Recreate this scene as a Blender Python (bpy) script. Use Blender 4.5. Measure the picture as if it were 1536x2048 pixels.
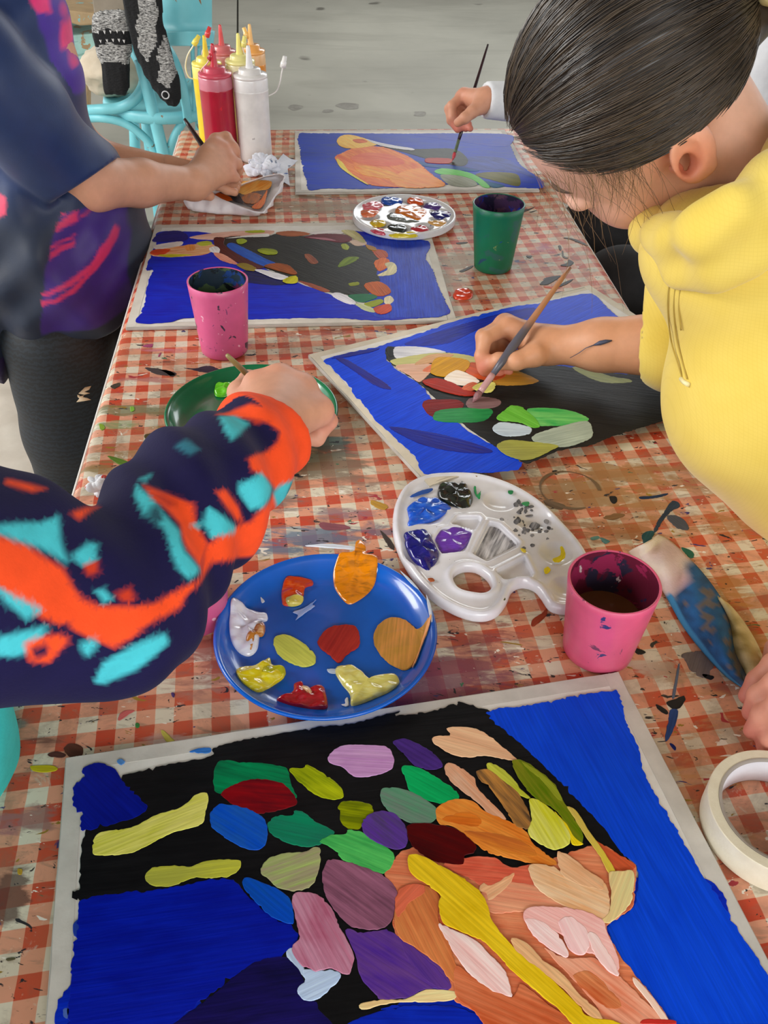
import bpy, bmesh, math, random
import numpy as np
from mathutils import Vector, Matrix
from mathutils.geometry import delaunay_2d_cdt
for o in list(bpy.data.objects): bpy.data.objects.remove(o)
random.seed(7)
scene = bpy.context.scene
COL = scene.collection
PI = math.pi
TT = 0.72                                   # table top above the floor; heights "z" below are above the table top

# ---------------------------------------------------------------- camera
FPX, PITCH, ROLL, CAMH = 1787.1, 0.69820464, -0.02507356, 0.56
cam_d = bpy.data.cameras.new('camera')
cam_d.sensor_fit = 'VERTICAL'; cam_d.sensor_height = 24.0; cam_d.lens = 24.0*FPX/2048
cam_d.clip_start = 0.02; cam_d.clip_end = 100
cam = bpy.data.objects.new('camera', cam_d); COL.objects.link(cam)
cam.matrix_world = Matrix.Translation((0, 0, TT+CAMH)) @ Matrix.Rotation(PI/2-PITCH, 4, 'X') @ Matrix.Rotation(-ROLL, 4, 'Z')
scene.camera = cam

# ---------------------------------------------------------------- light
scene.view_settings.view_transform = 'Standard'
scene.view_settings.look = 'None'
scene.view_settings.gamma = 1.0
scene.view_settings.use_curve_mapping = False
scene.view_settings.exposure = 0.28
w = bpy.data.worlds.new('overcast'); scene.world = w; w.use_nodes = True
bg = w.node_tree.nodes['Background']
bg.inputs[0].default_value = (0.90, 0.94, 1.0, 1); bg.inputs[1].default_value = 1.6
def area(name, loc, target, sx, sy, power, col):
    d = bpy.data.lights.new(name, 'AREA'); d.shape = 'RECTANGLE'; d.size = sx; d.size_y = sy
    d.energy = power; d.color = col
    o = bpy.data.objects.new(name, d); COL.objects.link(o); o.location = loc
    o.rotation_euler = (Vector(target)-Vector(loc)).to_track_quat('-Z', 'Y').to_euler()
    return o
area('window_light_far', (1.6, 6.8, 3.3), (0.1, 1.0, .7), 4.0, 2.4, 150, (0.93, 0.97, 1.0))
area('window_light_left', (-4.2, 0.6, 3.4), (0.1, .9, .7), 3.2, 2.2, 300, (1.0, 0.99, 0.96))
area('fill_light_near', (1.2, -4.2, 3.3), (0.0, .5, .7), 4.0, 2.2, 170, (1.0, 0.985, 0.95))  # added fill behind the camera to brighten the near table, no known window

# ---------------------------------------------------------------- projection helpers
def ray(px, py):
    u, v = px-768.0, py-1024.0
    c, s = math.cos(ROLL), math.sin(ROLL)
    u, v = c*u-s*v, s*u+c*v
    cp, sp = math.cos(PITCH), math.sin(PITCH)
    return np.array([u/FPX, (FPX*cp-v*sp)/FPX, (-FPX*sp-v*cp)/FPX])
CAM = np.array([0, 0, CAMH])
def at(px, py, z=0.0):
    """point at height z above the table top seen at photo pixel px,py (table-top coordinates)"""
    r = ray(px, py); return CAM+r*((z-CAMH)/r[2])
def atd(px, py, d): return CAM+ray(px, py)*d
def aty(px, py, Y):
    r = ray(px, py); return CAM+r*(Y/r[1])
def W(p): return Vector((p[0], p[1], p[2]+TT))
def lin(c):
    return tuple(((v/255)/12.92 if v/255 <= .04045 else ((v/255+.055)/1.055)**2.4) for v in c[:3])
def rgba(c): return lin(c)+(1.0,)

# ---------------------------------------------------------------- object helpers
def tag(o, label=None, cat=None, group=None, kind=None):
    if label: o['label'] = label
    if cat: o['category'] = cat
    if group: o['group'] = group
    if kind: o['kind'] = kind
    return o
def link(name, me, mat=None, parent=None, smooth=True):
    o = bpy.data.objects.new(name, me); COL.objects.link(o)
    if mat is not None: me.materials.append(mat)
    if smooth and hasattr(me, 'polygons') and len(me.polygons):
        me.polygons.foreach_set('use_smooth', np.ones(len(me.polygons), dtype=bool))
    if parent is not None: o.parent = parent
    return o
def mesh_from(name, V, F, mat=None, parent=None, smooth=True):
    me = bpy.data.meshes.new(name)
    me.from_pydata([tuple(map(float, v)) for v in V], [], [tuple(map(int, f)) for f in F]); me.update()
    return link(name, me, mat, parent, smooth)
def bm_obj(name, bm, mat=None, parent=None, smooth=True):
    me = bpy.data.meshes.new(name); bm.to_mesh(me); bm.free()
    return link(name, me, mat, parent, smooth)
def empty(name, loc):
    o = bpy.data.objects.new(name, None); COL.objects.link(o); o.location = loc; o.empty_display_size = .05
    return o
def put(o, loc, rz=0.0):
    o.location = loc; o.rotation_euler = (0, 0, rz); return o
def sharp(o, deg=35):
    me = o.data
    me.set_sharp_from_angle(angle=math.radians(deg)) if hasattr(me, 'set_sharp_from_angle') else None
    return o
def lathe(prof, n=48, close=False):
    """surface of revolution about z; returns V,F"""
    V, F = [], []
    m = len(prof)
    for (r, z) in prof:
        for k in range(n):
            a = 2*PI*k/n; V.append((r*math.cos(a), r*math.sin(a), z))
    for i in range(m-1 if not close else m):
        j = (i+1) % m
        for k in range(n):
            k2 = (k+1) % n
            F.append((i*n+k, i*n+k2, j*n+k2, j*n+k))
    if not close:
        if prof[0][0] < 1e-6 or True:
            if prof[0][0] > 1e-5: F.append(tuple(range(n))[::-1])
            if prof[-1][0] > 1e-5: F.append(tuple((m-1)*n+k for k in range(n)))
    return V, F
def catmull(P, n, closed=False):
    """n samples along a Catmull-Rom spline through P (any dimension)"""
    P = np.asarray(P, float); m = len(P)
    if closed: Q = np.vstack([P[-1], P, P[0], P[1]]); segs = m
    else: Q = np.vstack([2*P[0]-P[1], P, 2*P[-1]-P[-2]]); segs = m-1
    t = np.linspace(0, segs, n, endpoint=not closed); i = np.minimum(t.astype(int), segs-1); u = (t-i)[:, None]
    a, b, c, d = Q[i], Q[i+1], Q[i+2], Q[i+3]
    return .5*(2*b+(c-a)*u+(2*a-5*b+4*c-d)*u*u+(3*b-a-3*c+d)*u**3)
def tube_vf(P, R, n=10, cap=True, flat=1.0):
    """tube along points P with radii R; returns V,F"""
    P = np.asarray(P, float); m = len(P); R = np.broadcast_to(np.asarray(R, float), (m,))
    T = np.gradient(P, axis=0); T /= np.linalg.norm(T, axis=1)[:, None]+1e-12
    up = np.array([0, 0, 1.0]) if abs(T[0][2]) < .9 else np.array([1.0, 0, 0])
    V, F = [], []
    N = np.cross(T[0], up); N /= np.linalg.norm(N)
    for i in range(m):
        N = N-T[i]*(N@T[i]); N /= np.linalg.norm(N)+1e-12; B = np.cross(T[i], N)
        for k in range(n):
            a = 2*PI*k/n; V.append(P[i]+R[i]*(math.cos(a)*N+math.sin(a)*B*flat))
    for i in range(m-1):
        for k in range(n):
            k2 = (k+1) % n; F.append((i*n+k, i*n+k2, (i+1)*n+k2, (i+1)*n+k))
    if cap: F.append(tuple(range(n))[::-1]); F.append(tuple((m-1)*n+k for k in range(n)))
    return V, F
def tube(name, P, R, mat, parent=None, n=10, samples=None, flat=1.0):
    P = np.asarray(P, float)
    if samples:
        if not np.isscalar(R): R = np.interp(np.linspace(0, 1, samples), np.linspace(0, 1, len(R)), R)
        P = catmull(P, samples)
    V, F = tube_vf(P, R, n, flat=flat); return mesh_from(name, V, F, mat, parent)
def join_vf(parts):
    V, F, o = [], [], 0
    for v, f in parts:
        V += list(v); F += [tuple(i+o for i in q) for q in f]; o += len(v)
    return V, F
def box_vf(x0, x1, y0, y1, z0, z1):
    V = [(x0,y0,z0),(x1,y0,z0),(x1,y1,z0),(x0,y1,z0),(x0,y0,z1),(x1,y0,z1),(x1,y1,z1),(x0,y1,z1)]
    return V, [(3,2,1,0),(4,5,6,7),(0,1,5,4),(1,2,6,5),(2,3,7,6),(3,0,4,7)]
def bevel(o, wdt=.003, seg=2):
    m = o.modifiers.new('bevel', 'BEVEL'); m.width = wdt; m.segments = seg; m.limit_method = 'ANGLE'; return o

# ---------------------------------------------------------------- materials
class NT:
    def __init__(s, name):
        s.m = bpy.data.materials.new(name); s.m.use_nodes = True; s.t = s.m.node_tree
        s.b = s.t.nodes['Principled BSDF']
    def n(s, typ, **kw):
        x = s.t.nodes.new(typ)
        for k, v in kw.items():
            if k.startswith('i_'):
                key = k[2:]; key = int(key) if key.isdigit() else key.replace('_', ' ')
                x.inputs[key].default_value = v
            else: setattr(x, k, v)
        return x
    def l(s, a, b): s.t.links.new(a, b)
    def noise(s, scale, vec=None, detail=3, rough=.55, dist=0.0):
        x = s.n('ShaderNodeTexNoise'); x.inputs['Scale'].default_value = scale; x.inputs['Detail'].default_value = detail
        x.inputs['Roughness'].default_value = rough; x.inputs['Distortion'].default_value = dist
        if vec is not None: s.l(vec, x.inputs['Vector'])
        return x.outputs['Fac']
    def ramp(s, fac, p0, p1, c0=(0,0,0,1), c1=(1,1,1,1)):
        x = s.n('ShaderNodeValToRGB'); e = x.color_ramp.elements
        e[0].position = p0; e[1].position = p1; e[0].color = c0; e[1].color = c1
        s.l(fac, x.inputs[0]); return x.outputs[0]
    def mix(s, fac, a, b, blend='MIX'):
        x = s.n('ShaderNodeMix', data_type='RGBA', blend_type=blend)
        for sock, v in ((x.inputs[0], fac), (x.inputs[6], a), (x.inputs[7], b)):
            if hasattr(v, 'links'): s.l(v, sock)
            elif isinstance(v, (int, float)): sock.default_value = v
            else: sock.default_value = v if len(v) == 4 else tuple(v)+(1,)
        return x.outputs[2]
    def math(s, op, a, b=0.0):
        x = s.n('ShaderNodeMath', operation=op)
        for i, v in enumerate((a, b)):
            if hasattr(v, 'links'): s.l(v, x.inputs[i])
            else: x.inputs[i].default_value = v
        return x.outputs[0]
    def obj(s): 
        if not hasattr(s, '_tc'): s._tc = s.n('ShaderNodeTexCoord')
        return s._tc.outputs['Object']
    def scaled(s, vec, sx, sy, sz):
        x = s.n('ShaderNodeMapping'); x.inputs['Scale'].default_value = (sx, sy, sz); s.l(vec, x.inputs['Vector']); return x.outputs[0]
    def bump(s, h, strength=.3, dist=.002):
        x = s.n('ShaderNodeBump'); x.inputs['Strength'].default_value = strength; x.inputs['Distance'].default_value = dist
        s.l(h, x.inputs['Height']); s.l(x.outputs[0], s.b.inputs['Normal']); return x
    def color(s, c):
        if hasattr(c, 'links'): s.l(c, s.b.inputs['Base Color'])
        else: s.b.inputs['Base Color'].default_value = c
    def set(s, **kw):
        for k, v in kw.items(): s.b.inputs[k.replace('_', ' ')].default_value = v
        return s
def plain(name, c, rough=.5, c2=None, scale=40, bump=0.0, bscale=200, spec=.5, coat=0.0, sss=0.0):
    t = NT(name); t.set(Roughness=rough); t.b.inputs['Specular IOR Level'].default_value = spec
    if coat: t.b.inputs['Coat Weight'].default_value = coat; t.b.inputs['Coat Roughness'].default_value = .08
    if c2 is None: c2 = tuple(v*.93 for v in c)
    f = t.ramp(t.noise(scale, t.obj(), 4), .35, .68)
    t.color(t.mix(f, rgba(c), rgba(c2)))
    if bump: t.bump(t.noise(bscale, t.obj(), 4), bump, .002)
    return t.m
def splotchy(name, base, spots, rough=.4, coat=0.0, bump=.1):
    """base colour with paint splashes: spots = [(colour, scale, threshold, seed)]"""
    t = NT(name); t.set(Roughness=rough)
    if coat: t.b.inputs['Coat Weight'].default_value = coat; t.b.inputs['Coat Roughness'].default_value = .1
    c = t.mix(t.ramp(t.noise(25, t.obj(), 3), .35, .7), rgba(base), rgba(tuple(v*.9 for v in base)))
    for (sc, scale, th, seed) in spots:
        mp = t.n('ShaderNodeMapping'); mp.inputs['Location'].default_value = (seed*1.7, seed*.9, seed*2.3); t.l(t.obj(), mp.inputs['Vector'])
        f = t.ramp(t.noise(scale, mp.outputs[0], 4, .6, .6), th, th+.025)
        c = t.mix(f, c, rgba(sc))
    t.color(c)
    if bump: t.bump(t.noise(160, t.obj(), 4), bump, .002)
    return t.m
def attr_mat(name, attr='tint', rough=.6, bump=.0, bscale=300, sheen=0.0, spec=.3, weave=None):
    """colour from a mesh colour attribute (printed cloth, towels)"""
    t = NT(name); t.set(Roughness=rough); t.b.inputs['Specular IOR Level'].default_value = spec
    a = t.n('ShaderNodeVertexColor', layer_name=attr)
    v = t.ramp(t.noise(60, t.obj(), 4), .3, .75, (.88,.88,.88,1), (1.05,1.05,1.05,1))
    t.color(t.mix(1.0, a.outputs[0], v, 'MULTIPLY'))
    if sheen: t.b.inputs['Sheen Weight'].default_value = sheen
    if bump: t.bump(t.noise(bscale, t.obj(), 3), bump, .002)
    return t.m
def set_tint(o, C, attr='tint'):
    a = o.data.color_attributes.new(attr, 'FLOAT_COLOR', 'POINT')
    C = np.asarray(C, np.float32)
    if C.shape[1] == 3: C = np.hstack([C, np.ones((len(C), 1), np.float32)])
    a.data.foreach_set('color', C.ravel())

# acrylic paint: colours come from each stroke's own properties col1/col2, bristle streaks run along its local x
def acrylic_mat():
    t = NT('acrylic_paint'); t.set(Roughness=.40); t.b.inputs['Specular IOR Level'].default_value = .12
    a = t.n('ShaderNodeAttribute', attribute_type='OBJECT', attribute_name='col1')
    b = t.n('ShaderNodeAttribute', attribute_type='OBJECT', attribute_name='col2')
    oi = t.n('ShaderNodeObjectInfo')
    off = t.n('ShaderNodeVectorMath', operation='SCALE'); off.inputs[0].default_value = (31, 17, 5); t.l(oi.outputs['Random'], off.inputs['Scale'])
    add = t.n('ShaderNodeVectorMath', operation='ADD'); t.l(t.obj(), add.inputs[0]); t.l(off.outputs[0], add.inputs[1])
    st = t.noise(1.0, t.scaled(add.outputs[0], 22, 420, 1), 4, .6, .15)
    co = t.noise(1.0, t.scaled(add.outputs[0], 28, 75, 1), 3, .5, .6)
    f = t.math('ADD', t.math('MULTIPLY', st, .55), t.math('MULTIPLY', co, .6))
    c = t.mix(t.ramp(f, .42, .70), a.outputs[0], b.outputs[0])
    hi = t.noise(1.0, t.scaled(add.outputs[0], 14, 620, 1), 3, .6, .1)
    c = t.mix(1.0, c, t.ramp(hi, .34, .68, (1.0,1.0,1.0,1), (1.26,1.26,1.26,1)), 'MULTIPLY')
    t.color(c)
    t.bump(t.math('ADD', st, t.math('MULTIPLY', co, .6)), .38, .0007)
    return t.m
def wetpaint_mat():
    t = NT('wet_paint'); t.set(Roughness=.14); t.b.inputs['Coat Weight'].default_value = .6; t.b.inputs['Coat Roughness'].default_value = .04
    a = t.n('ShaderNodeAttribute', attribute_type='OBJECT', attribute_name='col1')
    b = t.n('ShaderNodeAttribute', attribute_type='OBJECT', attribute_name='col2')
    st = t.noise(1.0, t.scaled(t.obj(), 60, 260, 60), 3, .55, .8)
    t.color(t.mix(t.ramp(st, .5, .68), a.outputs[0], b.outputs[0]))
    t.bump(st, .25, .0012)
    return t.m
ACR = acrylic_mat(); WET = wetpaint_mat()

# ---------------------------------------------------------------- distance-field mesher (bodies, palettes)
def d_cap(P, a, b, ra, rb):
    a = np.asarray(a, np.float32); b = np.asarray(b, np.float32); ba = b-a
    pa = P-a; h = np.clip((pa@ba)/float(ba@ba+1e-12), 0, 1)
    return np.linalg.norm(pa-h[..., None]*ba, axis=-1)-(ra+(rb-ra)*h)
def d_ell(P, c, r, R=None):
    q = P-np.asarray(c, np.float32)
    if R is not None: q = q@np.asarray(R, np.float32)
    r = np.asarray(r, np.float32)
    k0 = np.linalg.norm(q/r, axis=-1); k1 = np.linalg.norm(q/(r*r), axis=-1)+1e-9
    return k0*(k0-1)/k1
def smin(a, b, k):
    h = np.maximum(k-np.abs(a-b), 0)/k
    return np.minimum(a, b)-h*h*k*.25
def smax(a, b, k): return -smin(-a, -b, k)
def chain(P, pts, rs, k=.004):
    d = None
    for i in range(len(pts)-1):
        c = d_cap(P, pts[i], pts[i+1], rs[i], rs[i+1]); d = c if d is None else smin(d, c, k)
    return d
def surface_nets(fn, lo, hi, res):
    lo = np.asarray(lo, float); hi = np.asarray(hi, float)
    n = np.ceil((hi-lo)/res).astype(int)+1
    ax = [np.arange(n[i], dtype=np.float32)*res+np.float32(lo[i]) for i in range(3)]
    D = np.empty(tuple(n), np.float32)
    step = max(1, int(600000/(n[1]*n[2])))
    for s in range(0, n[0], step):
        e = min(n[0], s+step)
        G = np.stack(np.meshgrid(ax[0][s:e], ax[1], ax[2], indexing='ij'), -1)
        D[s:e] = fn(G)
    ins = D < 0
    c = np.zeros(tuple(n-1), np.int8)
    for dx in (0, 1):
        for dy in (0, 1):
            for dz in (0, 1): c += ins[dx:n[0]-1+dx, dy:n[1]-1+dy, dz:n[2]-1+dz]
    act = (c > 0) & (c < 8)
    idx = -np.ones(act.shape, np.int64); cells = np.argwhere(act); idx[act] = np.arange(len(cells))
    corners = np.array([(x, y, z) for x in (0, 1) for y in (0, 1) for z in (0, 1)])
    val = np.stack([D[cells[:, 0]+k[0], cells[:, 1]+k[1], cells[:, 2]+k[2]] for k in corners], 1)
    acc = np.zeros((len(cells), 3)); cnt = np.zeros(len(cells))
    for i in range(8):
        for j in range(i+1, 8):
            if np.abs(corners[i]-corners[j]).sum() != 1: continue
            m = (val[:, i] < 0) != (val[:, j] < 0)
            t = val[m, i]/(val[m, i]-val[m, j])
            acc[m] += corners[i]+(corners[j]-corners[i])*t[:, None]; cnt[m] += 1
    V = (cells+acc/cnt[:, None])*res+lo
    F = []
    for a in range(3):
        b, d = (a+1) % 3, (a+2) % 3
        sl0 = [slice(None)]*3; sl1 = [slice(None)]*3
        sl0[a] = slice(0, n[a]-1); sl1[a] = slice(1, n[a])
        i0, i1 = ins[tuple(sl0)], ins[tuple(sl1)]
        ch = np.argwhere(i0 != i1)
        ch = ch[(ch[:, b] > 0) & (ch[:, d] > 0) & (ch[:, b] < n[b]-1) & (ch[:, d] < n[d]-1)]
        s = i0[ch[:, 0], ch[:, 1], ch[:, 2]]
        eb = np.zeros(3, int); eb[b] = 1; ed = np.zeros(3, int); ed[d] = 1
        q = [ch-eb-ed, ch-ed, ch, ch-eb]
        q = np.stack([idx[x[:, 0], x[:, 1], x[:, 2]] for x in q], 1)
        q[~s] = q[~s][:, ::-1]
        F.append(q)
    F = np.vstack(F); F = F[(F >= 0).all(1)]
    return V, F
def np_mesh(V, F):
    me = bpy.data.meshes.new('m'); V = np.asarray(V, np.float32); F = np.asarray(F, np.int32)
    k = F.shape[1]
    me.vertices.add(len(V)); me.vertices.foreach_set('co', V.ravel())
    me.loops.add(F.size); me.loops.foreach_set('vertex_index', F.ravel())
    me.polygons.add(len(F)); me.polygons.foreach_set('loop_start', np.arange(len(F), dtype=np.int32)*k)
    me.update(calc_edges=True); me.validate()
    return me
def np_obj(name, V, F, mat, parent=None):
    V = np.array(V, float); V = V+np.array([0, 0, TT])
    me = np_mesh(V, F); me.name = name
    return link(name, me, mat, parent)
def relax(V, F, it=2, lam=.5):
    """Laplacian smoothing of a quad mesh"""
    V = np.array(V, float); E = np.vstack([F[:, [0, 1]], F[:, [1, 2]], F[:, [2, 3]], F[:, [3, 0]]])
    for _ in range(it):
        S = np.zeros_like(V); c = np.zeros(len(V))
        for k in range(3):
            S[:, k] = np.bincount(E[:, 0], V[E[:, 1], k], len(V))+np.bincount(E[:, 1], V[E[:, 0], k], len(V))
        c = np.bincount(E[:, 0], minlength=len(V))+np.bincount(E[:, 1], minlength=len(V))
        V += lam*(S/np.maximum(c, 1)[:, None]-V)
    return V
def fnoise(P, scale, seed=0):
    """cheap smooth vector noise: sum of sines"""
    P = np.asarray(P, np.float32)*scale+seed*7.31
    x, y, z = P[..., 0], P[..., 1], P[..., 2]
    return (np.sin(x*1.3+2.1*np.sin(y*.9+seed))+np.sin(y*1.7+1.7*np.sin(z*1.1+1.3))+np.sin(z*1.5+1.9*np.sin(x*.8+.7)))/3
def in_poly(X, Y, poly):
    p = np.asarray(poly, float); r = np.zeros(np.shape(X), bool)
    x1, y1 = p[-1]
    for x2, y2 in p:
        c = ((y1 > Y) != (y2 > Y)) & (X < (x2-x1)*(Y-y1)/((y2-y1) if y2 != y1 else 1e-12)+x1)
        r ^= c; x1, y1 = x2, y2
    return r
def poly_dist(X, Y, poly):
    """signed distance to a closed polygon in the plane"""
    p = np.asarray(poly, float); d = np.full(np.shape(X), 1e9)
    for i in range(len(p)):
        a = p[i-1]; b = p[i]; e = b-a
        wx, wy = X-a[0], Y-a[1]; t = np.clip((wx*e[0]+wy*e[1])/(e@e+1e-12), 0, 1)
        d = np.minimum(d, np.hypot(wx-t*e[0], wy-t*e[1]))
    return np.where(in_poly(X, Y, p), -d, d)

# ================================================================ SETTING: floor
def floor_mat():
    t = NT('concrete'); t.set(Roughness=.55)
    c = t.mix(t.ramp(t.noise(.9, t.obj(), 5, .6, .4), .3, .72), rgba((178,176,163)), rgba((150,148,137)))
    c = t.mix(t.ramp(t.noise(1.0, t.scaled(t.obj(), .8, 3.5, 1), 5, .6, .8), .52, .92), c, rgba((134,131,120)))
    c = t.mix(t.ramp(t.noise(4.5, t.obj(), 2), .70, .76), c, rgba((108,105,96)))
    t.color(c); t.bump(t.noise(45, t.obj(), 5), .12, .004)
    return t.m
fm = floor_mat()
V, F = box_vf(-7, 9, -3, 16, -.12, 0)
floor = tag(mesh_from('floor', V, F, plain('concrete_bed', (80,78,72), .8), smooth=False), kind='structure'); floor.location = (0, 0, -.012)
jx = lambda y: -.859-.141*(y-5.28)
for (xa, xb) in ((None, 0), (0, None)):
    ys = (-3, 16)
    if xa is None: P = [(-7, ys[0]), (jx(ys[0])-.006, ys[0]), (jx(ys[1])-.006, ys[1]), (-7, ys[1])]
    else: P = [(jx(ys[0])+.006, ys[0]), (9, ys[0]), (9, ys[1]), (jx(ys[1])+.006, ys[1])]
    V = [(x, y, .0) for x, y in P]+[(x, y, .0125) for x, y in P]
    F = [(3,2,1,0),(4,5,6,7),(0,1,5,4),(1,2,6,5),(2,3,7,6),(3,0,4,7)]
    mesh_from('concrete_slab', V, F, fm, floor, smooth=False)
# oil marks on the concrete
def flat_patch(name, pts, z, mat, parent=None, n=40, jit=.0):
    P = catmull(pts, n, True)
    P = P+np.array([[random.uniform(-jit, jit), random.uniform(-jit, jit)] for _ in P])
    c = P.mean(0)
    V = [(x, y, z) for x, y in P]+[(c[0], c[1], z)]
    F = [(k, (k+1) % n, n) for k in range(n)]
    return mesh_from(name, V, F, mat, parent)
stain_m = plain('oil_stain', (128,124,115), .5, (150,147,138), 30)
for (px, py, rx, ry) in ((590,215,.045,.05),(695,212,.06,.06),(840,228,.035,.04),(655,222,.03,.03)):
    c = at(px, py, -.72); 
    flat_patch('oil_mark', [(c[0]+rx*math.cos(a)*random.uniform(.7,1.2), c[1]+ry*math.sin(a)*random.uniform(.7,1.2)) for a in np.linspace(0, 2*PI, 9)[:-1]], .0132, stain_m, floor)

# roof over the open-sided work space
V, F = box_vf(-6.5, 7.5, -5, 13, 3.5, 3.62)
Vw, Fw = box_vf(-6.5, 7.5, 12.4, 12.52, 0.0, 3.5)
tag(mesh_from('glare_wall', Vw, Fw, plain('glare_wall_grey', (120,117,108), .8, (104,100,92), 1.5), smooth=False), kind='structure')  # unseen wall, added to block sky glare on the far painting
tag(mesh_from('ceiling', V, F, plain('roof_boards', (150,140,126), .8, (128,118,104), 3), smooth=False), kind='structure')

# crinkled drop sheet on the floor beside the table
def sheet_h(x, y):
    r = 0
    for k, (ax, ay, s) in enumerate(((3,17,0.0),(-2,29,1.0),(5,41,2.0),(13,8,3.0),(-9,15,.5))):
        r += (1-abs(math.sin(ax*x+ay*y+s+1.3*math.sin(2.1*x+s)+.8*math.sin(3*y+2*x))))**4*(.55 if k < 3 else .4)
    return r
nx, ny = 90, 130
V, F = [], []
for j in range(ny+1):
    for i in range(nx+1):
        u, v = i/nx, j/ny
        x = -2.1+u*1.66; y = .1+v*2.75+.10*(u-.5)
        V.append((x, y, .0145+.011*sheet_h(x, y)*(.35+.65*min(1, 4*min(u, 1-u, v, 1-v)))))
for j in range(ny):
    for i in range(nx):
        a = j*(nx+1)+i; F.append((a, a+1, a+nx+2, a+nx+1))
drop_sheet = mesh_from('drop_sheet', V, F, plain('calico', (205,197,184), .75, (190,180,166), 9, .15, 90))
tag(drop_sheet, 'crinkled beige drop sheet spread on the floor left of the table', 'drop sheet')

# ================================================================ TABLE
EX, EY = np.array([math.cos(math.radians(5.5)), math.sin(math.radians(5.5))]), np.array([-math.sin(math.radians(5.5)), math.cos(math.radians(5.5))])
FL = np.array([-.4085, 1.813]); TW, TL = .655, 1.80
def tab(u, v): return FL+EX*u-EY*v                 # u across from the left edge, v from the far edge towards the camera
table = empty('trestle_table', (0, 0, 0))
tag(table, 'long narrow table hidden under the red gingham cloth', 'table')
wood = plain('table_wood', (150,120,85), .6, (120,92,62), 12)
def tbox(name, u0, u1, v0, v1, z0, z1):
    V = []
    for z in (z0, z1):
        for (u, v) in ((u0, v0), (u1, v0), (u1, v1), (u0, v1)):
            p = tab(u, v); V.append((p[0], p[1], z))
    return bevel(mesh_from(name, V, [(0,1,2,3),(7,6,5,4),(1,0,4,5),(2,1,5,6),(3,2,6,7),(0,3,7,4)], wood, table, smooth=False))
tbox('tabletop', .012, TW-.012, .012, TL-.012, TT-.03, TT-.004)
for (u, v) in ((.09,.06),(TW-.09,.06),(.09,TL-.1),(TW-.09,TL-.1)): tbox('leg', u, u+.04, v, v+.04, .0145, TT-.03)
tbox('apron', .06, TW-.06, .07, .09, TT-.09, TT-.03); tbox('apron', .06, TW-.06, TL-.09, TL-.07, TT-.09, TT-.03)

CA = np.array([35.0798, 6.0666, 0.3155, 0.3345, 0.2922, -2.0154, 1.259, -0.8212]); PA = .12883
CB = np.array([-6.2328, 34.9253, -2.0213, 0.4854, 0.2747, -4.0682, -0.9884, -0.2906]); PB = -.24307
def cloth_uv(x, y):
    y = y-.7; B = np.stack([x, y, x*x, x*y, y*y, x*x*y, x*y*y, y**3], -1)
    return B@CA-PA, B@CB-PB
def gingham_mat():
    t = NT('gingham_oilcloth'); t.set(Roughness=.46); t.b.inputs['Specular IOR Level'].default_value = .3
    uv = t.n('ShaderNodeUVMap', uv_map='check'); sp = t.n('ShaderNodeSeparateXYZ'); t.l(uv.outputs[0], sp.inputs[0])
    wob = t.math('MULTIPLY', t.math('SUBTRACT', t.noise(60, t.obj(), 2), .5), .05)
    band = []
    for k in (0, 1):
        fr = t.math('FRACT', t.math('ADD', t.math('ADD', sp.outputs[k], wob), 100.5))
        band.append(t.ramp(t.math('ABSOLUTE', t.math('SUBTRACT', fr, .5)), .243, .256, (1,1,1,1), (0,0,0,1)))
    lo = t.mix(band[1], rgba((226,218,196)), rgba((228,160,130)))
    hi = t.mix(band[1], rgba((226,158,128)), rgba((200,72,44)))
    c = t.mix(band[0], lo, hi)
    # general grime
    c = t.mix(t.math('MULTIPLY', t.ramp(t.noise(5.5, t.obj(), 4, .6, .5), .40, .70), .62), c, rgba((156,124,90)))
    c = t.mix(t.math('MULTIPLY', t.ramp(t.noise(16, t.obj(), 5, .7, 1.0), .50, .68), .55), c, rgba((122,98,80)))
    c = t.mix(t.math('MULTIPLY', t.ramp(t.noise(1.0, t.scaled(t.obj(), 34, 90, 1), 5, .7, 1.2), .55, .70), .6), c, rgba((140,118,98)))
    c = t.mix(t.math('MULTIPLY', t.ramp(t.noise(44, t.obj(), 5, .7, 1.0), .60, .68), .6), c, rgba((206,196,176)))
    # smears of old paint, each with a place of its own
    a = t.n('ShaderNodeVertexColor', layer_name='smear')
    sn = t.noise(1.0, t.scaled(t.obj(), 28, 95, 1), 5, .65, .6)
    m = t.ramp(t.math('ADD', a.outputs[1], t.math('MULTIPLY', t.math('SUBTRACT', sn, .5), 1.5)), .38, .62)
    c = t.mix(t.math('MULTIPLY', m, .82), c, a.outputs[0])
    # flecks
    for (col, sc, th, s) in (((45,42,46), 75, .675, 1), ((60,50,45), 150, .69, 2), ((70,60,110), 62, .715, 3), ((235,228,215), 80, .70, 4),
                             ((150,120,40), 55, .72, 5), ((60,110,80), 58, .735, 6), ((165,50,60), 48, .725, 7)):
        mp = t.n('ShaderNodeMapping'); mp.inputs['Location'].default_value = (s*3.1, s*1.7, s); mp.inputs['Scale'].default_value = (.7, 1.5, 1); t.l(t.obj(), mp.inputs['Vector'])
        c = t.mix(t.ramp(t.noise(sc, mp.outputs[0], 3, .6, .8), th-.02, th), c, rgba(col))
    t.color(c)
    t.bump(t.noise(25, t.obj(), 4), .12, .003)
    return t.m
nu, nv = 168, 455
us = np.concatenate([[-.010, -.010, -.0085, -.004], np.linspace(0.002, TW-.002, nu), [TW+.004, TW+.0085, TW+.010, TW+.010]])
zs_u = np.concatenate([[-.20, -.012, -.0045, -.001], np.zeros(nu), [-.001, -.0045, -.012, -.20]])
vs = np.concatenate([[-.010, -.010, -.0085, -.004], np.linspace(0.002, TL-.002, nv), [TL+.004, TL+.0085, TL+.010, TL+.010]])
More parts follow.
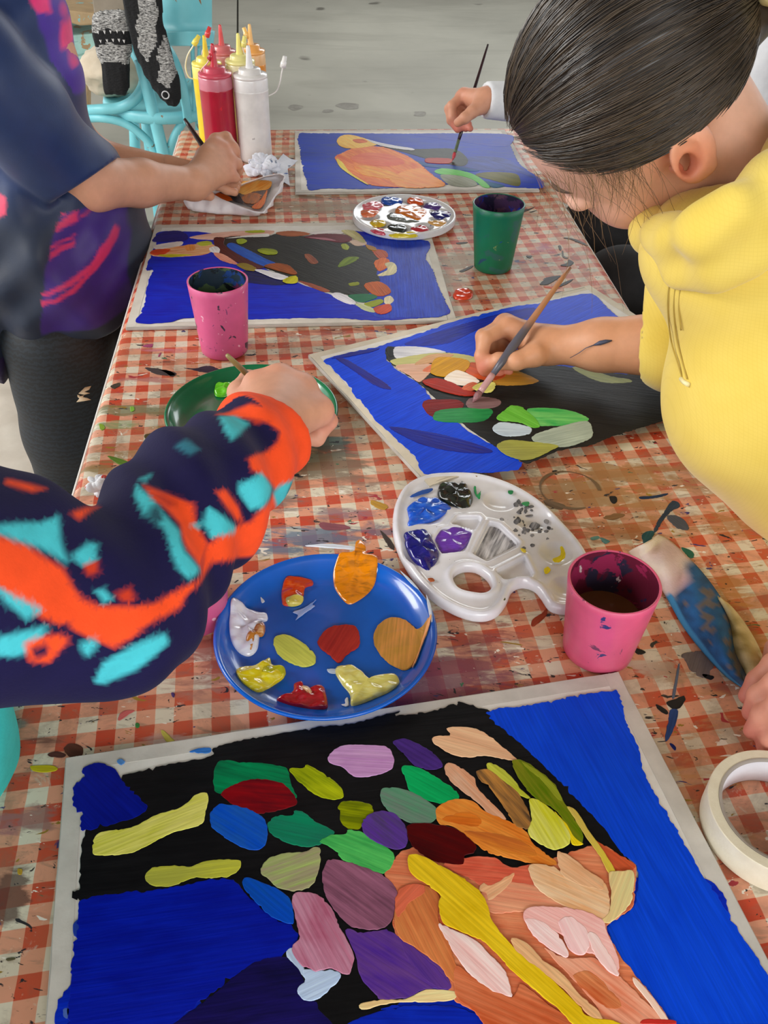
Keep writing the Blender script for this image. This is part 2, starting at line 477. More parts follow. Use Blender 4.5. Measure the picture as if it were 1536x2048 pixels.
zs_v = np.concatenate([[-.20, -.012, -.0045, -.001], np.zeros(nv), [-.001, -.0045, -.012, -.20]])
UU, VV = np.meshgrid(us, vs, indexing='xy'); ZU, ZV = np.meshgrid(zs_u, zs_v, indexing='xy')
Z = np.minimum(ZU, ZV)
X = FL[0]+EX[0]*UU-EY[0]*VV; Y = FL[1]+EX[1]*UU-EY[1]*VV
flare = np.clip(-Z-.02, 0, 1)*.10*np.sin(UU*31+VV*27)
X = X+flare; Y = Y+flare*.6
nU, nV = len(us), len(vs)
P3 = np.stack([X, Y, Z+TT], -1).reshape(-1, 3)
ii = (np.arange(nV-1)[:, None]*nU+np.arange(nU-1)[None]).ravel()
me = np_mesh(P3, np.stack([ii, ii+nU, ii+nU+1, ii+1], 1)); me.name = 'tablecloth'
GING = gingham_mat()
tablecloth = link('tablecloth', me, GING)
tag(tablecloth, 'paint-stained red and white gingham oilcloth over the table', 'tablecloth')
ua, ub = cloth_uv(P3[:, 0], P3[:, 1])
ua = ua+np.where(ZU.ravel() < -.012, np.sign(UU.ravel())*(-ZU.ravel())*35.6, 0); ub = ub+np.where(ZV.ravel() < -.012, (-ZV.ravel())*35.6, 0)
uvl = me.uv_layers.new(name='check'); li = np.empty(len(me.loops), np.int32); me.loops.foreach_get('vertex_index', li)
uvl.data.foreach_set('uv', np.stack([ua[li], ub[li]], 1).astype(np.float32).ravel())
SMEARS = [ # px, py, rx, ry (m), colour, strength, turn
 (640,930,.060,.028,(108,98,76),.95,0),(665,888,.030,.016,(25,84,88),.9,0),(620,1075,.06,.022,(98,126,152),.8,.1),(560,1090,.05,.02,(86,110,140),.7,0),
 (905,1345,.055,.03,(112,52,86),.8,.2),(980,1280,.05,.05,(150,84,74),.6,0),(850,1420,.05,.012,(120,60,96),.7,.1),(960,1195,.05,.03,(170,70,48),.6,.3),
 (270,820,.075,.015,(120,120,84),.8,0),(240,850,.06,.012,(130,150,98),.75,0),(300,905,.06,.02,(150,112,64),.6,0),(200,935,.05,.02,(136,116,70),.6,0),
 (660,660,.06,.018,(150,80,66),.6,0),(560,670,.05,.012,(170,90,84),.55,0),(330,700,.05,.01,(190,120,130),.6,0),
 (1160,985,.075,.035,(140,104,62),.8,0),(1290,1000,.05,.03,(168,126,80),.7,0),(1240,1060,.06,.03,(160,106,66),.7,.2),(1440,1180,.07,.05,(178,118,62),.6,0),(1380,1060,.04,.02,(150,112,80),.6,.5),
 (1500,1300,.04,.06,(190,130,74),.6,0),(1400,1500,.05,.08,(196,140,92),.45,0),(1290,1330,.02,.012,(214,206,190),.8,0),(1330,1345,.022,.014,(120,110,92),.8,0),
 (640,415,.16,.035,(152,130,102),.75,0),(480,425,.09,.02,(150,124,96),.7,0),(620,395,.06,.012,(120,100,84),.7,0),(930,520,.05,.05,(158,138,108),.8,0),(900,560,.04,.04,(166,140,110),.7,0),
 (990,410,.08,.03,(160,142,112),.7,0),(1085,495,.028,.03,(172,88,120),.55,.3),(1070,505,.02,.02,(190,70,76),.5,0),(1040,430,.05,.02,(176,160,130),.6,0),
 (430,1300,.06,.03,(150,66,58),.65,0),(470,1330,.05,.02,(140,84,70),.6,.1),(60,1640,.02,.012,(128,112,100),.8,0),(25,1650,.02,.014,(176,100,110),.7,0),(15,1800,.014,.022,(86,58,50),.95,0),
 (90,1480,.02,.008,(96,60,50),.7,0),(20,1450,.02,.01,(120,130,120),.6,0),(340,1480,.04,.008,(196,160,150),.6,0),(560,300,.03,.03,(170,150,120),.6,0),(575,350,.02,.08,(120,96,86),.7,0),
 (350,340,.04,.06,(206,186,150),.5,0),(1200,1130,.04,.02,(140,100,74),.6,0),(720,985,.04,.02,(190,140,120),.5,0),(760,1060,.03,.012,(110,80,90),.7,0),(700,1030,.04,.015,(150,110,120),.6,0),
 (1420,1380,.03,.03,(206,150,110),.4,0),(1330,1180,.03,.03,(150,110,90),.6,0),(1250,950,.10,.03,(150,112,70),.75,.1),(1100,1060,.05,.03,(150,100,66),.6,0),(1380,960,.06,.03,(176,132,84),.7,0),(1450,1050,.06,.03,(170,116,66),.65,0),(700,960,.05,.03,(128,104,88),.6,0),(560,1000,.05,.02,(120,104,100),.6,0),(850,1390,.09,.018,(120,58,92),.8,.12),(800,1210,.0,.0,(0,0,0),0,0),(420,1380,.06,.02,(170,128,110),.5,0),(300,760,.07,.012,(176,110,104),.6,0),(450,690,.04,.012,(186,110,130),.6,0),(1110,540,.05,.03,(206,150,140),.3,0),(1180,1500,.0,.0,(0,0,0),0,0),(1480,1130,.03,.02,(120,70,50),.5,.4)]
acc = np.zeros((len(P3), 3)); wsum = np.zeros(len(P3)); amax = np.zeros(len(P3))
for (px, py, rx, ry, col, st, tn) in SMEARS:
    if rx == 0: continue
    c = at(px, py); dx, dy = P3[:, 0]-c[0], P3[:, 1]-c[1]
    cs, sn = math.cos(tn), math.sin(tn)
    q = ((cs*dx+sn*dy)/rx)**2+((-sn*dx+cs*dy)/ry)**2
    wgt = np.exp(-q*.9)*st
    acc += wgt[:, None]*np.array(lin(col)); wsum += wgt; amax = np.maximum(amax, wgt)
ca = me.color_attributes.new('smear', 'FLOAT_COLOR', 'POINT')
ca.data.foreach_set('color', np.hstack([acc/np.maximum(wsum, 1e-6)[:, None], amax[:, None]]).astype(np.float32).ravel())

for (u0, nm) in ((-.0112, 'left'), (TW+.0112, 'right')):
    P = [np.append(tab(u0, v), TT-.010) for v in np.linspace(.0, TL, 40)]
    V, F = tube_vf(P, .0022, 6); mesh_from('edge_highlight', V, F, plain('edge_highlight', (236,232,226), .5), tablecloth)  # white tubes that paint the bright highlight along the cloth edges

# ================================================================ PAINT: strokes, blobs
def Zf(ox, oy, s): return lambda pts: [(ox+x/s, oy+y/s) for x, y in pts]
def ragged(P, amp, seed, step=.0016):
    """resample a closed outline and roughen it like a brush edge"""
    P = np.asarray(P, float); rnd = np.random.default_rng(seed)
    L = np.linalg.norm(np.roll(P, -1, 0)-P, axis=1).sum()
    n = int(min(420, max(26, L/step)))
    Q = catmull(P, n*4, True)
    seg = np.linalg.norm(np.roll(Q, -1, 0)-Q, axis=1); s = np.concatenate([[0], np.cumsum(seg)[:-1]])
    u = np.linspace(0, seg.sum(), n, endpoint=False)
    Q = np.stack([np.interp(u, s, Q[:, k]) for k in (0, 1)], 1)
    T = np.roll(Q, -1, 0)-np.roll(Q, 1, 0); T /= np.linalg.norm(T, axis=1)[:, None]+1e-12
    N = np.stack([T[:, 1], -T[:, 0]], 1)
    k = rnd.normal(size=n); k = .6*k+.4*np.roll(k, 1)
    sp = (rnd.random(n) < .05)*rnd.random(n)*2.2
    ph = rnd.random(3)*6.3; a_ = np.arange(n)*(L/n)
    lob = np.abs(np.sin(a_*430+ph[0]+1.4*np.sin(a_*170+ph[1])))*np.clip(np.sin(a_*75+ph[2])+.35, 0, 1)
    k = k+lob*2.0
    return Q+N*((k*.6+sp)*amp)[:, None], N
def stroke(parent, pts, c1, c2=None, z=0.0, thick=.00035, amp=.0004, ang=None, name='brush_stroke', mat=None, seed=None, label=None, ground=None):
    """a dab of paint lying on a surface at height z: a thin body with a rounded edge"""
    Pm = np.array([at(x, y, z)[:2] for x, y in pts])
    c = Pm.mean(0)
    if ang is None:
        d = Pm-c; cv = d.T@d; ev, evec = np.linalg.eigh(cv); ang = math.atan2(evec[1, 1], evec[0, 1])
    if seed is None: seed = int(abs(pts[0][0]*131+pts[0][1]*17+len(pts)*7))
    amp = min(amp, .10*math.sqrt(max(1e-9, np.linalg.eigvalsh((Pm-c).T@(Pm-c)/len(Pm))[0])))
    Q, N = ragged(Pm, amp, seed)
    A = .5*np.sum(Q[:, 0]*np.roll(Q[:, 1], -1)-np.roll(Q[:, 0], -1)*Q[:, 1])
    if A < 0: Q = Q[::-1]; 
    ca, sa = math.cos(ang), math.sin(ang)
    L = (Q-c)@np.array([[ca, -sa], [sa, ca]])
    T = np.roll(L, -1, 0)-np.roll(L, 1, 0); T /= np.linalg.norm(T, axis=1)[:, None]+1e-12
    Nn = np.stack([-T[:, 1], T[:, 0]], 1)      # inward for a counter-clockwise outline
    n = len(L); I = L+Nn*min(.0006, thick*1.5)
    V = [(x, y, 0) for x, y in L]+[(x, y, thick*.75) for x, y in (L+I)/2]+[(x, y, thick) for x, y in I]
    F = [(k, (k+1) % n, n+(k+1) % n, n+k) for k in range(n)]+[(n+k, n+(k+1) % n, 2*n+(k+1) % n, 2*n+k) for k in range(n)]
    vs, _, fs, orig, _, _ = delaunay_2d_cdt([Vector(p) for p in I], [(k, (k+1) % n) for k in range(n)], [], 2, 1e-7)
    mp = []
    for p, og in zip(vs, orig):
        if og: mp.append(2*n+og[0])
        else: mp.append(len(V)); V.append((p.x, p.y, thick))
    F += [tuple(mp[i] for i in f) for f in fs]
    if ground: V = [(x, y, zz+ground(c[0]+ca*x-sa*y, c[1]+sa*x+ca*y)-z) for x, y, zz in V]
    o = mesh_from(name, V, F, mat or ACR, None, smooth=False)
    put(o, (c[0], c[1], TT+z), ang)
    if parent is not None: o.parent = parent; o.matrix_parent_inverse = Matrix.Translation(parent.location).inverted() if parent.rotation_euler.z == 0 else parent.matrix_basis.inverted()
    o['col1'] = list(lin(c1)); o['col2'] = list(lin(c2 if c2 else tuple(max(0, v*.86-3) for v in c1)))
    if label: o['label'] = label
    return o
def stroke_set(parent, items, z0, prefix='brush_stroke'):
    """items: (pts, c1, c2|None[, amp]); later items lie on the earlier ones they cross"""
    placed = []
    for it in items:
        pts, c1 = it[0], it[1]; c2 = it[2] if len(it) > 2 else None; amp = it[3] if len(it) > 3 else .0004; nm = it[4] if len(it) > 4 else prefix
        a = np.array(pts); bb = (a[:, 0].min(), a[:, 1].min(), a[:, 0].max(), a[:, 1].max())
        lv = 0
        for (b, l) in placed:
            if bb[0] < b[2] and bb[2] > b[0] and bb[1] < b[3] and bb[3] > b[1]: lv = max(lv, l+1)
        placed.append((bb, lv))
        stroke(parent, pts, c1, c2, z0+lv*.00012, .00035, amp, name=nm)
def blob(parent, pts, c1, c2, z, h, seed=1, name='paint_blob', label=None, lump=.35, rings=7, ground=None):
    """a wet heap of paint: star-shaped outline, domed and lumpy"""
    Pm = np.array([at(x, y, z)[:2] for x, y in pts]); c = Pm.mean(0)
    Q = catmull(Pm, 56, True)-c; n = len(Q); rnd = np.random.default_rng(seed); ph = rnd.random(4)*6
    V, F = [], []
    for k in range(rings):
        s = math.cos(k/rings*PI/2)**.8 if k else 1.0
        zz = h*math.sin(min(1, k/rings*1.05)*PI/2)**.6 if k else 0
        for q in Q:
            x, y = q*s
            l = 1+lump*(math.sin(x*420+ph[0]+1.5*math.sin(y*300+ph[1]))+math.sin(y*510+ph[2]+1.2*math.sin(x*260)))*.5 if k else 1
            V.append((x, y, zz*l))
    V.append((0, 0, h*1.02))
    if ground: V = [(x, y, zz+ground(c[0]+x, c[1]+y)-z) for x, y, zz in V]
    for k in range(rings-1):
        for i in range(n): j = (i+1) % n; F.append((k*n+i, k*n+j, (k+1)*n+j, (k+1)*n+i))
    for i in range(n): F.append(((rings-1)*n+i, (rings-1)*n+(i+1) % n, rings*n))
    A = .5*np.sum(Q[:, 0]*np.roll(Q[:, 1], -1)-np.roll(Q[:, 0], -1)*Q[:, 1])
    if A < 0: F = [f[::-1] for f in F]
    o = mesh_from(name, V, F, WET); put(o, (c[0], c[1], TT+z))
    if parent is not None: o.parent = parent; o.matrix_parent_inverse = parent.matrix_basis.inverted()
    o['col1'] = list(lin(c1)); o['col2'] = list(lin(c2))
    if label: o['label'] = label
    return o

# crisp marks of dried paint on the cloth
za = Zf(180,640,5.486); zb = Zf(860,450,3.84); zc = Zf(1000,960,2.866); zd = Zf(100,1240,3.84); ze = Zf(0,1400,3.1625); zg = Zf(900,380,4.042)
K = (38,36,38)
MARKS = [
 (za([(720,530),(780,545),(850,550),(935,590),(930,615),(880,620),(820,580)]), (52,50,50)), (za([(1030,525),(1150,530),(1250,505),(1330,505),(1420,545),(1330,575),(1230,575),(1110,545)]), (58,52,66)),
 (za([(225,720),(300,690),(335,690),(330,720),(270,755),(240,745)]), (80,74,62)), (za([(575,285),(640,265),(690,262),(680,300),(610,300)]), (170,80,120)), (za([(440,955),(480,950),(490,990),(450,1005)]), (130,180,70)),
 (za([(100,1140),(150,1150),(165,1190),(120,1210)]), (140,170,60)), (za([(600,1260),(700,1240),(720,1290),(640,1330),(600,1300)]), (90,80,50)), (za([(745,400),(770,360),(785,360),(765,402)]), (160,70,100)),
 (zb([(845,445),(900,405),(960,392),(1005,390),(960,430),(900,460),(850,460)]), K), (zb([(985,470),(1030,440),(1100,415),(1060,450),(1000,475)]), K), (zb([(960,520),(1000,510),(1080,510),(1040,520),(970,530)]), K),
 (zb([(1005,305),(1050,290),(1060,265),(1080,270),(1105,290),(1070,318),(1010,315)]), (48,44,42)), (zb([(985,160),(1005,160),(1010,190),(995,195)]), (70,66,62)), (zb([(1012,200),(1024,200),(1032,240),(1060,250),(1050,260),(1018,245)]), (100,96,88)),
 (zb([(1025,96),(1060,98),(1120,110),(1190,140),(1212,162),(1150,142),(1080,113),(1030,104)]), (66,56,50)), (zb([(225,355),(250,342),(328,310),(320,330),(250,362)]), (66,62,58)), (zb([(740,235),(785,238),(770,255),(745,250)]), (70,70,72)),
 (zb([(880,470),(990,478),(985,488),(890,482)]), (205,90,60)), (zb([(205,135),(280,130),(285,140),(215,148)]), (84,80,76)), (zb([(125,515),(150,512),(160,540),(130,550)]), (205,60,44)), (zb([(430,640),(470,650),(480,680),(445,684)]), (215,84,44)),
 (zg([(505,185),(560,165),(640,150),(685,135),(670,150),(600,180),(520,198)]), (66,52,42)), (zg([(640,178),(680,168),(705,165),(660,182)]), (66,56,50)),
 (zc([(800,95),(880,90),(960,75),(950,90),(880,105),(810,110)]), (42,58,82)), (zc([(985,120),(1030,135),(1025,160),(990,175),(930,240),(900,290),(880,300),(895,250),(940,180)]), (52,64,76)),
 (zc([(815,310),(870,290),(885,310),(850,370),(825,370)]), (44,86,92)), (zc([(955,205),(1030,210),(1080,260),(1070,290),(1000,270)]), (82,84,90)), (zc([(625,95),(665,95),(670,125),(645,135)]), K),
 (zc([(1040,385),(1090,400),(1115,430),(1095,450),(1060,420)]), (48,104,84)), (zc([(575,330),(630,350),(600,365)]), (84,126,124)), (zc([(1040,1000),(1120,980),(1200,985),(1240,1040),(1200,1110),(1160,1140),(1100,1100),(1060,1040)]), (112,100,98)),
 (zc([(955,1270),(1000,1255),(1050,1235),(1065,1255),(1040,1300),(1000,1315),(960,1290)]), K), (zc([(890,1285),(930,1300),(965,1330),(950,1345),(910,1320)]), K), (zc([(975,1320),(1020,1320),(1010,1390),(975,1470),(950,1500),(945,1470),(960,1400)]), (44,70,124)),
 (zc([(1020,1060),(1030,1070),(1005,1230),(990,1255),(985,1240),(1000,1160)]), (92,102,120)), (zc([(970,1510),(990,1512),(1010,1535),(1000,1550)]), (28,38,104)), (zc([(760,960),(820,975),(835,990),(790,1000)]), K),
 (zc([(185,800),(230,770),(270,735),(265,780),(210,830),(180,840)]), (150,60,36)), (zc([(590,215),(660,190),(720,200),(650,230)]), (130,96,64)), (zc([(1160,1110),(1225,1125),(1210,1145),(1165,1130)]), K), (zc([(520,330),(560,320),(570,335),(530,345)]), (90,130,120)),
 (zd([(100,990),(150,950),(230,960),(260,1000),(240,1050),(180,1060),(130,1040)]), (92,54,42)), (zd([(570,1000),(640,985),(780,960),(790,975),(700,1000),(580,1020)]), (112,60,100)), (zd([(660,790),(685,795),(688,820),(668,830),(655,815)]), (60,124,64)),
 (zd([(850,850),(880,850),(930,900),(960,930),(900,940),(870,900)]), (196,184,84)), (zd([(520,760),(560,700),(650,695),(600,730),(540,770)]), (206,104,100)), (zd([(640,465),(690,440),(710,470),(660,480)]), (110,70,40)), (zd([(930,560),(955,560),(955,590),(940,592)]), (80,60,110)),
 (ze([(190,420),(260,410),(340,415),(370,435),(330,455),(230,455)]), (196,182,30)), (ze([(110,1068),(140,1070),(135,1105),(112,1100)]), (184,150,50)), (ze([(300,340),(350,325),(415,340),(400,365),(320,360)]), (82,50,44)), (ze([(40,1635),(90,1628),(95,1642),(50,1652)]), (90,84,60)),
 ([(214,913),(230,914),(258,924),(262,930),(240,930)], (98,130,50)), ([(290,735),(330,740),(352,746),(345,752),(310,748)], (70,62,62)), ([(1090,1000),(1130,1010),(1120,1020),(1092,1010)], (110,90,70)),
 ([(640,1045),(690,1050),(700,1058),(650,1060)], (150,90,100)), ([(742,1000),(775,1010),(770,1020),(748,1014)], (196,150,60)), ([(760,1060),(782,1080),(790,1100),(776,1092)], (70,60,56)), ([(700,1175),(760,1168),(762,1172),(705,1184)], (120,60,90)),
]
for it in MARKS: stroke(tablecloth, it[0], it[1], None, .0002, .0003, .0007, name='paint_mark')
# ring left by a cup
c = at(1140, 980, 0); V, F = [], []
for k in range(64):
    a = 2*PI*k/64; wv = .0012*(1+.6*math.sin(3*a+1)); 
    for r in (.030-wv, .030+wv): V.append((c[0]+r*math.cos(a)*1.0, c[1]+r*math.sin(a), TT+.0006))
for k in range(52): F.append((2*k, 2*k+1, (2*k+3) % 128, (2*k+2) % 128))
mesh_from('cup_ring_mark', V, F, plain('ring_mark', (112,88,62), .5), tablecloth)
blob(tablecloth, zb([(175,545),(195,510),(240,490),(300,495),(330,520),(320,560),(280,575),(200,575)]), (222,66,36), (205,50,28), .0004, .004, 5, name='paint_spill', label='wet red-orange paint drop on the cloth')

# ================================================================ PAINTINGS
board_m = plain('grey_board', (196,192,184), .75, (172,166,156), 30, .1, 300)
paper_m = plain('white_paper', (236,234,228), .8, (226,222,214), 60)
tape_m = plain('paper_tape', (214,210,202), .7, (198,194,186), 45, .08, 250)
def painting(name, TLp, TRp, BLp, label, tape=.016, thick=.004, jitter=.0, tape_mat=None):
    """board with taped paper; corners are table-plane points (top-left, top-right, bottom-left)"""
    a, b, c = (np.asarray(p, float)[:2] for p in (TLp, TRp, BLp))
    x = b-a; wd = np.linalg.norm(x); x /= wd
    y = c-a; ht = np.linalg.norm(y); y = y-x*(y@x); y /= np.linalg.norm(y)
    ang = math.atan2(x[1], x[0])
    V, F = box_vf(0, wd, -ht, 0, 0, thick)
    root = mesh_from(name, V, F, board_m, None, smooth=False); bevel(root, .0008, 2)
    put(root, (a[0], a[1], TT+.0006), ang)
    tag(root, label, 'painting', 'bird paintings drying on the table')
    rnd = np.random.default_rng(len(label))
    def sheet(nm, x0, x1, y0, y1, z0, t, m):
        # thin sheet with slightly uneven edges
        P = []
        for (xa, ya, xb, yb) in ((x0,y0,x1,y0),(x1,y0,x1,y1),(x1,y1,x0,y1),(x0,y1,x0,y0)):
            k = 14
            for i in range(k): P.append((xa+(xb-xa)*i/k+rnd.normal()*jitter, ya+(yb-ya)*i/k+rnd.normal()*jitter))
        n = len(P); V = [(px, py, z0) for px, py in P]+[(px, py, z0+t) for px, py in P]
        F = [(i, (i+1) % n, n+(i+1) % n, n+i) for i in range(n)]+[tuple(range(n, 2*n))]
        return mesh_from(nm, V, F, m, root, smooth=False)
    sheet('paper', tape*.45, wd-tape*.45, -ht+tape*.45, -tape*.45, thick, .0003, paper_m)
    e = .001
    tm = tape_mat or tape_m
    sheet('masking_tape', e, wd-e, -tape, -e, thick+.0003, .00015, tm); sheet('masking_tape', e, wd-e, -ht+e, -ht+tape, thick+.0003, .00015, tm)
    sheet('masking_tape', e, tape, -ht+e, -e, thick+.00045, .00015, tm); sheet('masking_tape', wd-tape, wd-e, -ht+e, -e, thick+.00045, .00015, tm)
    return root
ZP = .0054
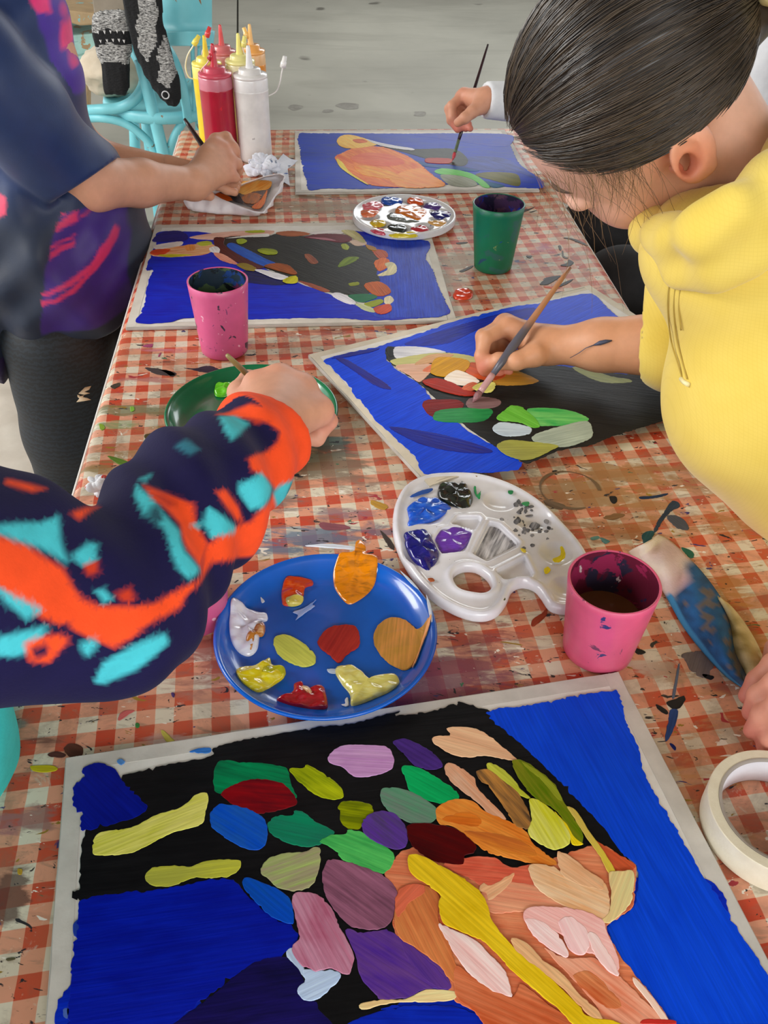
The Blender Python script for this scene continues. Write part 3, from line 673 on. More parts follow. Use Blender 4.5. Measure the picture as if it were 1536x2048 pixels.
# ---- A: nearest
A_TL, A_TR = at(131,1516,.004), at(1237,1344,.004)
dx = (A_TR-A_TL)[:2]; ny_ = np.array([dx[1], -dx[0]])/np.linalg.norm(dx)
A_BL = A_TL[:2]+(ny_*.985+np.array([-dx[1],dx[0]])*0)*.303
paintA = painting('painting', A_TL, A_TR, A_BL, 'nearest painting of a bird, dark wing with colourful feathers on bright blue', .013, .004, .0002)
z4 = Zf(60,1340,2.0757); z5 = Zf(760,1340,1.979)
K1 = (22,22,24); NAVY = (24,16,92)
def clipA(p): return p
L_A = [
 (z4([(200,935),(225,680),(330,560),(385,440),(480,410),(600,385),(700,370),(760,350),(770,320),(870,290),(1000,270),(1170,240),(1350,215),(1450,190),(1536,170)])+z5([(60,180),(150,170),(240,150),(310,125),(390,150),(446,170),(550,272),(676,386),(788,496),(898,608),(974,722),(960,800),(500,900),(100,1300),(-60,1400)])+z4([(1350,1500),(900,1500),(600,1300),(215,945)]), K1, (14,14,16), .0009, 'paint_layer'),
 (z5([(420,172),(560,140),(700,115),(840,90),(900,84),(945,84),(965,150),(975,200),(1020,300),(1045,400),(1110,520),(1160,600),(1210,700),(1270,800),(1330,880),(1400,990),(1460,1090),(1500,1150),(1540,1220),(1600,1400),(1640,1500),(1200,1500),(1090,1330),(960,1150),(900,1010),(1000,930),(1010,780),(950,720),(880,620),(770,510),(660,395),(540,280)]), (0,64,214), (6,74,226), .0009, 'paint_layer'),
 (z4([(285,385),(350,410),(400,470),(450,520),(490,580),(420,620),(300,650),(215,665),(205,600),(175,560),(180,480),(225,440),(215,410)]), (2,16,128), (4,22,146), .0012, 'paint_layer'),
 (z4([(205,960),(330,930),(500,910),(680,880),(830,865),(900,930),(980,1000),(1090,1060),(1115,1100),(1060,1180),(900,1240),(780,1330),(690,1400),(590,1480),(500,1560),(160,1560),(165,1380),(170,1250),(190,1080)]), (2,18,150), (4,28,172), .0010, 'paint_layer'),
 (z4([(560,1520),(700,1390),(800,1310),(930,1215),(1060,1190),(1120,1240),(1140,1290),(1200,1400),(1260,1520),(900,1560)]), NAVY, (14,10,60), .0005, 'paint_layer'),
 (z4([(1240,1560),(1310,1470),(1420,1425),(1536,1395)])+z5([(0,1345),(150,1325),(300,1330),(420,1370),(520,1420),(560,1500),(100,1500)]), (4,30,160), (8,44,190), .0005, 'paint_layer'),
 (z5([(20,790),(130,700),(300,760),(420,740),(560,790),(700,740),(870,690),(960,740),(1012,772),(1010,850),(1000,940),(905,1010),(930,1090),(1000,1190),(1080,1290),(1160,1410),(1200,1500),(520,1500),(380,1360),(290,1300),(230,1170),(130,1110),(60,1060),(50,960),(60,880)]), (214,104,66), (232,146,104), .0006, 'paint_layer'),
 (z4([(768,395),(820,372),(870,380),(960,385),(1050,400),(1075,420),(1085,470),(1110,530),(1070,530),(960,500),(860,500),(770,510)]), (0,140,84), (8,100,64)),
 (z4([(790,520),(820,490),(880,460),(960,450),(1040,465),(1085,500),(1110,555),(1050,580),(960,598),(880,585),(820,545)]), (92,8,20), (138,8,18)),
 (z4([(1075,410),(1130,405),(1150,392),(1200,415),(1270,465),(1300,505),(1295,532),(1240,537),(1180,515),(1110,460)]), (186,196,16), (120,138,4)),
 (z4([(1240,355),(1290,315),(1380,310),(1480,318),(1510,360),(1510,400),(1480,425),(1400,445),(1340,440),(1300,405),(1245,385)]), (204,158,204), (176,120,180)),
 (z4([(1275,570),(1300,545),(1360,545),(1420,560),(1425,600),(1390,625),(1375,660),(1320,662),(1290,635),(1285,590)]), (172,184,0), (104,116,0)),
 (z4([(750,590),(790,555),(850,560),(920,580),(975,620),(985,690),(965,740),(910,745),(830,710),(760,660),(745,630)]), (0,78,206), (26,92,188)),
 (z4([(985,640),(1020,605),(1090,600),(1100,580),(1140,590),(1190,630),(1260,665),(1255,690),(1190,730),(1110,730),(1050,710),(1000,680)]), (4,140,98), (24,118,92)),
 (z4([(1200,715),(1250,685),(1310,680),(1320,662),(1390,675),(1450,715),(1505,755),(1510,800),(1470,845),(1400,830),(1300,790),(1260,745)]), (96,208,104), (62,172,84)),
 (z4([(955,835),(985,785),(1050,760),(1140,755),(1180,735),(1205,740),(1205,800),(1190,860),(1160,905),(1090,920),(1030,905),(990,870)]), (166,192,104), (164,140,128)),
 (z4([(262,710),(290,675),(350,665),(410,655),(450,640),(520,600),(590,580),(640,560),(690,515),(730,508),(742,540),(730,590),(715,640),(660,660),(590,680),(480,735),(400,765),(290,772),(260,760)]), (204,204,70), (232,226,120)),
 (z4([(475,850),(520,815),(600,810),(670,815),(720,795),(800,787),(872,790),(870,830),(820,860),(740,868),(680,865),(600,895),(530,900),(490,885)]), (208,208,62), (176,178,70)),
 (z4([(880,880),(900,858),(960,880),(1040,915),(1085,960),(1098,1045),(1080,1055),(1010,1030),(950,980),(900,920)]), (0,74,196), (10,82,180)),
 (z4([(1310,1080),(1380,1085),(1470,1075)])+z5([(30,1025),(90,1060),(150,1110),(230,1160),(285,1260),(190,1265),(100,1300),(0,1305)])+z4([(1440,1355),(1370,1270),(1350,1180)]), (78,40,146), (104,64,140)),
 (z5([(60,1010),(110,1060),(170,1130),(230,1180),(280,1250),(240,1262),(160,1210),(100,1130)]), (104,62,140), (78,44,140)),
 (z4([(1215,830),(1240,785),(1300,790),(1400,820),(1490,870),(1525,920),(1520,960),(1495,1050),(1430,1080),(1340,1070),(1290,1030),(1240,960),(1215,890)]), (160,100,128), (118,72,94)),
 (z4([(1062,1180),(1085,1150),(1120,1180),(1140,1240),(1150,1290),(1110,1240)]), (196,218,245), (180,200,232)),
 (z4([(1110,1320),(1140,1290),(1130,1240),(1200,1245),(1250,1240),(1295,1270),(1250,1320),(1200,1365),(1150,1375),(1120,1355)]), (194,216,246), (176,200,236)),
 (z4([(1088,960),(1100,925),(1160,922),(1210,940),(1260,1000),(1290,1070),(1320,1130),(1345,1190),(1330,1255),(1310,1265),(1250,1240),(1190,1250),(1130,1230),(1090,1180),(1090,1140),(1115,1110),(1100,1020)]), (174,88,118), (200,140,166)),
 (z5([(0,1305),(100,1300),(180,1265),(300,1272),(290,1305),(200,1315),(100,1315),(20,1325),(-70,1345),(-80,1320)]), (242,228,166), (236,200,140)),
 (z5([(50,290),(75,270),(130,280),(200,320),(240,360),(245,385),(200,395),(140,380),(90,330)]), (74,44,130), (60,34,104)),
 (z5([(205,280),(225,258),(275,258),(265,230),(330,225),(400,240),(470,290),(530,340),(545,360),(490,355),(420,340),(360,345),(300,340),(240,310)]), (228,172,132), (238,196,154)),
 (z5([(85,395),(100,377),(170,392),(250,440),(305,480),(310,510),(260,530),(180,515),(120,480),(100,430)]), (0,146,78), (6,182,100)),
 (z5([(0,490),(20,465),(90,470),(160,500),(220,540),(230,580),(190,610),(120,605),(50,570),(10,530)]), (84,148,112), (112,132,120)),
 (z5([(-70,600),(-40,570),(20,555),(70,575),(108,630),(105,700),(60,710),(0,690),(-60,650)]), (94,52,160), (80,62,112)),
 (z5([(255,390),(270,367),(320,385),(370,420),(390,470),(420,500),(500,590),(440,575),(380,520),(310,470),(270,430)]), (228,184,154), (214,150,112)),
 (z5([(225,545),(300,510),(370,520),(420,560),(520,600),(580,640),(610,690),(690,750),(690,775),(600,765),(500,745),(420,720),(370,680),(290,620),(235,610)]), (216,112,28), (236,152,62)),
 (z5([(240,590),(330,560),(400,590),(390,620),(330,615)]), (228,130,40), (206,100,24)),
 (z5([(330,640),(400,640),(520,660),(600,700),(620,740),(520,730),(420,690)]), (226,138,44), (196,104,40)),
 (z5([(420,375),(450,370),(510,410),(560,470),(600,510),(560,500),(500,460),(450,430)]), (170,176,6), (196,200,70)),
 (z5([(380,400),(430,395),(490,440),(540,480),(580,540),(600,590),(590,630),(540,620),(500,560),(480,530),(430,460),(400,440)]), (64,54,46), (196,136,64)),
 (z5([(520,365),(560,355),(620,390),(690,450),(720,510),(760,570),(800,640),(800,690),(760,665),(720,590),(690,550),(620,510),(570,460)]), (88,118,0), (130,132,26)),
 (z5([(560,362),(620,395),(690,455),(722,515),(700,510),(640,440),(580,390)]), (132,140,26), (150,160,40)),
 (z5([(690,560),(740,610),(770,660),(805,690),(760,690),(745,640)]), (236,206,0), (240,220,40)),
 (z5([(590,520),(620,510),(690,560),(740,620),(755,680),(720,705),(680,710),(620,680),(585,640),(600,590)]), (206,206,40), (228,228,118)),
 (z5([(820,650),(880,690),(960,735),(1012,768),(1000,800),(930,795),(880,720)]), (216,98,58), (200,84,48)),
 (z5([(740,540),(780,560),(830,640),(880,710),(925,780),(930,800),(905,805),(870,740),(820,670),(770,590)]), (218,194,62), (206,180,90)),
 (z5([(250,770),(350,740),(450,740),(520,780),(600,770),(700,820),(620,850),(520,860),(440,880),(360,830)]), (212,88,64), (232,122,92)),
 (z5([(105,620),(160,605),(230,610),(310,630),(370,680),(378,720),(335,735),(330,770),(250,765),(180,740),(120,690)]), (84,2,4), (64,2,6)),
 (z5([(60,950),(110,880),(180,850),(240,900),(230,980),(270,1060),(300,1160),(340,1220),(290,1240),(230,1170),(140,1100),(70,1050)]), (228,144,82), (204,112,62)),
 (z5([(60,900),(100,850),(170,845),(180,880),(120,920),(70,980)]), (226,112,82), (214,100,66)),
 (z5([(300,1170),(380,1220),(520,1290),(560,1240),(680,1330),(790,1410),(800,1500),(520,1500),(370,1350),(300,1290)]), (196,86,44), (216,122,80)),
 (z5([(400,880),(480,840),(600,850),(700,900),(800,960),(700,980),(560,960),(440,960)]), (226,136,104), (236,168,130)),
 (z5([(650,1100),(740,1140),(850,1140),(960,1220),(1040,1300),(1130,1390),(1180,1500),(920,1500),(860,1340),(760,1220)]), (228,132,98), (242,176,146)),
 (z5([(760,1210),(830,1190),(900,1250),(960,1330),(900,1340),(820,1280)]), (196,84,40), (222,140,90)),
 (z5([(590,770),(680,775),(720,800),(830,850),(890,840),(910,900),(910,960),(880,990),(800,960),(720,930),(640,880),(600,830)]), (242,208,168), (230,172,120)),
 (z5([(700,715),(760,740),(820,790),(880,830),(880,870),(820,860),(740,830),(710,790)]), (240,200,158), (228,164,116)),
 (z5([(390,870),(410,840),(440,850),(530,798),(520,840),(470,890),(430,915),(420,885)]), (238,192,146), (230,160,116)),
 (z5([(905,805),(960,795),(1005,800),(1000,900),(990,930),(920,1000),(870,990),(905,960),(915,880)]), (226,216,152), (232,200,140)),
 (z5([(565,970),(590,940),(680,935),(790,945),(880,985),(900,1040),(940,1130),(945,1210),(900,1190),(850,1130),(800,1120),(740,1090),(720,1050),(640,1020),(590,1010)]), (242,172,166), (250,196,190)),
 (z5([(575,985),(640,995),(700,1040),(740,1100),(745,1138),(700,1125),(630,1075),(590,1030)]), (246,198,196), (252,222,220)),
 (z5([(710,990),(760,975),(820,1030),(830,1090),(800,1130),(750,1110),(720,1040)]), (246,194,196), (250,216,214)),
 (z5([(820,1050),(850,1040),(900,1110),(935,1170),(945,1213),(900,1190),(850,1130)]), (246,200,196), (252,224,220)),
 (z5([(230,1000),(290,1025),(380,1070),(440,1130),(500,1200),(520,1260),(520,1295),(440,1270),(360,1210),(300,1130),(250,1050)]), (246,196,192), (252,228,224)),
 (z5([(520,1060),(580,1080),(650,1150),(720,1200),(800,1290),(870,1350),(880,1385),(830,1370),(780,1320),(700,1240),(600,1170),(540,1120)]), (238,194,142), (228,170,120)),
 (z5([(110,740),(140,728),(200,750),(270,790),(340,830),(400,880),(430,930),(440,980),(490,1050),(560,1130),(640,1190),(720,1260),(790,1330),(830,1370),(940,1390),(1000,1440),(960,1490),(790,1420),(700,1340),(600,1260),(520,1190),(450,1110),(400,1070),(330,1040),(250,1000),(230,930),(235,890),(170,840),(120,800)]), (214,174,0), (240,206,36)),
 (z5([(1000,1215),(1030,1235),(1100,1320),(1150,1400),(1120,1395),(1060,1310),(1010,1250)]), (246,226,208), (240,200,180)),
 (z5([(1030,1390),(1060,1380),(1160,1385),(1165,1402),(1040,1402)]), (212,52,42), (190,44,38)),
 (z4([(660,340),(700,325),(750,322),(745,345),(690,345)]), (10,84,176), (60,120,190), .0009),
 (z4([(360,380),(375,368),(395,380),(380,395)]), (60,120,190), (90,140,200), .0006),
]
def pix(p):
    """photo pixel of a table-top point (inverse of at)"""
    P = np.asarray(p, float)-CAM; cp, sp = math.cos(PITCH), math.sin(PITCH); fw = P[1]*cp-P[2]*sp
    v = -(P[2]*cp+P[1]*sp)/fw*FPX; u = P[0]/fw*FPX; c, s = math.cos(-ROLL), math.sin(-ROLL)
    return (c*u-s*v+768, s*u+c*v+1024)
dA = dx/np.linalg.norm(dx); pA = lambda x, y: pix(np.append(A_TL[:2]+dA*x+ny_*y, ZP))
L_A.insert(0, ([pA(.020,.16), pA(.21,.165), pA(.405,.17), pA(.408,.23), pA(.404,.284), pA(.30,.288), pA(.15,.286), pA(.022,.284), pA(.018,.22)], (2,30,170), (4,44,190), .0009, 'paint_layer'))
stroke_set(paintA, L_A, ZP)
# black dry-brush ticks breaking the white edge
for pts in ([(915,1404),(935,1408),(962,1424),(985,1438),(960,1446),(938,1432)], [(880,1420),(902,1420),(925,1440),(905,1448)], [(836,1424),(868,1432),(872,1448),(846,1444)], [(770,1440),(800,1442),(830,1458),(790,1458)], [(706,1456),(735,1452),(765,1466),(720,1472)], [(616,1462),(645,1460),(690,1464),(660,1480),(620,1482)], [(540,1476),(570,1470),(590,1484),(556,1492)], [(470,1484),(500,1482),(530,1492),(490,1500)], [(425,1496),(455,1494),(500,1500),(480,1512),(436,1510)], [(150,1783),(170,1780),(176,1800),(160,1802)]):
    stroke(paintA, pts, K1, None, ZP+.00014, .0003, .0010)
for pts, cc in (([(148,1580),(160,1572),(166,1590),(150,1594)], (6,30,150)), ([(146,1850),(158,1840),(160,1870),(148,1872)], (40,70,180)), ([(134,2010),(146,2004),(148,2030),(134,2032)], (30,50,170)), ([(126,2018),(140,2016),(140,2036),(126,2036)], (80,110,190))):
    stroke(paintA, pts, cc, None, ZP+.00014, .0003, .0012)

# ---- B: middle left
B_TL = at(310,451,.004); th = math.radians(5.6); b_tr = B_TL[:2]+np.array([math.cos(th), math.sin(th)])*.424; b_bl = B_TL[:2]+np.array([math.sin(th), -math.cos(th)])*.328
paintB = painting('painting', B_TL, b_tr, b_bl, 'painting with a black bird wing on blue, lying left of the green cup', .012, .004, .0003, plain('cream_tape', (224,218,206), .7, (206,198,186), 40))
zB = Zf(220,400,2.0757)
L_B = [
 (zB([(190,180),(200,135),(300,130),(460,150),(620,270),(770,340),(900,385),(1100,460),(1190,400),(1160,250),(1060,190),(1010,130),(1150,150),(1290,165),(1330,190),(1310,240),(1340,290),(1330,320),(1365,360),(1385,410),(1410,470),(1300,490),(1080,500),(900,490),(600,495),(330,490),(240,510),(115,512),(125,470),(145,420),(150,370),(165,320),(175,290),(150,285)]), (20,26,160), (14,40,184), .0012, 'paint_layer'),
 (zB([(1040,150),(1290,165),(1330,190),(1310,240),(1340,290),(1365,360),(1400,470),(1250,490),(1100,485),(1060,420),(1080,300),(1060,220)]), (8,40,160), (20,60,186), .0010, 'paint_layer'),
 (zB([(500,320),(600,290),(740,340),(690,356),(560,342)]), (20,18,52), (22,20,90), .0004),
 (zB([(430,160),(520,150),(640,150),(700,140),(800,150),(880,140),(1000,180),(1080,200),(1130,240),(1110,300),(1120,340),(1060,400),(1000,395),(900,380),(780,335),(620,275),(480,230)]), (40,38,33), (30,29,26), .0005, 'paint_layer'),
 (zB([(175,170),(215,135),(290,128),(325,150),(310,170),(230,175)]), (36,30,128), None),
 (zB([(330,155),(450,135),(560,128),(680,128),(640,150),(520,150),(420,165)]), (226,192,176), (200,146,128)),
 (zB([(560,130),(630,125),(640,135),(580,138)]), (172,182,44)), (zB([(480,160),(560,148),(650,140),(655,152),(560,155)]), (232,230,226)),
 (zB([(690,135),(760,128),(830,140),(770,152),(710,148)]), (176,100,56), (150,80,44)), (zB([(830,135),(900,125),(980,125),(960,140),(860,145)]), (234,228,226)),
 (zB([(165,225),(190,205),(300,190),(400,180),(440,195),(400,225),(300,235),(200,235)]), (222,192,148), (206,120,66)), (zB([(165,220),(190,205),(250,205),(230,225),(190,230)]), (216,72,30)),
 (zB([(180,190),(240,178),(300,172),(290,190),(200,205)]), (226,216,212)), (zB([(200,228),(280,225),(340,228),(250,238)]), (202,192,40)), (zB([(310,190),(345,185),(355,205),(320,212)]), (232,150,80)),
 (zB([(360,178),(410,170),(425,185),(380,192)]), (180,186,60)), (zB([(430,160),(475,158),(480,190),(560,240),(640,275),(600,285),(520,255),(450,215)]), (88,30,26), (70,24,22)),
 (zB([(412,200),(440,192),(458,205),(450,220),(420,215)]), (238,236,236)), (zB([(430,220),(470,225),(530,262),(520,268),(460,250)]), (198,118,98), (216,150,128)),
 (zB([(485,185),(510,178),(560,200),(640,240),(690,265),(640,275),(560,240),(500,205)]), (20,70,166), (30,86,180)), (zB([(640,275),(690,262),(740,270),(775,300),(765,310),(720,300)]), (156,78,26), (110,56,24)),
 (zB([(525,268),(560,262),(605,280),(600,295),(560,290)]), (142,120,40)), (zB([(600,290),(640,290),(720,310),(745,325),(700,330),(630,305)]), (234,232,238)), (zB([(715,335),(740,320),(775,315),(778,342),(740,347)]), (196,190,20)),
 (zB([(780,335),(830,345),(890,365),(915,380),(880,380),(820,355)]), (152,78,50)), (zB([(918,390),(950,385),(1000,405),(1022,430),(990,432),(940,410)]), (228,224,230)),
 (zB([(990,395),(1080,390),(1110,405),(1050,425),(1010,415)]), (30,110,70)), (zB([(1020,430),(1060,435),(1100,455),(1095,467),(1050,455)]), (194,202,152)), (zB([(1055,430),(1120,412),(1135,425),(1090,445)]), (154,164,24)),
 (zB([(1140,405),(1165,398),(1180,415),(1160,435),(1140,430)]), (226,212,172)), (zB([(1100,445),(1160,432),(1168,460),(1130,475),(1100,465)]), (206,76,40)), (zB([(1055,350),(1110,338),(1150,355),(1165,385),(1120,400),(1080,385)]), (188,88,16), (156,70,12)),
 (zB([(1090,205),(1140,210),(1155,235),(1120,245),(1095,225)]), (192,78,22)), (zB([(1095,260),(1130,240),(1160,250),(1150,280),(1115,295)]), (202,86,20), (226,120,40)), (zB([(1140,265),(1170,258),(1190,275),(1185,305),(1140,315),(1110,312),(1150,290)]), (228,218,172)),
 (zB([(805,155),(880,140),(980,145),(1005,165),(960,178),(880,165)]), (116,32,46), (90,24,36)), (zB([(820,155),(900,158),(940,170),(880,165)]), (178,114,128)), (zB([(995,170),(1050,165),(1065,185),(1020,190)]), (226,196,172)),
 (zB([(960,128),(1020,130),(1060,170),(1040,175)]), (206,196,132)), (zB([(1060,185),(1100,195),(1105,210),(1075,205)]), (172,122,22)),
 (zB([(525,165),(550,160),(570,170),(550,182),(530,180)]), (152,172,30)), (zB([(610,208),(640,200),(690,208),(690,225),(640,225)]), (160,172,20), (96,110,20)), (zB([(960,185),(980,182),(995,195),(985,208),(965,203)]), (168,180,50)),
 (zB([(945,275),(970,245),(1000,235),(1035,240),(1005,262),(960,278)]), (128,150,44), (96,118,36)), (zB([(805,230),(830,225),(865,258),(835,265)]), (154,88,58), (120,60,40)), (zB([(990,347),(1030,340),(1035,352),(1000,358)]), (150,160,24)),
 (zB([(148,285),(165,278),(180,285),(160,293)]), (22,34,160), None, .0009),
]
stroke_set(paintB, L_B, ZP)

# ---- C: middle right, under the arm
C_TL, C_TR, C_BL = at(616,712,.0085), at(1166,575,.0085), at(826,966,.0085)
cx = (C_TR-C_TL)[:2]; cyv = np.array([cx[1], -cx[0]])/np.linalg.norm(cx); C_BL2 = C_TL[:2]+cyv*.288
C_TR2 = C_TL[:2]+cx/np.linalg.norm(cx)*.428
paintC = painting('painting', C_TL, C_TR2, C_BL2, 'painting being worked on with a brush, under the bare arm of the person in yellow', .011, .005, .0004, plain('ivory_tape', (226,216,196), .7, (206,196,176), 40))
paintC.location.z += .0045
zC = Zf(600,480,1.92)
L_C = [
 (zC([(90,460),(200,430),(340,395),(450,360),(600,310),(800,260),(950,235),(1090,205),(1140,215),(1180,260),(1230,300),(1300,350),(1420,450),(1420,490),(1250,520),(960,490),(760,480),(560,440),(370,420),(345,470),(480,570),(500,600),(620,710),(760,800),(860,855),(800,890),(600,895),(500,905),(460,880),(440,830),(370,770),(300,700),(250,640),(210,600),(180,550),(120,490)]), (2,56,196), (10,68,214), .0013, 'paint_layer'),
 (zC([(330,415),(370,410),(560,430),(760,480),(960,480),(1250,515),(1380,488),(1480,475),(1560,600),(1500,650),(1440,675),(1380,700),(1330,715),(1270,735),(1200,755),(1110,790),(1000,810),(900,850),(860,855),(760,800),(630,710),(510,600),(480,570),(345,470)]), (36,36,34), (28,28,27), .0008, 'paint_layer'),
 (zC([(400,400),(600,330),(800,275),(900,260),(880,300),(700,340),(560,400)]), (14,26,130), (20,40,170)),
 (zC([(130,450),(170,455),(250,500),(330,550),(350,575),(290,560),(200,500)]), (42,22,104), (20,30,140)), (zC([(340,720),(450,730),(600,760),(740,810),(650,820),(480,790)]), (30,22,112), (14,34,150)),
 (zC([(120,455),(180,435),(300,415),(280,430),(180,450)]), (30,20,110), (10,40,160)),
 (zC([(330,420),(360,410),(365,440),(345,450)]), (24,24,26)), (zC([(360,415),(400,408),(480,412),(560,430),(510,440),(440,450),(370,455)]), (228,228,230), (190,190,198)),
 (zC([(345,465),(400,450),(500,435),(600,435),(690,455),(690,475),(600,470),(480,470),(400,490)]), (178,178,112), (196,190,120)), (zC([(365,485),(440,475),(520,480),(500,510),(460,545),(420,520)]), (218,178,154), (206,158,130)),
 (zC([(440,480),(500,440),(590,440),(540,465)]), (208,164,118), (190,140,96)), (zC([(470,500),(520,470),(505,505)]), (226,122,82)),
 (zC([(760,490),(830,500),(900,530),(915,545),(860,558),(780,560),(740,550)]), (152,122,54), (196,136,44)), (zC([(620,480),(680,470),(760,490),(790,520),(740,540),(660,525)]), (206,92,42), (176,78,44)),
 (zC([(500,500),(520,455),(580,450),(650,465),(640,500),(580,525),(520,520)]), (208,152,0), (180,128,8)), (zC([(555,530),(600,500),(660,520),(690,545),(640,560),(580,550)]), (238,232,222), (226,212,190)),
 (zC([(470,540),(520,530),(580,545),(640,575),(700,590),(640,600),(560,585),(490,560)]), (166,36,12), (136,28,10)), (zC([(620,570),(660,545),(690,560),(660,580)]), (222,112,72)), (zC([(660,570),(700,545),(748,548),(745,575),(720,588)]), (226,222,122)),
 (zC([(470,640),(485,615),(540,612),(610,615),(630,640),(580,670),(510,680)]), (128,16,12), (100,10,10)), (zC([(510,680),(530,655),(620,645),(735,650),(730,680),(680,700),(540,698)]), (24,112,60), (44,140,74)),
 (zC([(638,625),(660,605),(720,603),(768,615),(765,635),(720,648),(650,645)]), (136,106,106), (116,88,90)),
 (zC([(870,655),(900,645),(1000,648),(1070,665),(1110,690),(1050,710),(920,715),(900,690)]), (42,154,74), (112,186,100)), (zC([(755,680),(790,650),(810,635),(850,640),(870,655),(900,680),(920,715),(890,720),(840,700),(770,695)]), (90,166,48), (112,186,70)),
 (zC([(890,755),(930,735),(1000,715),(1100,695),(1125,735),(1110,765),(1020,795),(940,785),(900,775)]), (166,178,162), (146,158,144)), (zC([(740,720),(770,700),(830,705),(885,720),(880,745),(800,755),(750,740)]), (194,208,218), (172,188,202)),
 (zC([(755,790),(800,768),(900,775),(990,790),(960,810),(900,840),(850,845),(790,825)]), (158,158,72), (136,136,66)),
 (zC([(1047,495),(1060,487),(1120,500),(1200,525),(1265,535),(1270,548),(1180,550),(1110,530)]), (194,204,132), (170,178,130)),
]
stroke_set(paintC, L_C, .0109)

# ---- D: farthest
D_TL, D_BL = at(589,262,.004), at(597,386,.004); D_BR = at(1086,381,.004)
dxx = (D_BR-D_BL)[:2]; D_TR = D_TL[:2]+dxx
paintD = painting('painting', D_TL, D_TR, D_BL, 'farthest painting, orange bird on blue at the far table edge', .010, .004, .0003)
zD = Zf(560,200,2.56)
L_D = [
 (zD([(95,175),(180,170),(600,172),(1150,175),(1180,230),(1230,330),(1330,400),(1345,450),(1240,450),(1100,440),(900,430),(600,450),(450,455),(300,455),(215,455),(150,460),(130,400),(110,330),(100,250)]), (22,56,180), (44,68,160), .0014, 'paint_layer'),
 (zD([(700,178),(1150,175),(1180,230),(1100,240),(960,220),(820,200)]), (60,64,150), (30,60,170)), (zD([(880,330),(1000,290),(1150,300),(1240,350),(1300,400),(1200,370),(1020,360)]), (44,54,110), (60,80,170)),
 (zD([(480,225),(680,250),(880,250),(960,300),(930,340),(780,310),(640,270)]), (62,64,54), (50,52,46)),
 (zD([(700,310),(780,330),(900,340),(1020,360),(960,365),(820,350),(720,335)]), (0,80,150), (10,70,130)),
 (zD([(1000,385),(1050,370),(1150,370),(1220,385),(1225,440),(1140,425),(1080,410)]), (112,106,20), (90,88,16)), (zD([(1040,415),(1100,425),(1150,440),(1090,448)]), (0,90,132)),
 (zD([(820,385),(900,385),(980,405),(1010,435),(940,445),(860,430)]), (162,168,152)), (zD([(790,365),(830,350),(920,360),(990,380),(1040,410),(1075,445),(1040,445),(980,405),(900,385),(820,380)]), (100,188,92), (120,200,104)),
 (zD([(280,290),(320,270),(400,240),(520,240),(640,280),(720,330),(790,390),(840,440),(700,448),(560,445),(450,430),(350,370),(300,330)]), (214,92,44), (232,140,64), .0010),
 (zD([(560,400),(700,350),(790,390),(840,440),(640,448)]), (232,132,56), (236,160,80), .0012), (zD([(360,300),(440,270),(560,280),(640,320),(560,340),(430,330)]), (214,84,56), (226,120,80)), (zD([(380,340),(470,340),(580,370),(640,410),(520,400),(420,380)]), (222,104,40), (232,176,70)),
 (zD([(290,300),(320,320),(360,370),(450,430),(430,425),(340,370),(300,335)]), (214,184,56), (226,206,90)), (zD([(290,215),(310,185),(360,178),(430,195),(500,225),(420,245),(330,245)]), (228,168,54), (236,200,100)), (zD([(370,205),(420,200),(450,215),(400,222)]), (226,110,50)),
 (zD([(440,200),(520,220),(600,235),(680,248),(680,258),(590,248),(500,230)]), (228,228,234)), (zD([(740,310),(760,297),(870,300),(880,318),(850,327),(760,322)]), (156,44,32), (180,60,40)),
]
stroke_set(paintD, L_D, ZP)

# ================================================================ OBJECTS ON THE TABLE
def cup(px, py, r_top, r_bot, h, mat, inside, label, water=None):
    c = at(px, py, 0)
    t = .0022
    prof = [(0, .0006), (r_bot-.002, .0), (r_bot, .002)]+[(r_bot+(r_top-r_bot)*k/10, .002+(h-.002)*k/10) for k in range(1, 11)]
    prof += [(r_top-t*.5, h+.0008), (r_top-t, h)]
    V, F = lathe(prof, 56)
    F = [f for f in F if len(f) == 4]
    root = mesh_from('paint_cup', V, F, mat); put(root, (c[0], c[1], TT+.0006))
    V2, F2 = lathe([(r_top-t, h)]+[(r_bot-t+(r_top-r_bot)*k/10, .004+(h-.004)*k/10) for k in range(9, -1, -1)]+[(0, .004)], 56)
    F2 = [f for f in F2 if len(f) == 4]
    mesh_from('inner_wall', V2, F2, inside, root)
    if water:
        wz, wm = water; rr = r_bot-t+(r_top-r_bot)*(wz-.004)/(h-.004)-.0002
        V3 = [(rr*math.cos(2*PI*k/56), rr*math.sin(2*PI*k/56), wz) for k in range(56)]
        mesh_from('paint_water', V3, [tuple(range(56))], wm, root)
    tag(root, label, 'cup', 'plastic paint-water cups')
    return root
pink1 = splotchy('pink_plastic', (214,92,140), [((58,48,70), 60, .63, 1), ((235,180,200), 90, .665, 2), ((120,60,110), 45, .66, 3)], .35)
pink2 = splotchy('pink_plastic_near', (224,92,128), [((120,60,90), 58, .655, 4), ((60,60,110), 52, .68, 5), ((240,170,180), 120, .72, 6)], .3)
green_p = splotchy('green_plastic', (10,112,78), [((30,70,104), 26, .66, 1), ((40,100,90), 30, .60, 2), ((120,150,90), 110, .69, 3), ((24,70,160), 70, .70, 4)], .35)
in_dark = splotchy('paint_coated_inside', (36,52,66), [((30,60,120), 30, .55, 1), ((70,90,60), 40, .6, 2), ((100,40,80), 35, .62, 3), ((20,26,30), 30, .56, 4)], .35)
in_red = splotchy('maroon_coated_inside', (104,28,52), [((46,40,62), 26, .55, 1), ((150,40,80), 40, .58, 2), ((210,190,190), 60, .68, 3), ((24,40,80), 36, .62, 4)], .35)
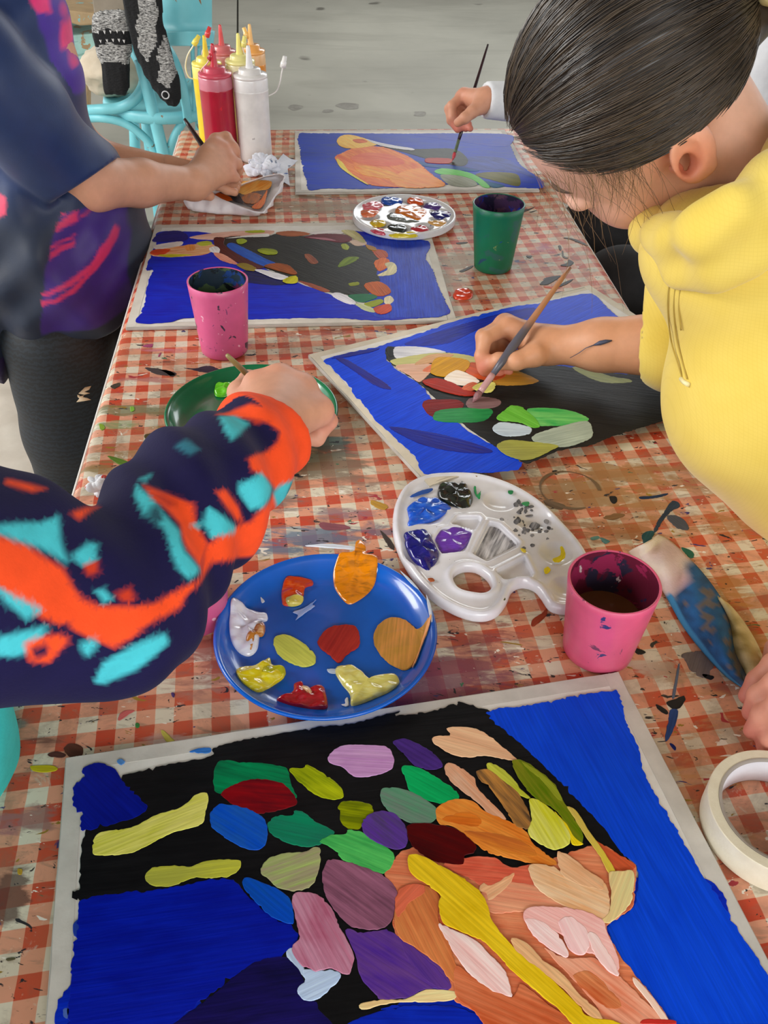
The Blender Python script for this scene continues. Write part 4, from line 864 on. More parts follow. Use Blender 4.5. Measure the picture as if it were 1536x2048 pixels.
in_pur = splotchy('purple_coated_inside', (64,40,76), [((22,40,140), 24, .55, 1), ((90,60,80), 40, .58, 2), ((30,24,50), 30, .55, 3)], .3)
brown_w = plain('brown_paint_water', (112,68,34), .08, (96,56,28), 30)
dark_w = plain('dark_paint_water', (40,34,44), .08)
cup(450, 700, .0355, .0285, .092, pink1, in_dark, 'purple-specked pink cup, dark inside, in front of the black wing painting', (.018, dark_w))
cup(1194, 1298, .0360, .0285, .078, pink2, in_red, 'pink cup of brown water beside the white oval palette', (.038, brown_w))
cup(985, 535, .0365, .0270, .094, green_p, in_pur, 'green paint-smeared cup behind the painting being worked on', (.02, dark_w))
cup(388, 1230, .0350, .0290, .075, pink1, in_dark, 'pink cup mostly hidden under the patterned sleeve left of the blue plate', (.02, dark_w))
tb = at(975, 440, .088)

# ---- plates
def plate(px, py, zr, r, h, mat, label, name='paint_plate'):
    c = at(px, py, zr)
    bot = [(r*.0, .0030)]+[(r*k/12*.70, .0030+.0003*(k % 2)) for k in range(1, 13)]+[(r*.74, .0034), (r*.80, .0042), (r*.86, .0066), (r*.91, .0098), (r*.955, h*.86), (r*.985, h+.0012)]
    out = [(r, h+.0010), (r+.0014, h-.0004), (r*.99, h-.0024), (r*.955, h*.70), (r*.91, .0072), (r*.86, .0040), (r*.80, .0014), (r*.74, .0002), (r*.70, .0), (0, .0)]
    V, F = lathe(bot+out, 96)
    F = [f for f in F if len(f) == 4]
    o = mesh_from(name, V, F, mat); put(o, (c[0], c[1], TT+.0008))
    tag(o, label, 'plate'); return o
def glossy(name, c, rough=.22):
    t = NT(name); t.set(Roughness=rough); t.b.inputs['Coat Weight'].default_value = .4; t.b.inputs['Coat Roughness'].default_value = .06
    f = t.ramp(t.noise(18, t.obj(), 4), .35, .7); t.color(t.mix(f, rgba(c), rgba(tuple(v*.88 for v in c))))
    return t.m
blue_plate = plate(652, 1262, .015, .0895, .0165, glossy('blue_plastic', (0,96,206)), 'blue plate with nine blobs of mixed paint')
green_plate = plate(504, 822, .015, .0925, .017, glossy('green_plastic_gloss', (0,118,72)), 'green plate under the hand with the patterned sleeve')
zP = Zf(420,900,2.021); zb_ = .0040
bc = blue_plate.location
def on_blue(x, y):
    q = math.hypot(x-bc[0], y-bc[1])/.0895
    return float(np.interp(q, [0,.74,.80,.86,.91,.955,.985], [.0040,.0042,.0050,.0074,.0106,.0150,.0185]))
def pb(pts, c1, c2, h, seed, label): blob(blue_plate, zP(pts), c1, c2, zb_, h*.62, seed, label=label, ground=lambda x, y: on_blue(x, y)+(h > .0092)*.0006+(.0065 < h < .0075)*.0006)
pb([(500,500),(530,465),(580,460),(590,420),(610,412),(630,440),(635,470),(675,480),(670,540),(640,580),(600,610),(565,625),(540,610),(510,570),(500,540)], (228,136,10), (180,108,14), .005, 1, 'orange paint')
pb([(290,570),(310,530),(350,525),(410,530),(415,548),(385,560),(375,600),(340,630),(300,630),(290,610)], (206,62,12), (224,110,40), .006, 2, 'orange-red paint')
pb([(305,605),(340,598),(378,600),(368,626),(335,636),(312,630)], (206,190,80), (226,210,120), .0072, 3, 'yellow paint')
pb([(85,690),(95,645),(130,640),(160,655),(225,665),(232,690),(205,705),(200,760),(190,810),(160,835),(120,825),(90,790),(80,740)], (222,224,240), (236,238,248), .009, 4, 'white paint')
pb([(150,755),(205,705),(225,720),(215,755),(185,765),(170,820),(150,815)], (190,120,40), (226,190,150), .0094, 5, 'brown paint in the white')
pb([(110,905),(140,885),(200,870),(240,845),(255,875),(300,890),(300,920),(270,945),(230,970),(190,990),(140,965),(112,930)], (222,204,10), (240,232,120), .009, 6, 'yellow paint')
pb([(205,900),(240,885),(300,890),(300,918),(240,922),(215,915)], (170,168,10), (206,196,20), .0096, 7, 'olive paint in the yellow')
pb([(270,1015),(310,1000),(335,980),(340,950),(370,945),(390,970),(455,960),(470,990),(475,1045),(430,1052),(370,1045),(320,1035)], (168,12,26), (196,30,44), .009, 8, 'crimson paint')
pb([(355,960),(385,962),(412,985),(408,1005),(380,985)], (220,190,140), (190,60,50), .0096, 9, 'pale streak in the crimson')
pb([(505,890),(560,875),(610,900),(650,940),(700,915),(750,915),(765,950),(730,985),(680,1005),(600,1035),(570,1035),(565,990),(530,945)], (222,212,110), (232,228,150), .009, 10, 'pale yellow paint')
stroke(blue_plate, zP([(255,780),(270,755),(310,748),(360,770),(410,810),(430,840),(420,870),(380,880),(330,865),(280,830)]), (204,206,92), (180,186,80), .0044, .0012, label='yellow-green mixed paint', ground=lambda x, y: on_blue(x, y)+.0004)
stroke(blue_plate, zP([(435,770),(470,725),(530,708),(590,715),(605,760),(600,800),(560,825),(520,862),(480,830),(445,800)]), (176,52,40), (150,38,34), .0044, .0012, label='red-brown mixed paint', ground=lambda x, y: on_blue(x, y)+.0004)
stroke(blue_plate, zP([(660,760),(680,710),(730,680),(790,690),(840,735),(880,715),(885,740),(850,820),(820,880),(790,895),(730,870),(680,820)]), (206,140,72), (166,124,52), .0044, .0016, label='tan mixed paint', ground=lambda x, y: on_blue(x, y)+.0004)
stroke(blue_plate, zP([(815,890),(840,830),(870,740),(888,710),(888,735),(860,800),(830,875)]), (236,176,124), (226,150,90), .0052, .0016, label='peach streak', ground=lambda x, y: on_blue(x, y)+.0012)
stroke(blue_plate, zP([(375,640),(430,604),(415,625),(425,632),(385,660),(345,690),(355,668),(335,655)]), (180,190,226), (120,150,214), .0044, .0004, label='lilac smear', ground=lambda x, y: on_blue(x, y)+.0004)
stroke(blue_plate, zP([(475,885),(520,888),(505,905),(480,900)]), (190,206,226), None, .0044, .0006, ground=lambda x, y: on_blue(x, y)+.0004); stroke(blue_plate, zP([(545,1010),(556,1000),(560,1035),(545,1040),(530,1030),(546,1026)]), (226,230,240), None, .0044, .0006, ground=lambda x, y: on_blue(x, y)+.0004)
for pts, cc in (([(610,1098),(650,1094),(700,1098),(735,1108),(700,1106),(650,1102)], (214,224,236)), ([(800,1148),(820,1164),(838,1186),(822,1174)], (206,218,232)), ([(852,1196),(862,1220),(864,1250),(856,1226)], (206,216,230)), ([(745,1128),(756,1138),(750,1142)], (220,226,236)), ([(520,1180),(528,1186),(522,1190)], (220,226,236)), ([(470,1220),(480,1214),(478,1224)], (200,214,232))):
    stroke(blue_plate, pts, cc, None, .0150, .0004, .0006, name='dried_fleck_or_glint', ground=lambda x, y: on_blue(x, y)+.0004)  # pale slivers along the rim are painted glints
zG = Zf(0,640,2.133)
blob(green_plate, zG([(915,305),(925,285),(960,276),(1000,280),(1010,305),(985,322),(950,330),(920,325)]), (96,196,20), (120,214,50), .0046, .007, 3, label='lime green paint')
V, F = tube_vf(catmull([at(px, py, z) for px, py, z in ((412,750,.0165),(417,757,.013),(428,757,.010),(440,748,.009),(452,738,.010))], 24), .0008, 6)
o = mesh_from('paint_dribble', V, F, plain('lime_paint', (120,214,40), .2)); o.location = (0, 0, TT+.0012); o.parent = green_plate; o.matrix_parent_inverse = green_plate.matrix_basis.inverted()

# ---- small round white palette with wells (far)
c = at(808, 437, .008); rp = .0815
wells = [(math.cos(a)*.056, math.sin(a)*.056) for a in np.radians(np.arange(0, 360, 36)+15)]
def pal_fn(P):
    x, y, z = P[..., 0], P[..., 1], P[..., 2]; rr = np.hypot(x, y)
    top = .0085+.0025*np.clip((rr-.072)/.008, 0, 1)
    d = np.maximum(rr-rp, np.maximum(z-top, -z))
    for (wx, wy) in wells: d = smax(d, -d_ell(P, (wx, wy, .011), (.0145, .0145, .0075)), .002)
    return smax(d, -d_ell(P, (0, 0, .011), (.027, .027, .0075)), .002)
V, F = surface_nets(pal_fn, (-.086, -.086, -.003), (.086, .086, .015), .0014)
white_pl = splotchy('white_plastic', (232,232,234), [((120,126,170), 40, .66, 1), ((220,120,140), 44, .70, 2), ((90,96,110), 70, .70, 3), ((220,200,90), 60, .74, 5)], .25, .3, 0)
round_pal = link('round_palette', np_mesh(relax(V, F, 1), F), white_pl); put(round_pal, (c[0], c[1], TT+.0062))
tag(round_pal, 'small round white palette with wells of bright paint beside the green cup', 'palette')
zR = Zf(560,370,3.84)
RB = [([(625,165),(680,138),(750,135),(795,155),(790,180),(720,195),(650,190)],(226,96,112),(240,190,196),'pink paint'), ([(620,210),(680,200),(760,205),(745,235),(680,250),(625,240)],(236,110,60),(250,190,160),'salmon paint'),
 ([(775,120),(800,100),(880,98),(940,115),(930,145),(860,158),(790,145)],(0,74,176),(20,96,200),'mid blue paint'), ([(975,130),(990,105),(1060,105),(1100,130),(1095,155),(1020,155)],(222,84,20),(206,64,12),'orange-red paint'),
 ([(1100,165),(1140,145),(1210,148),(1245,170),(1225,192),(1150,195),(1105,185)],(78,44,130),(96,64,150),'violet paint'), ([(1150,225),(1200,208),(1280,212),(1330,232),(1300,258),(1220,265),(1165,250)],(16,18,120),(20,24,90),'navy paint'),
 ([(885,195),(920,165),(1000,165),(1090,180),(1130,215),(1110,250),(1060,285),(960,245),(890,235)],(232,126,16),(206,84,14),'orange paint'), ([(815,245),(850,222),(930,235),(1010,270),(1080,290),(1000,302),(900,290),(830,275)],(110,116,112),(140,146,140),'grey paint'),
 ([(685,300),(720,280),(790,280),(815,300),(790,320),(720,325)],(226,196,30),(220,130,30),'yellow paint'), ([(825,325),(870,308),(950,312),(975,335),(950,360),(880,370),(830,350)],(24,26,24),(40,52,40),'black paint'),
 ([(1000,340),(1050,328),(1100,320),(1145,345),(1110,368),(1040,368)],(190,30,50),(206,60,80),'red paint'), ([(1130,290),(1190,285),(1260,280),(1280,305),(1230,330),(1160,315)],(232,180,100),(226,140,90),'peach paint'),
 ([(690,345),(760,340),(815,365),(800,388),(730,375)],(196,60,84),(226,120,140),'rose paint'), ([(830,375),(900,385),(980,375),(1060,372),(1050,400),(960,408),(860,402)],(226,204,40),(236,220,110),'lemon paint')]
for k, (pts, c1, c2, lb) in enumerate(RB): blob(round_pal, zR(pts), c1, c2, .0125, .0042, k+1, label=lb, lump=.2)

# ---- white oval palette
zO = Zf(420,900,2.021)
OUT = [(738,300),(748,215),(790,140),(870,100),(960,90),(1060,92),(1150,110),(1250,150),(1350,215),(1440,305),(1500,375),(1535,440),(1560,530),(1545,610),(1490,640),(1420,642),(1372,625),(1340,580),(1310,548),(1262,536),(1222,558),(1200,608),(1160,655),(1100,672),(1030,660),(960,630),(900,590),(840,530),(790,460),(752,380)]
ZO = .010
oc = at(975, 1075, ZO)[:2]
outl = catmull([at(x, y, ZO)[:2]-oc for x, y in zO(OUT)], 110, True)
hole = catmull([at(x, y, ZO)[:2]-oc for x, y in zO([(985,520),(990,490),(1030,470),(1080,475),(1125,510),(1138,550),(1110,573),(1060,570),(1010,555)])], 40, True)
def opt(x, y): return at(*zO([(x, y)])[0], .009)[:2]-oc
rw = [((990,190),(.0185,.0155)),((880,255),(.0175,.0165)),((855,410),(.0175,.020)),((1170,205),(.0165,.015)),((1310,285),(.0175,.0165)),((1400,415),(.0155,.0155)),((1435,555),(.0135,.0135))]
rw = [(opt(*a), b) for a, b in rw]
qw = [[(905,360),(935,320),(1010,308),(1062,330),(1030,410),(940,420)],[(1062,420),(1128,290),(1170,300),(1250,375),(1240,395),(1120,452)],[(1155,490),(1270,430),(1305,500),(1290,520),(1190,525)],[(975,300),(1000,270),(1085,268),(1098,280),(1070,325),(1010,305)]]
qw = [[opt(*p) for p in q] for q in qw]
def oval_fn(P):
    x, y, z = P[..., 0], P[..., 1], P[..., 2]
    x2, y2 = x[:, :, 0], y[:, :, 0]
    dO = poly_dist(x2, y2, outl); dH = poly_dist(x2, y2, hole)
    rim = np.exp(-((dO+.004)/.0032)**2)*.0030+np.exp(-((dH-.004)/.0030)**2)*.0030
    dq = np.full(x2.shape, 1.0)
    for q in qw: dq = np.minimum(dq, poly_dist(x2, y2, q))
    rim += np.exp(-((dq-.0018)/.0022)**2)*.0016
    dq = dq[:, :, None]
    top = (.0085+rim)[:, :, None]
    d = smax(np.maximum(z-top, -z), dO[:, :, None], .003)
    d = smax(d, -dH[:, :, None], .002)
    for (c, r) in rw: d = smax(d, -d_ell(P, (c[0], c[1], .0115), (r[0], r[1], .0085)), .003)
    d = smax(d, -smax(dq, .0045-z, .002), .0015)
    return d
lo = (outl[:, 0].min()-.006, outl[:, 1].min()-.006, -.004); hi = (outl[:, 0].max()+.006, outl[:, 1].max()+.006, .017)
V, F = surface_nets(oval_fn, lo, hi, .0015)
oval_m = splotchy('white_palette_plastic', (230,230,236), [((60,60,64), 170, .715, 1), ((60,140,84), 130, .775, 3), ((120,90,90), 120, .76, 4)], .22, .35, 0)
oval = link('oval_palette', np_mesh(relax(V, F, 1), F), oval_m); put(oval, (oc[0], oc[1], TT+.0008))
tag(oval, 'large white oval palette with thumb hole and blue, black and purple paint', 'palette')
def ob(pts, c1, c2, h, sd, lb, z=.0075): blob(oval, zO(pts), c1, c2, z, h, sd, label=lb)
ob([(920,165),(945,140),(1010,150),(1020,132),(1045,165),(1062,200),(1050,240),(1000,245),(970,225),(925,200)], (22,24,22), (44,58,40), .0075, 1, 'black paint', .0065)
ob([(795,245),(830,210),(880,200),(920,205),(975,240),(960,262),(900,290),(850,310),(800,320),(800,280)], (14,84,204), (60,120,220), .0065, 2, 'bright blue paint', .006)
ob([(785,345),(820,330),(880,335),(910,390),(925,440),(905,480),(880,500),(840,475),(800,420),(783,380)], (10,12,110), (34,30,140), .0075, 3, 'deep blue paint', .006)
ob([(900,345),(940,315),(1000,310),(1058,335),(1040,385),(1000,415),(930,420),(920,385)], (104,52,170), (120,70,190), .0035, 4, 'purple paint', .0052)
dry = NT('dried_black_film'); dry.set(Roughness=.5)
def dryfilm(pts, z, lb):
    t = stroke(oval, zO(pts), (70,70,76), (216,216,222), z, .0003, .0005, label=lb); return t
dryfilm([(1070,418),(1130,300),(1165,306),(1240,376),(1225,392),(1120,442)], .0052, 'dried grey film')
for (x, y, r) in ((1290,260,16),(1310,310,20),(1335,250,14),(1270,330,14),(1360,290,12),(1240,290,12),(1180,280,10),(1225,330,9),(1350,230,10),(1390,270,7),(1215,370,7),(1300,345,9),(1280,235,9),(1380,320,6),(1330,330,9),(1255,245,8)):
    a0 = random.random()*6
    stroke(oval, zO([(x+r*math.cos(a0+k)*random.uniform(.6,1.4), y+r*math.sin(a0+k)*random.uniform(.5,1.1)) for k in (0, .9, 1.9, 2.9, 4.0, 5.1)]), (52,52,56), (150,150,156), .0092 if abs(x-1310) > 45 or abs(y-285) > 40 else .0060, .0005, .0012, name='dried_fleck_or_glint')
rf = np.random.default_rng(5)
for k in range(70):
    x, y = rf.normal(1305, 62), rf.normal(275, 40); r = rf.uniform(4, 13)
    if poly_dist(np.array([opt(x, y)[0]]), np.array([opt(x, y)[1]]), outl)[0] > -.010 or poly_dist(np.array([opt(x, y)[0]]), np.array([opt(x, y)[1]]), np.array(qw[1]))[0] < .003: continue
    q = opt(x, y)-rw[4][0]; e_ = (q[0]/rw[4][1][0])**2+(q[1]/rw[4][1][1])**2
    zz = .0092 if e_ > .95 else .0117-.0085*math.sqrt(max(0, 1-e_))
    a0 = rf.random()*6
    stroke(oval, zO([(x+r*math.cos(a0+t)*rf.uniform(.5,1.4), y+r*math.sin(a0+t)*rf.uniform(.5,1.1)) for t in (0, .9, 1.9, 2.9, 4.0, 5.1)]), (44,44,48), (120,120,124), zz, .0006, .0006, name='dried_fleck_or_glint', seed=k)
for (pts, cc) in ((([(1385,440),(1415,425),(1415,390),(1430,395),(1438,430),(1420,450),(1395,455)]), (226,206,20)), (([(1350,480),(1365,472),(1378,485),(1365,500),(1352,498)]), (222,200,20)), (([(1255,398),(1275,402),(1278,415),(1262,412)]), (222,200,60)),
    (([(1066,150),(1075,148),(1080,180),(1095,165),(1090,200),(1070,180)]), (40,140,80)), (([(1205,165),(1225,165),(1222,178),(1208,178)]), (40,140,80)), (([(1262,212),(1290,210),(1285,226),(1265,222)]), (60,150,90)), (([(810,185),(850,165),(900,155),(890,170),(850,182),(815,192)]), (40,80,160)),
    (([(880,520),(900,518),(908,530),(890,533)]), (170,90,50)), (([(1175,590),(1190,590),(1195,605),(1180,610)]), (90,90,50)), (([(1060,92),(1085,98),(1080,108),(1058,102)]), (150,110,60))):
    stroke(oval, zO(pts), cc, None, .0108, .0006, .0005, name='dried_fleck_or_glint')

# ---- masking tape roll
c = at(1562, 1621, .024); R, r_, H = .0480, .0385, .024
V, F = lathe([(R-.0005, 0), (R, .0006), (R, H-.0006), (R-.0006, H), (r_+.0022, H), (r_+.0022, 0)], 96, True)
roll = mesh_from('masking_tape_roll', V, F, plain('crepe_tape', (232,224,200), .65, (222,212,186), 60, .15, 500)); put(roll, (c[0], c[1], TT+.0008)); sharp(roll)
V, F = lathe([(r_+.0022, H+.0003), (r_, H+.0003), (r_, -.0001), (r_+.0022, 0)], 96)
F = [f for f in F if len(f) == 4]
mesh_from('cardboard_core', V, F, plain('grey_card', (170,160,150), .8), roll)
V, F = lathe([(r_-.0001, H-.001), (r_-.0003, H-.001), (r_-.0003, .001), (r_-.0001, .001)], 96); F = [f for f in F if len(f) == 4]
mesh_from('white_lining', V, F, plain('white_card', (236,232,238), .7), roll)
tag(roll, 'cream roll of masking tape lying flat at the right edge', 'tape roll')

# ---- squeeze bottles
def plastic(name, c, rough=.3, sub=.0):
    t = NT(name); t.set(Roughness=rough); t.b.inputs['Coat Weight'].default_value = .3; t.b.inputs['Coat Roughness'].default_value = .12
    t.color(t.mix(t.ramp(t.noise(30, t.obj(), 4), .4, .75), rgba(c), rgba(tuple(min(255, v*.86+14) for v in c))))
    return t.m
frost = NT('frosted_plastic'); frost.set(Roughness=.35); frost.b.inputs['Transmission Weight'].default_value = .35; frost.color(rgba((236,230,224)))
def bottle(px, py, r, h, paint, capc, nozc, label, dirt=None, strap=None, lean=0):
    c = at(px, py, 0)
    pm = splotchy('paint_in_bottle', paint, dirt or [((min(255,paint[0]+30), min(255,paint[1]+30), min(255,paint[2]+30)), 30, .66, 2)], .28, .3, .05)
    cm = plastic('squeeze_cap', capc); nm = plastic('nozzle_plastic', nozc)
    prof = [(r*.90, 0), (r*.98, .002), (r, .006)]+[(r*(1-.02*math.sin(k/8*PI)), .006+(h*.80-.006)*k/8) for k in range(1, 9)]
    V, F = lathe([(0, .0)]+prof+[(r*1.01, h*.805), (r*1.01, h*.815), (r, h*.82)], 40)
    F = [f for f in F if len(f) == 4]
    root = mesh_from('squeeze_bottle', V, F, pm); put(root, (c[0], c[1], TT+.0006)); root.rotation_euler = (0, lean, random.random())
    up = plastic('bottle_shoulder', tuple(int(v*.55+232*.45) for v in paint), .25)
    V, F = lathe([(r, h*.82), (r*1.0, h*.93), (r*.96, h*.955), (r*.90, h*.962)], 40); F = [f for f in F if len(f) == 4]
    mesh_from('shoulder', V, F, up, root)
    V, F = lathe([(r*.90, h*.945), (r*.99, h*.95), (r*1.0, h*.965), (r*.97, h*.985), (r*.72, h*.99), (r*.66, h*.995), (r*.64, h*1.035), (r*.58, h*1.045), (r*.24, h*1.05), (0, h*1.05)], 40)
    F = [f for f in F if len(f) == 4]
    mesh_from('cap', V, F, cm, root)
    tp = (0, 0)
    V, F = lathe([(r*.24, h*1.045), (r*.20, h*1.08), (r*.15, h*1.18), (r*.11, h*1.27), (r*.08, h*1.285), (0, h*1.285)], 20); F = [f for f in F if len(f) == 4]
    mesh_from('nozzle', V, F, nm, root)
    if strap:
        pts, capend, sc = strap
        sm = plastic('strap_plastic', sc)
        base = np.array([c[0], c[1], 0])
        P = [at_on(px_, py_, base, 0)-base for px_, py_ in pts]
        st = tube('cap_strap', P, .0013, sm, root, 6, 24); st.rotation_euler = (-root.rotation_euler.to_matrix()).to_euler() if False else (0, 0, -root.rotation_euler[2])
        e = np.array(P[-1]); d = e-np.array(P[-2]); d /= np.linalg.norm(d)
        q = tube('cap_plug', [e-d*.002, e+d*.007, e+d*.0075, e+d*.016], [.0052, .0050, .0042, .0036], plastic('plug_plastic', capend), root, 12); q.rotation_euler = (0, 0, -root.rotation_euler[2])
    return tag(root, label, 'bottle', 'squeeze bottles of paint at the far left corner')
def at_on(px, py, base, dy):
    """point on the vertical plane through base that faces along y"""
    return aty(px, py, base[1]+dy)
W3 = (238,232,222)
bottle(446, 318, .0292, .148, (176,26,52), (200,70,90), (196,30,48), 'crimson squeeze bottle, front left of the cluster', [((196,60,80), 22, .62, 1), ((206,30,50), 34, .66, 2)], ([(415,195),(405,175),(398,160),(402,142),(414,128),(420,118)], (176,40,50), (226,170,170)))
bottle(512, 318, .0300, .146, (232,230,226), (226,222,218), (230,228,226), 'white squeeze bottle with an orange paint splash, front right', [((110,100,100), 34, .70, 3), ((236,178,40), 26, .735, 8), ((200,150,120), 40, .72, 9)], ([(536,193),(552,184),(560,165),(563,148),(565,138),(566,133)], (238,236,232), (236,234,228)))
bottle(429, 286, .0270, .143, (240,208,10), (238,222,100), (238,206,40), 'bright yellow squeeze bottle behind the crimson one', None, ([(395,160),(378,155),(371,135),(375,112),(385,95),(389,88)], (240,222,90), (240,232,196)))
bottle(492, 280, .0270, .143, (236,224,140), (236,228,150), (240,228,120), 'pale yellow squeeze bottle behind the white one', None, ([(498,140),(492,118),(486,100),(487,92)], (240,228,130), (240,236,210)))
bottle(458, 258, .0255, .143, (190,60,66), (206,110,112), (214,66,66), 'dusty red squeeze bottle at the back', None, ([(408,122),(404,110),(408,92),(412,78),(414,72)], (214,60,60), (240,214,206)))
bottle(513, 256, .0260, .143, (240,150,44), (240,170,90), (244,190,110), 'orange squeeze bottle at the back right', None, ([(512,130),(506,108),(499,88),(494,74)], (244,196,110), (246,214,150)))

# ---- paper towel folded into a tray, with paint in it
towel_w = plain('paper_towel', (238,234,236), .9, (226,222,226), 30, .25, 140)
zT = Zf(300,0,3.84)
base = [(300,1610),(430,1635),(620,1650),(830,1655),(930,1560),(1000,1400),(900,1370),(700,1440),(500,1500),(330,1560)]
rim = [(272,1490),(450,1488),(620,1560),(830,1632),(905,1590),(1030,1362),(925,1348),(700,1420),(560,1470),(400,1480)]
cT = at(*zT([(650,1500)])[0], 0)
Vb = [at(*p, .001)-cT for p in zT(base)]
rz = [.030,.022,.020,.024,.028,.026,.018,.016,.016,.024]
Vr = [at(*p, z)-cT for p, z in zT_rim] if False else [at(*p, z)-cT for p, z in zip(zT(rim), rz)]
n = 60
Pb, Pr = catmull(Vb, n, True), catmull(Vr, n, True)
V, F = [], []
rndt = np.random.default_rng(3)
L = 6
for l in range(L):
    t = l/(L-1)
    for k in range(n):
        p = Pb[k]*(1-t)+Pr[k]*t; o_ = (p-Pb.mean(0)); o_[2] = 0; o_ /= np.linalg.norm(o_)+1e-9
        p = p+o_*(.004*math.sin(t*PI)*(1+math.sin(k*1.9))+rndt.normal()*.0005); V.append(p)
for l in range(L-1):
    for k in range(n): F.append((l*n+k, l*n+(k+1) % n, (l+1)*n+(k+1) % n, (l+1)*n+k))
V.append(Pb.mean(0)); F += [(k, len(V)-1, (k+1) % n) for k in range(n)]
tray = mesh_from('paper_towel_tray', V, F, towel_w, smooth=True); put(tray, (cT[0], cT[1], TT+.0008))
m_ = tray.modifiers.new('s', 'SOLIDIFY'); m_.thickness = .0012; m_.offset = 0
tag(tray, 'white paper towel folded into a tray, smeared orange and grey inside', 'paper towel')
TS = [([(430,1505),(600,1430),(760,1395),(920,1392),(915,1470),(870,1570),(840,1596),(700,1566),(560,1530)], (120,100,92), (96,84,84)), ([(640,1410),(740,1390),(925,1390),(912,1450),(800,1470),(740,1500),(660,1470)], (232,146,44), (240,192,110)),
    ([(440,1500),(520,1480),(640,1520),(600,1545),(500,1522)], (226,110,26), (206,84,20)), ([(780,1590),(850,1530),(900,1460),(885,1550),(842,1602)], (214,88,40), (232,136,60)), ([(700,1520),(780,1480),(860,1500),(820,1560),(740,1560)], (206,120,60), (150,104,76)), ([(590,1450),(640,1440),(690,1500),(720,1560),(640,1540)], (66,62,66), (44,42,46))]
for k, (pts, c1, c2) in enumerate(TS): stroke(tray, zT(pts), c1, c2, .0050+.0003*k, .0004, .0010, name='paint_smear')

# ---- crumpled paper
def crumple(px, py, z, rx, ry, rz_, mat, label, seed, name='crumpled_tissue', tint=None, cat='tissue', res=5):
    c = at(px, py, z)
    bm = bmesh.new(); bmesh.ops.create_icosphere(bm, subdivisions=res, radius=1)
    V = np.array([v.co for v in bm.verts]); rnd = np.random.default_rng(seed)
    d = np.ones(len(V))
    for k in range(26):
        n_ = rnd.normal(size=3); n_ /= np.linalg.norm(n_); o_ = rnd.uniform(-.7, .8); a = np.abs(V@n_-o_)
        d -= .20*np.exp(-(a/.13)**1.0)*rnd.uniform(.3, 1)
    d += .12*fnoise(V, 3.2, seed)
    V = V*np.maximum(d, .25)[:, None]*np.array([rx, ry, rz_]); V[:, 2] = np.maximum(V[:, 2]-V[:, 2].min()*.75, 0)
    for v, p in zip(bm.verts, V): v.co = p
    o = bm_obj(name, bm, mat, None, smooth=True); put(o, (c[0], c[1], TT+.0008)); sharp(o, 28)
    return tag(o, label, cat)
tis = splotchy('tissue_with_blue', (232,236,246), [((60,96,176), 26, .60, 1), ((96,112,140), 40, .63, 2), ((40,60,120), 50, .68, 3)], .9, 0, .2)
crumple(529, 352, 0, .043, .030, .030, tis, 'crumpled white tissue with blue paint beside the squeeze bottles', 4)
tis2 = splotchy('tissue_with_red', (232,232,236), [((206,70,60), 22, .60, 1), ((150,150,170), 40, .66, 2)], .9, 0, .2)
crumple(205, 992, 0, .022, .014, .018, tis2, 'small crumpled tissue with red paint at the left table edge', 9)
tis3 = splotchy('rag_with_orange', (60,72,96), [((226,150,84), 30, .50, 1), ((20,40,140), 26, .6, 2), ((150,84,44), 50, .64, 3)], .7, 0, .2)
crumple(985, 443, 0, .030, .018, .030, tis3, 'paint-soaked crumpled tissue behind the green cup', 12)
# pointed sheet lying by the tissue
P = [at(x, y, z) for x, y, z in ((548,330,.012),(566,308,.020),(580,318,.012),(599,322,.003),(575,338,.004),(580,372,.002),(560,360,.003))]
V = [tuple(p-P[0]) for p in P]; sc_ = mesh_from('torn_tissue', V, [(0,1,2),(0,2,4),(2,3,4),(0,4,6),(4,5,6)], tis, smooth=False)
put(sc_, (P[0][0], P[0][1], P[0][2]+TT)); m_ = sc_.modifiers.new('s', 'SOLIDIFY'); m_.thickness = .0008
tag(sc_, 'torn pointed piece of white tissue between bottles and far painting', 'tissue')

# ---- long folded rag, painted blue
zL = Zf(1000,960,2.866)
lft = [(742,408),(800,470),(890,560),(960,670),(1050,830),(1150,960),(1290,1110),(1410,1195)]
rgt = [(905,320),(960,345),(1050,425),(1150,530),(1240,650),(1300,760),(1340,940),(1425,1165)]
def rag_sheet(name, lf, rg, zf, colf, parent=None, nu=40, nv=22):
    A = catmull(zL(lf), nu); B = catmull(zL(rg), nu); V, Cc, F = [], [], []
    for i in range(nu):
        for j in range(nv):
            v = j/(nv-1); u = i/(nu-1); p = A[i]*(1-v)+B[i]*v
            q = at(p[0], p[1], zf(u, v)); V.append(q); Cc.append(colf(u, v, p))
    for i in range(nu-1):
        for j in range(nv-1): a = i*nv+j; F.append((a, a+1, a+nv+1, a+nv))
    V = np.array(V)
    o = mesh_from(name, V+np.array([0, 0, TT]), F, None, parent); set_tint(o, Cc)
    o.data.materials.append(attr_mat('rag_cloth', 'tint', .9, .35, 420)); m = o.modifiers.new('s', 'SOLIDIFY'); m.thickness = .0015
    return o
def mixc(a, b, t): t = min(1, max(0, t)); return tuple(x*(1-t)+y*t for x, y in zip(lin(a), lin(b)))
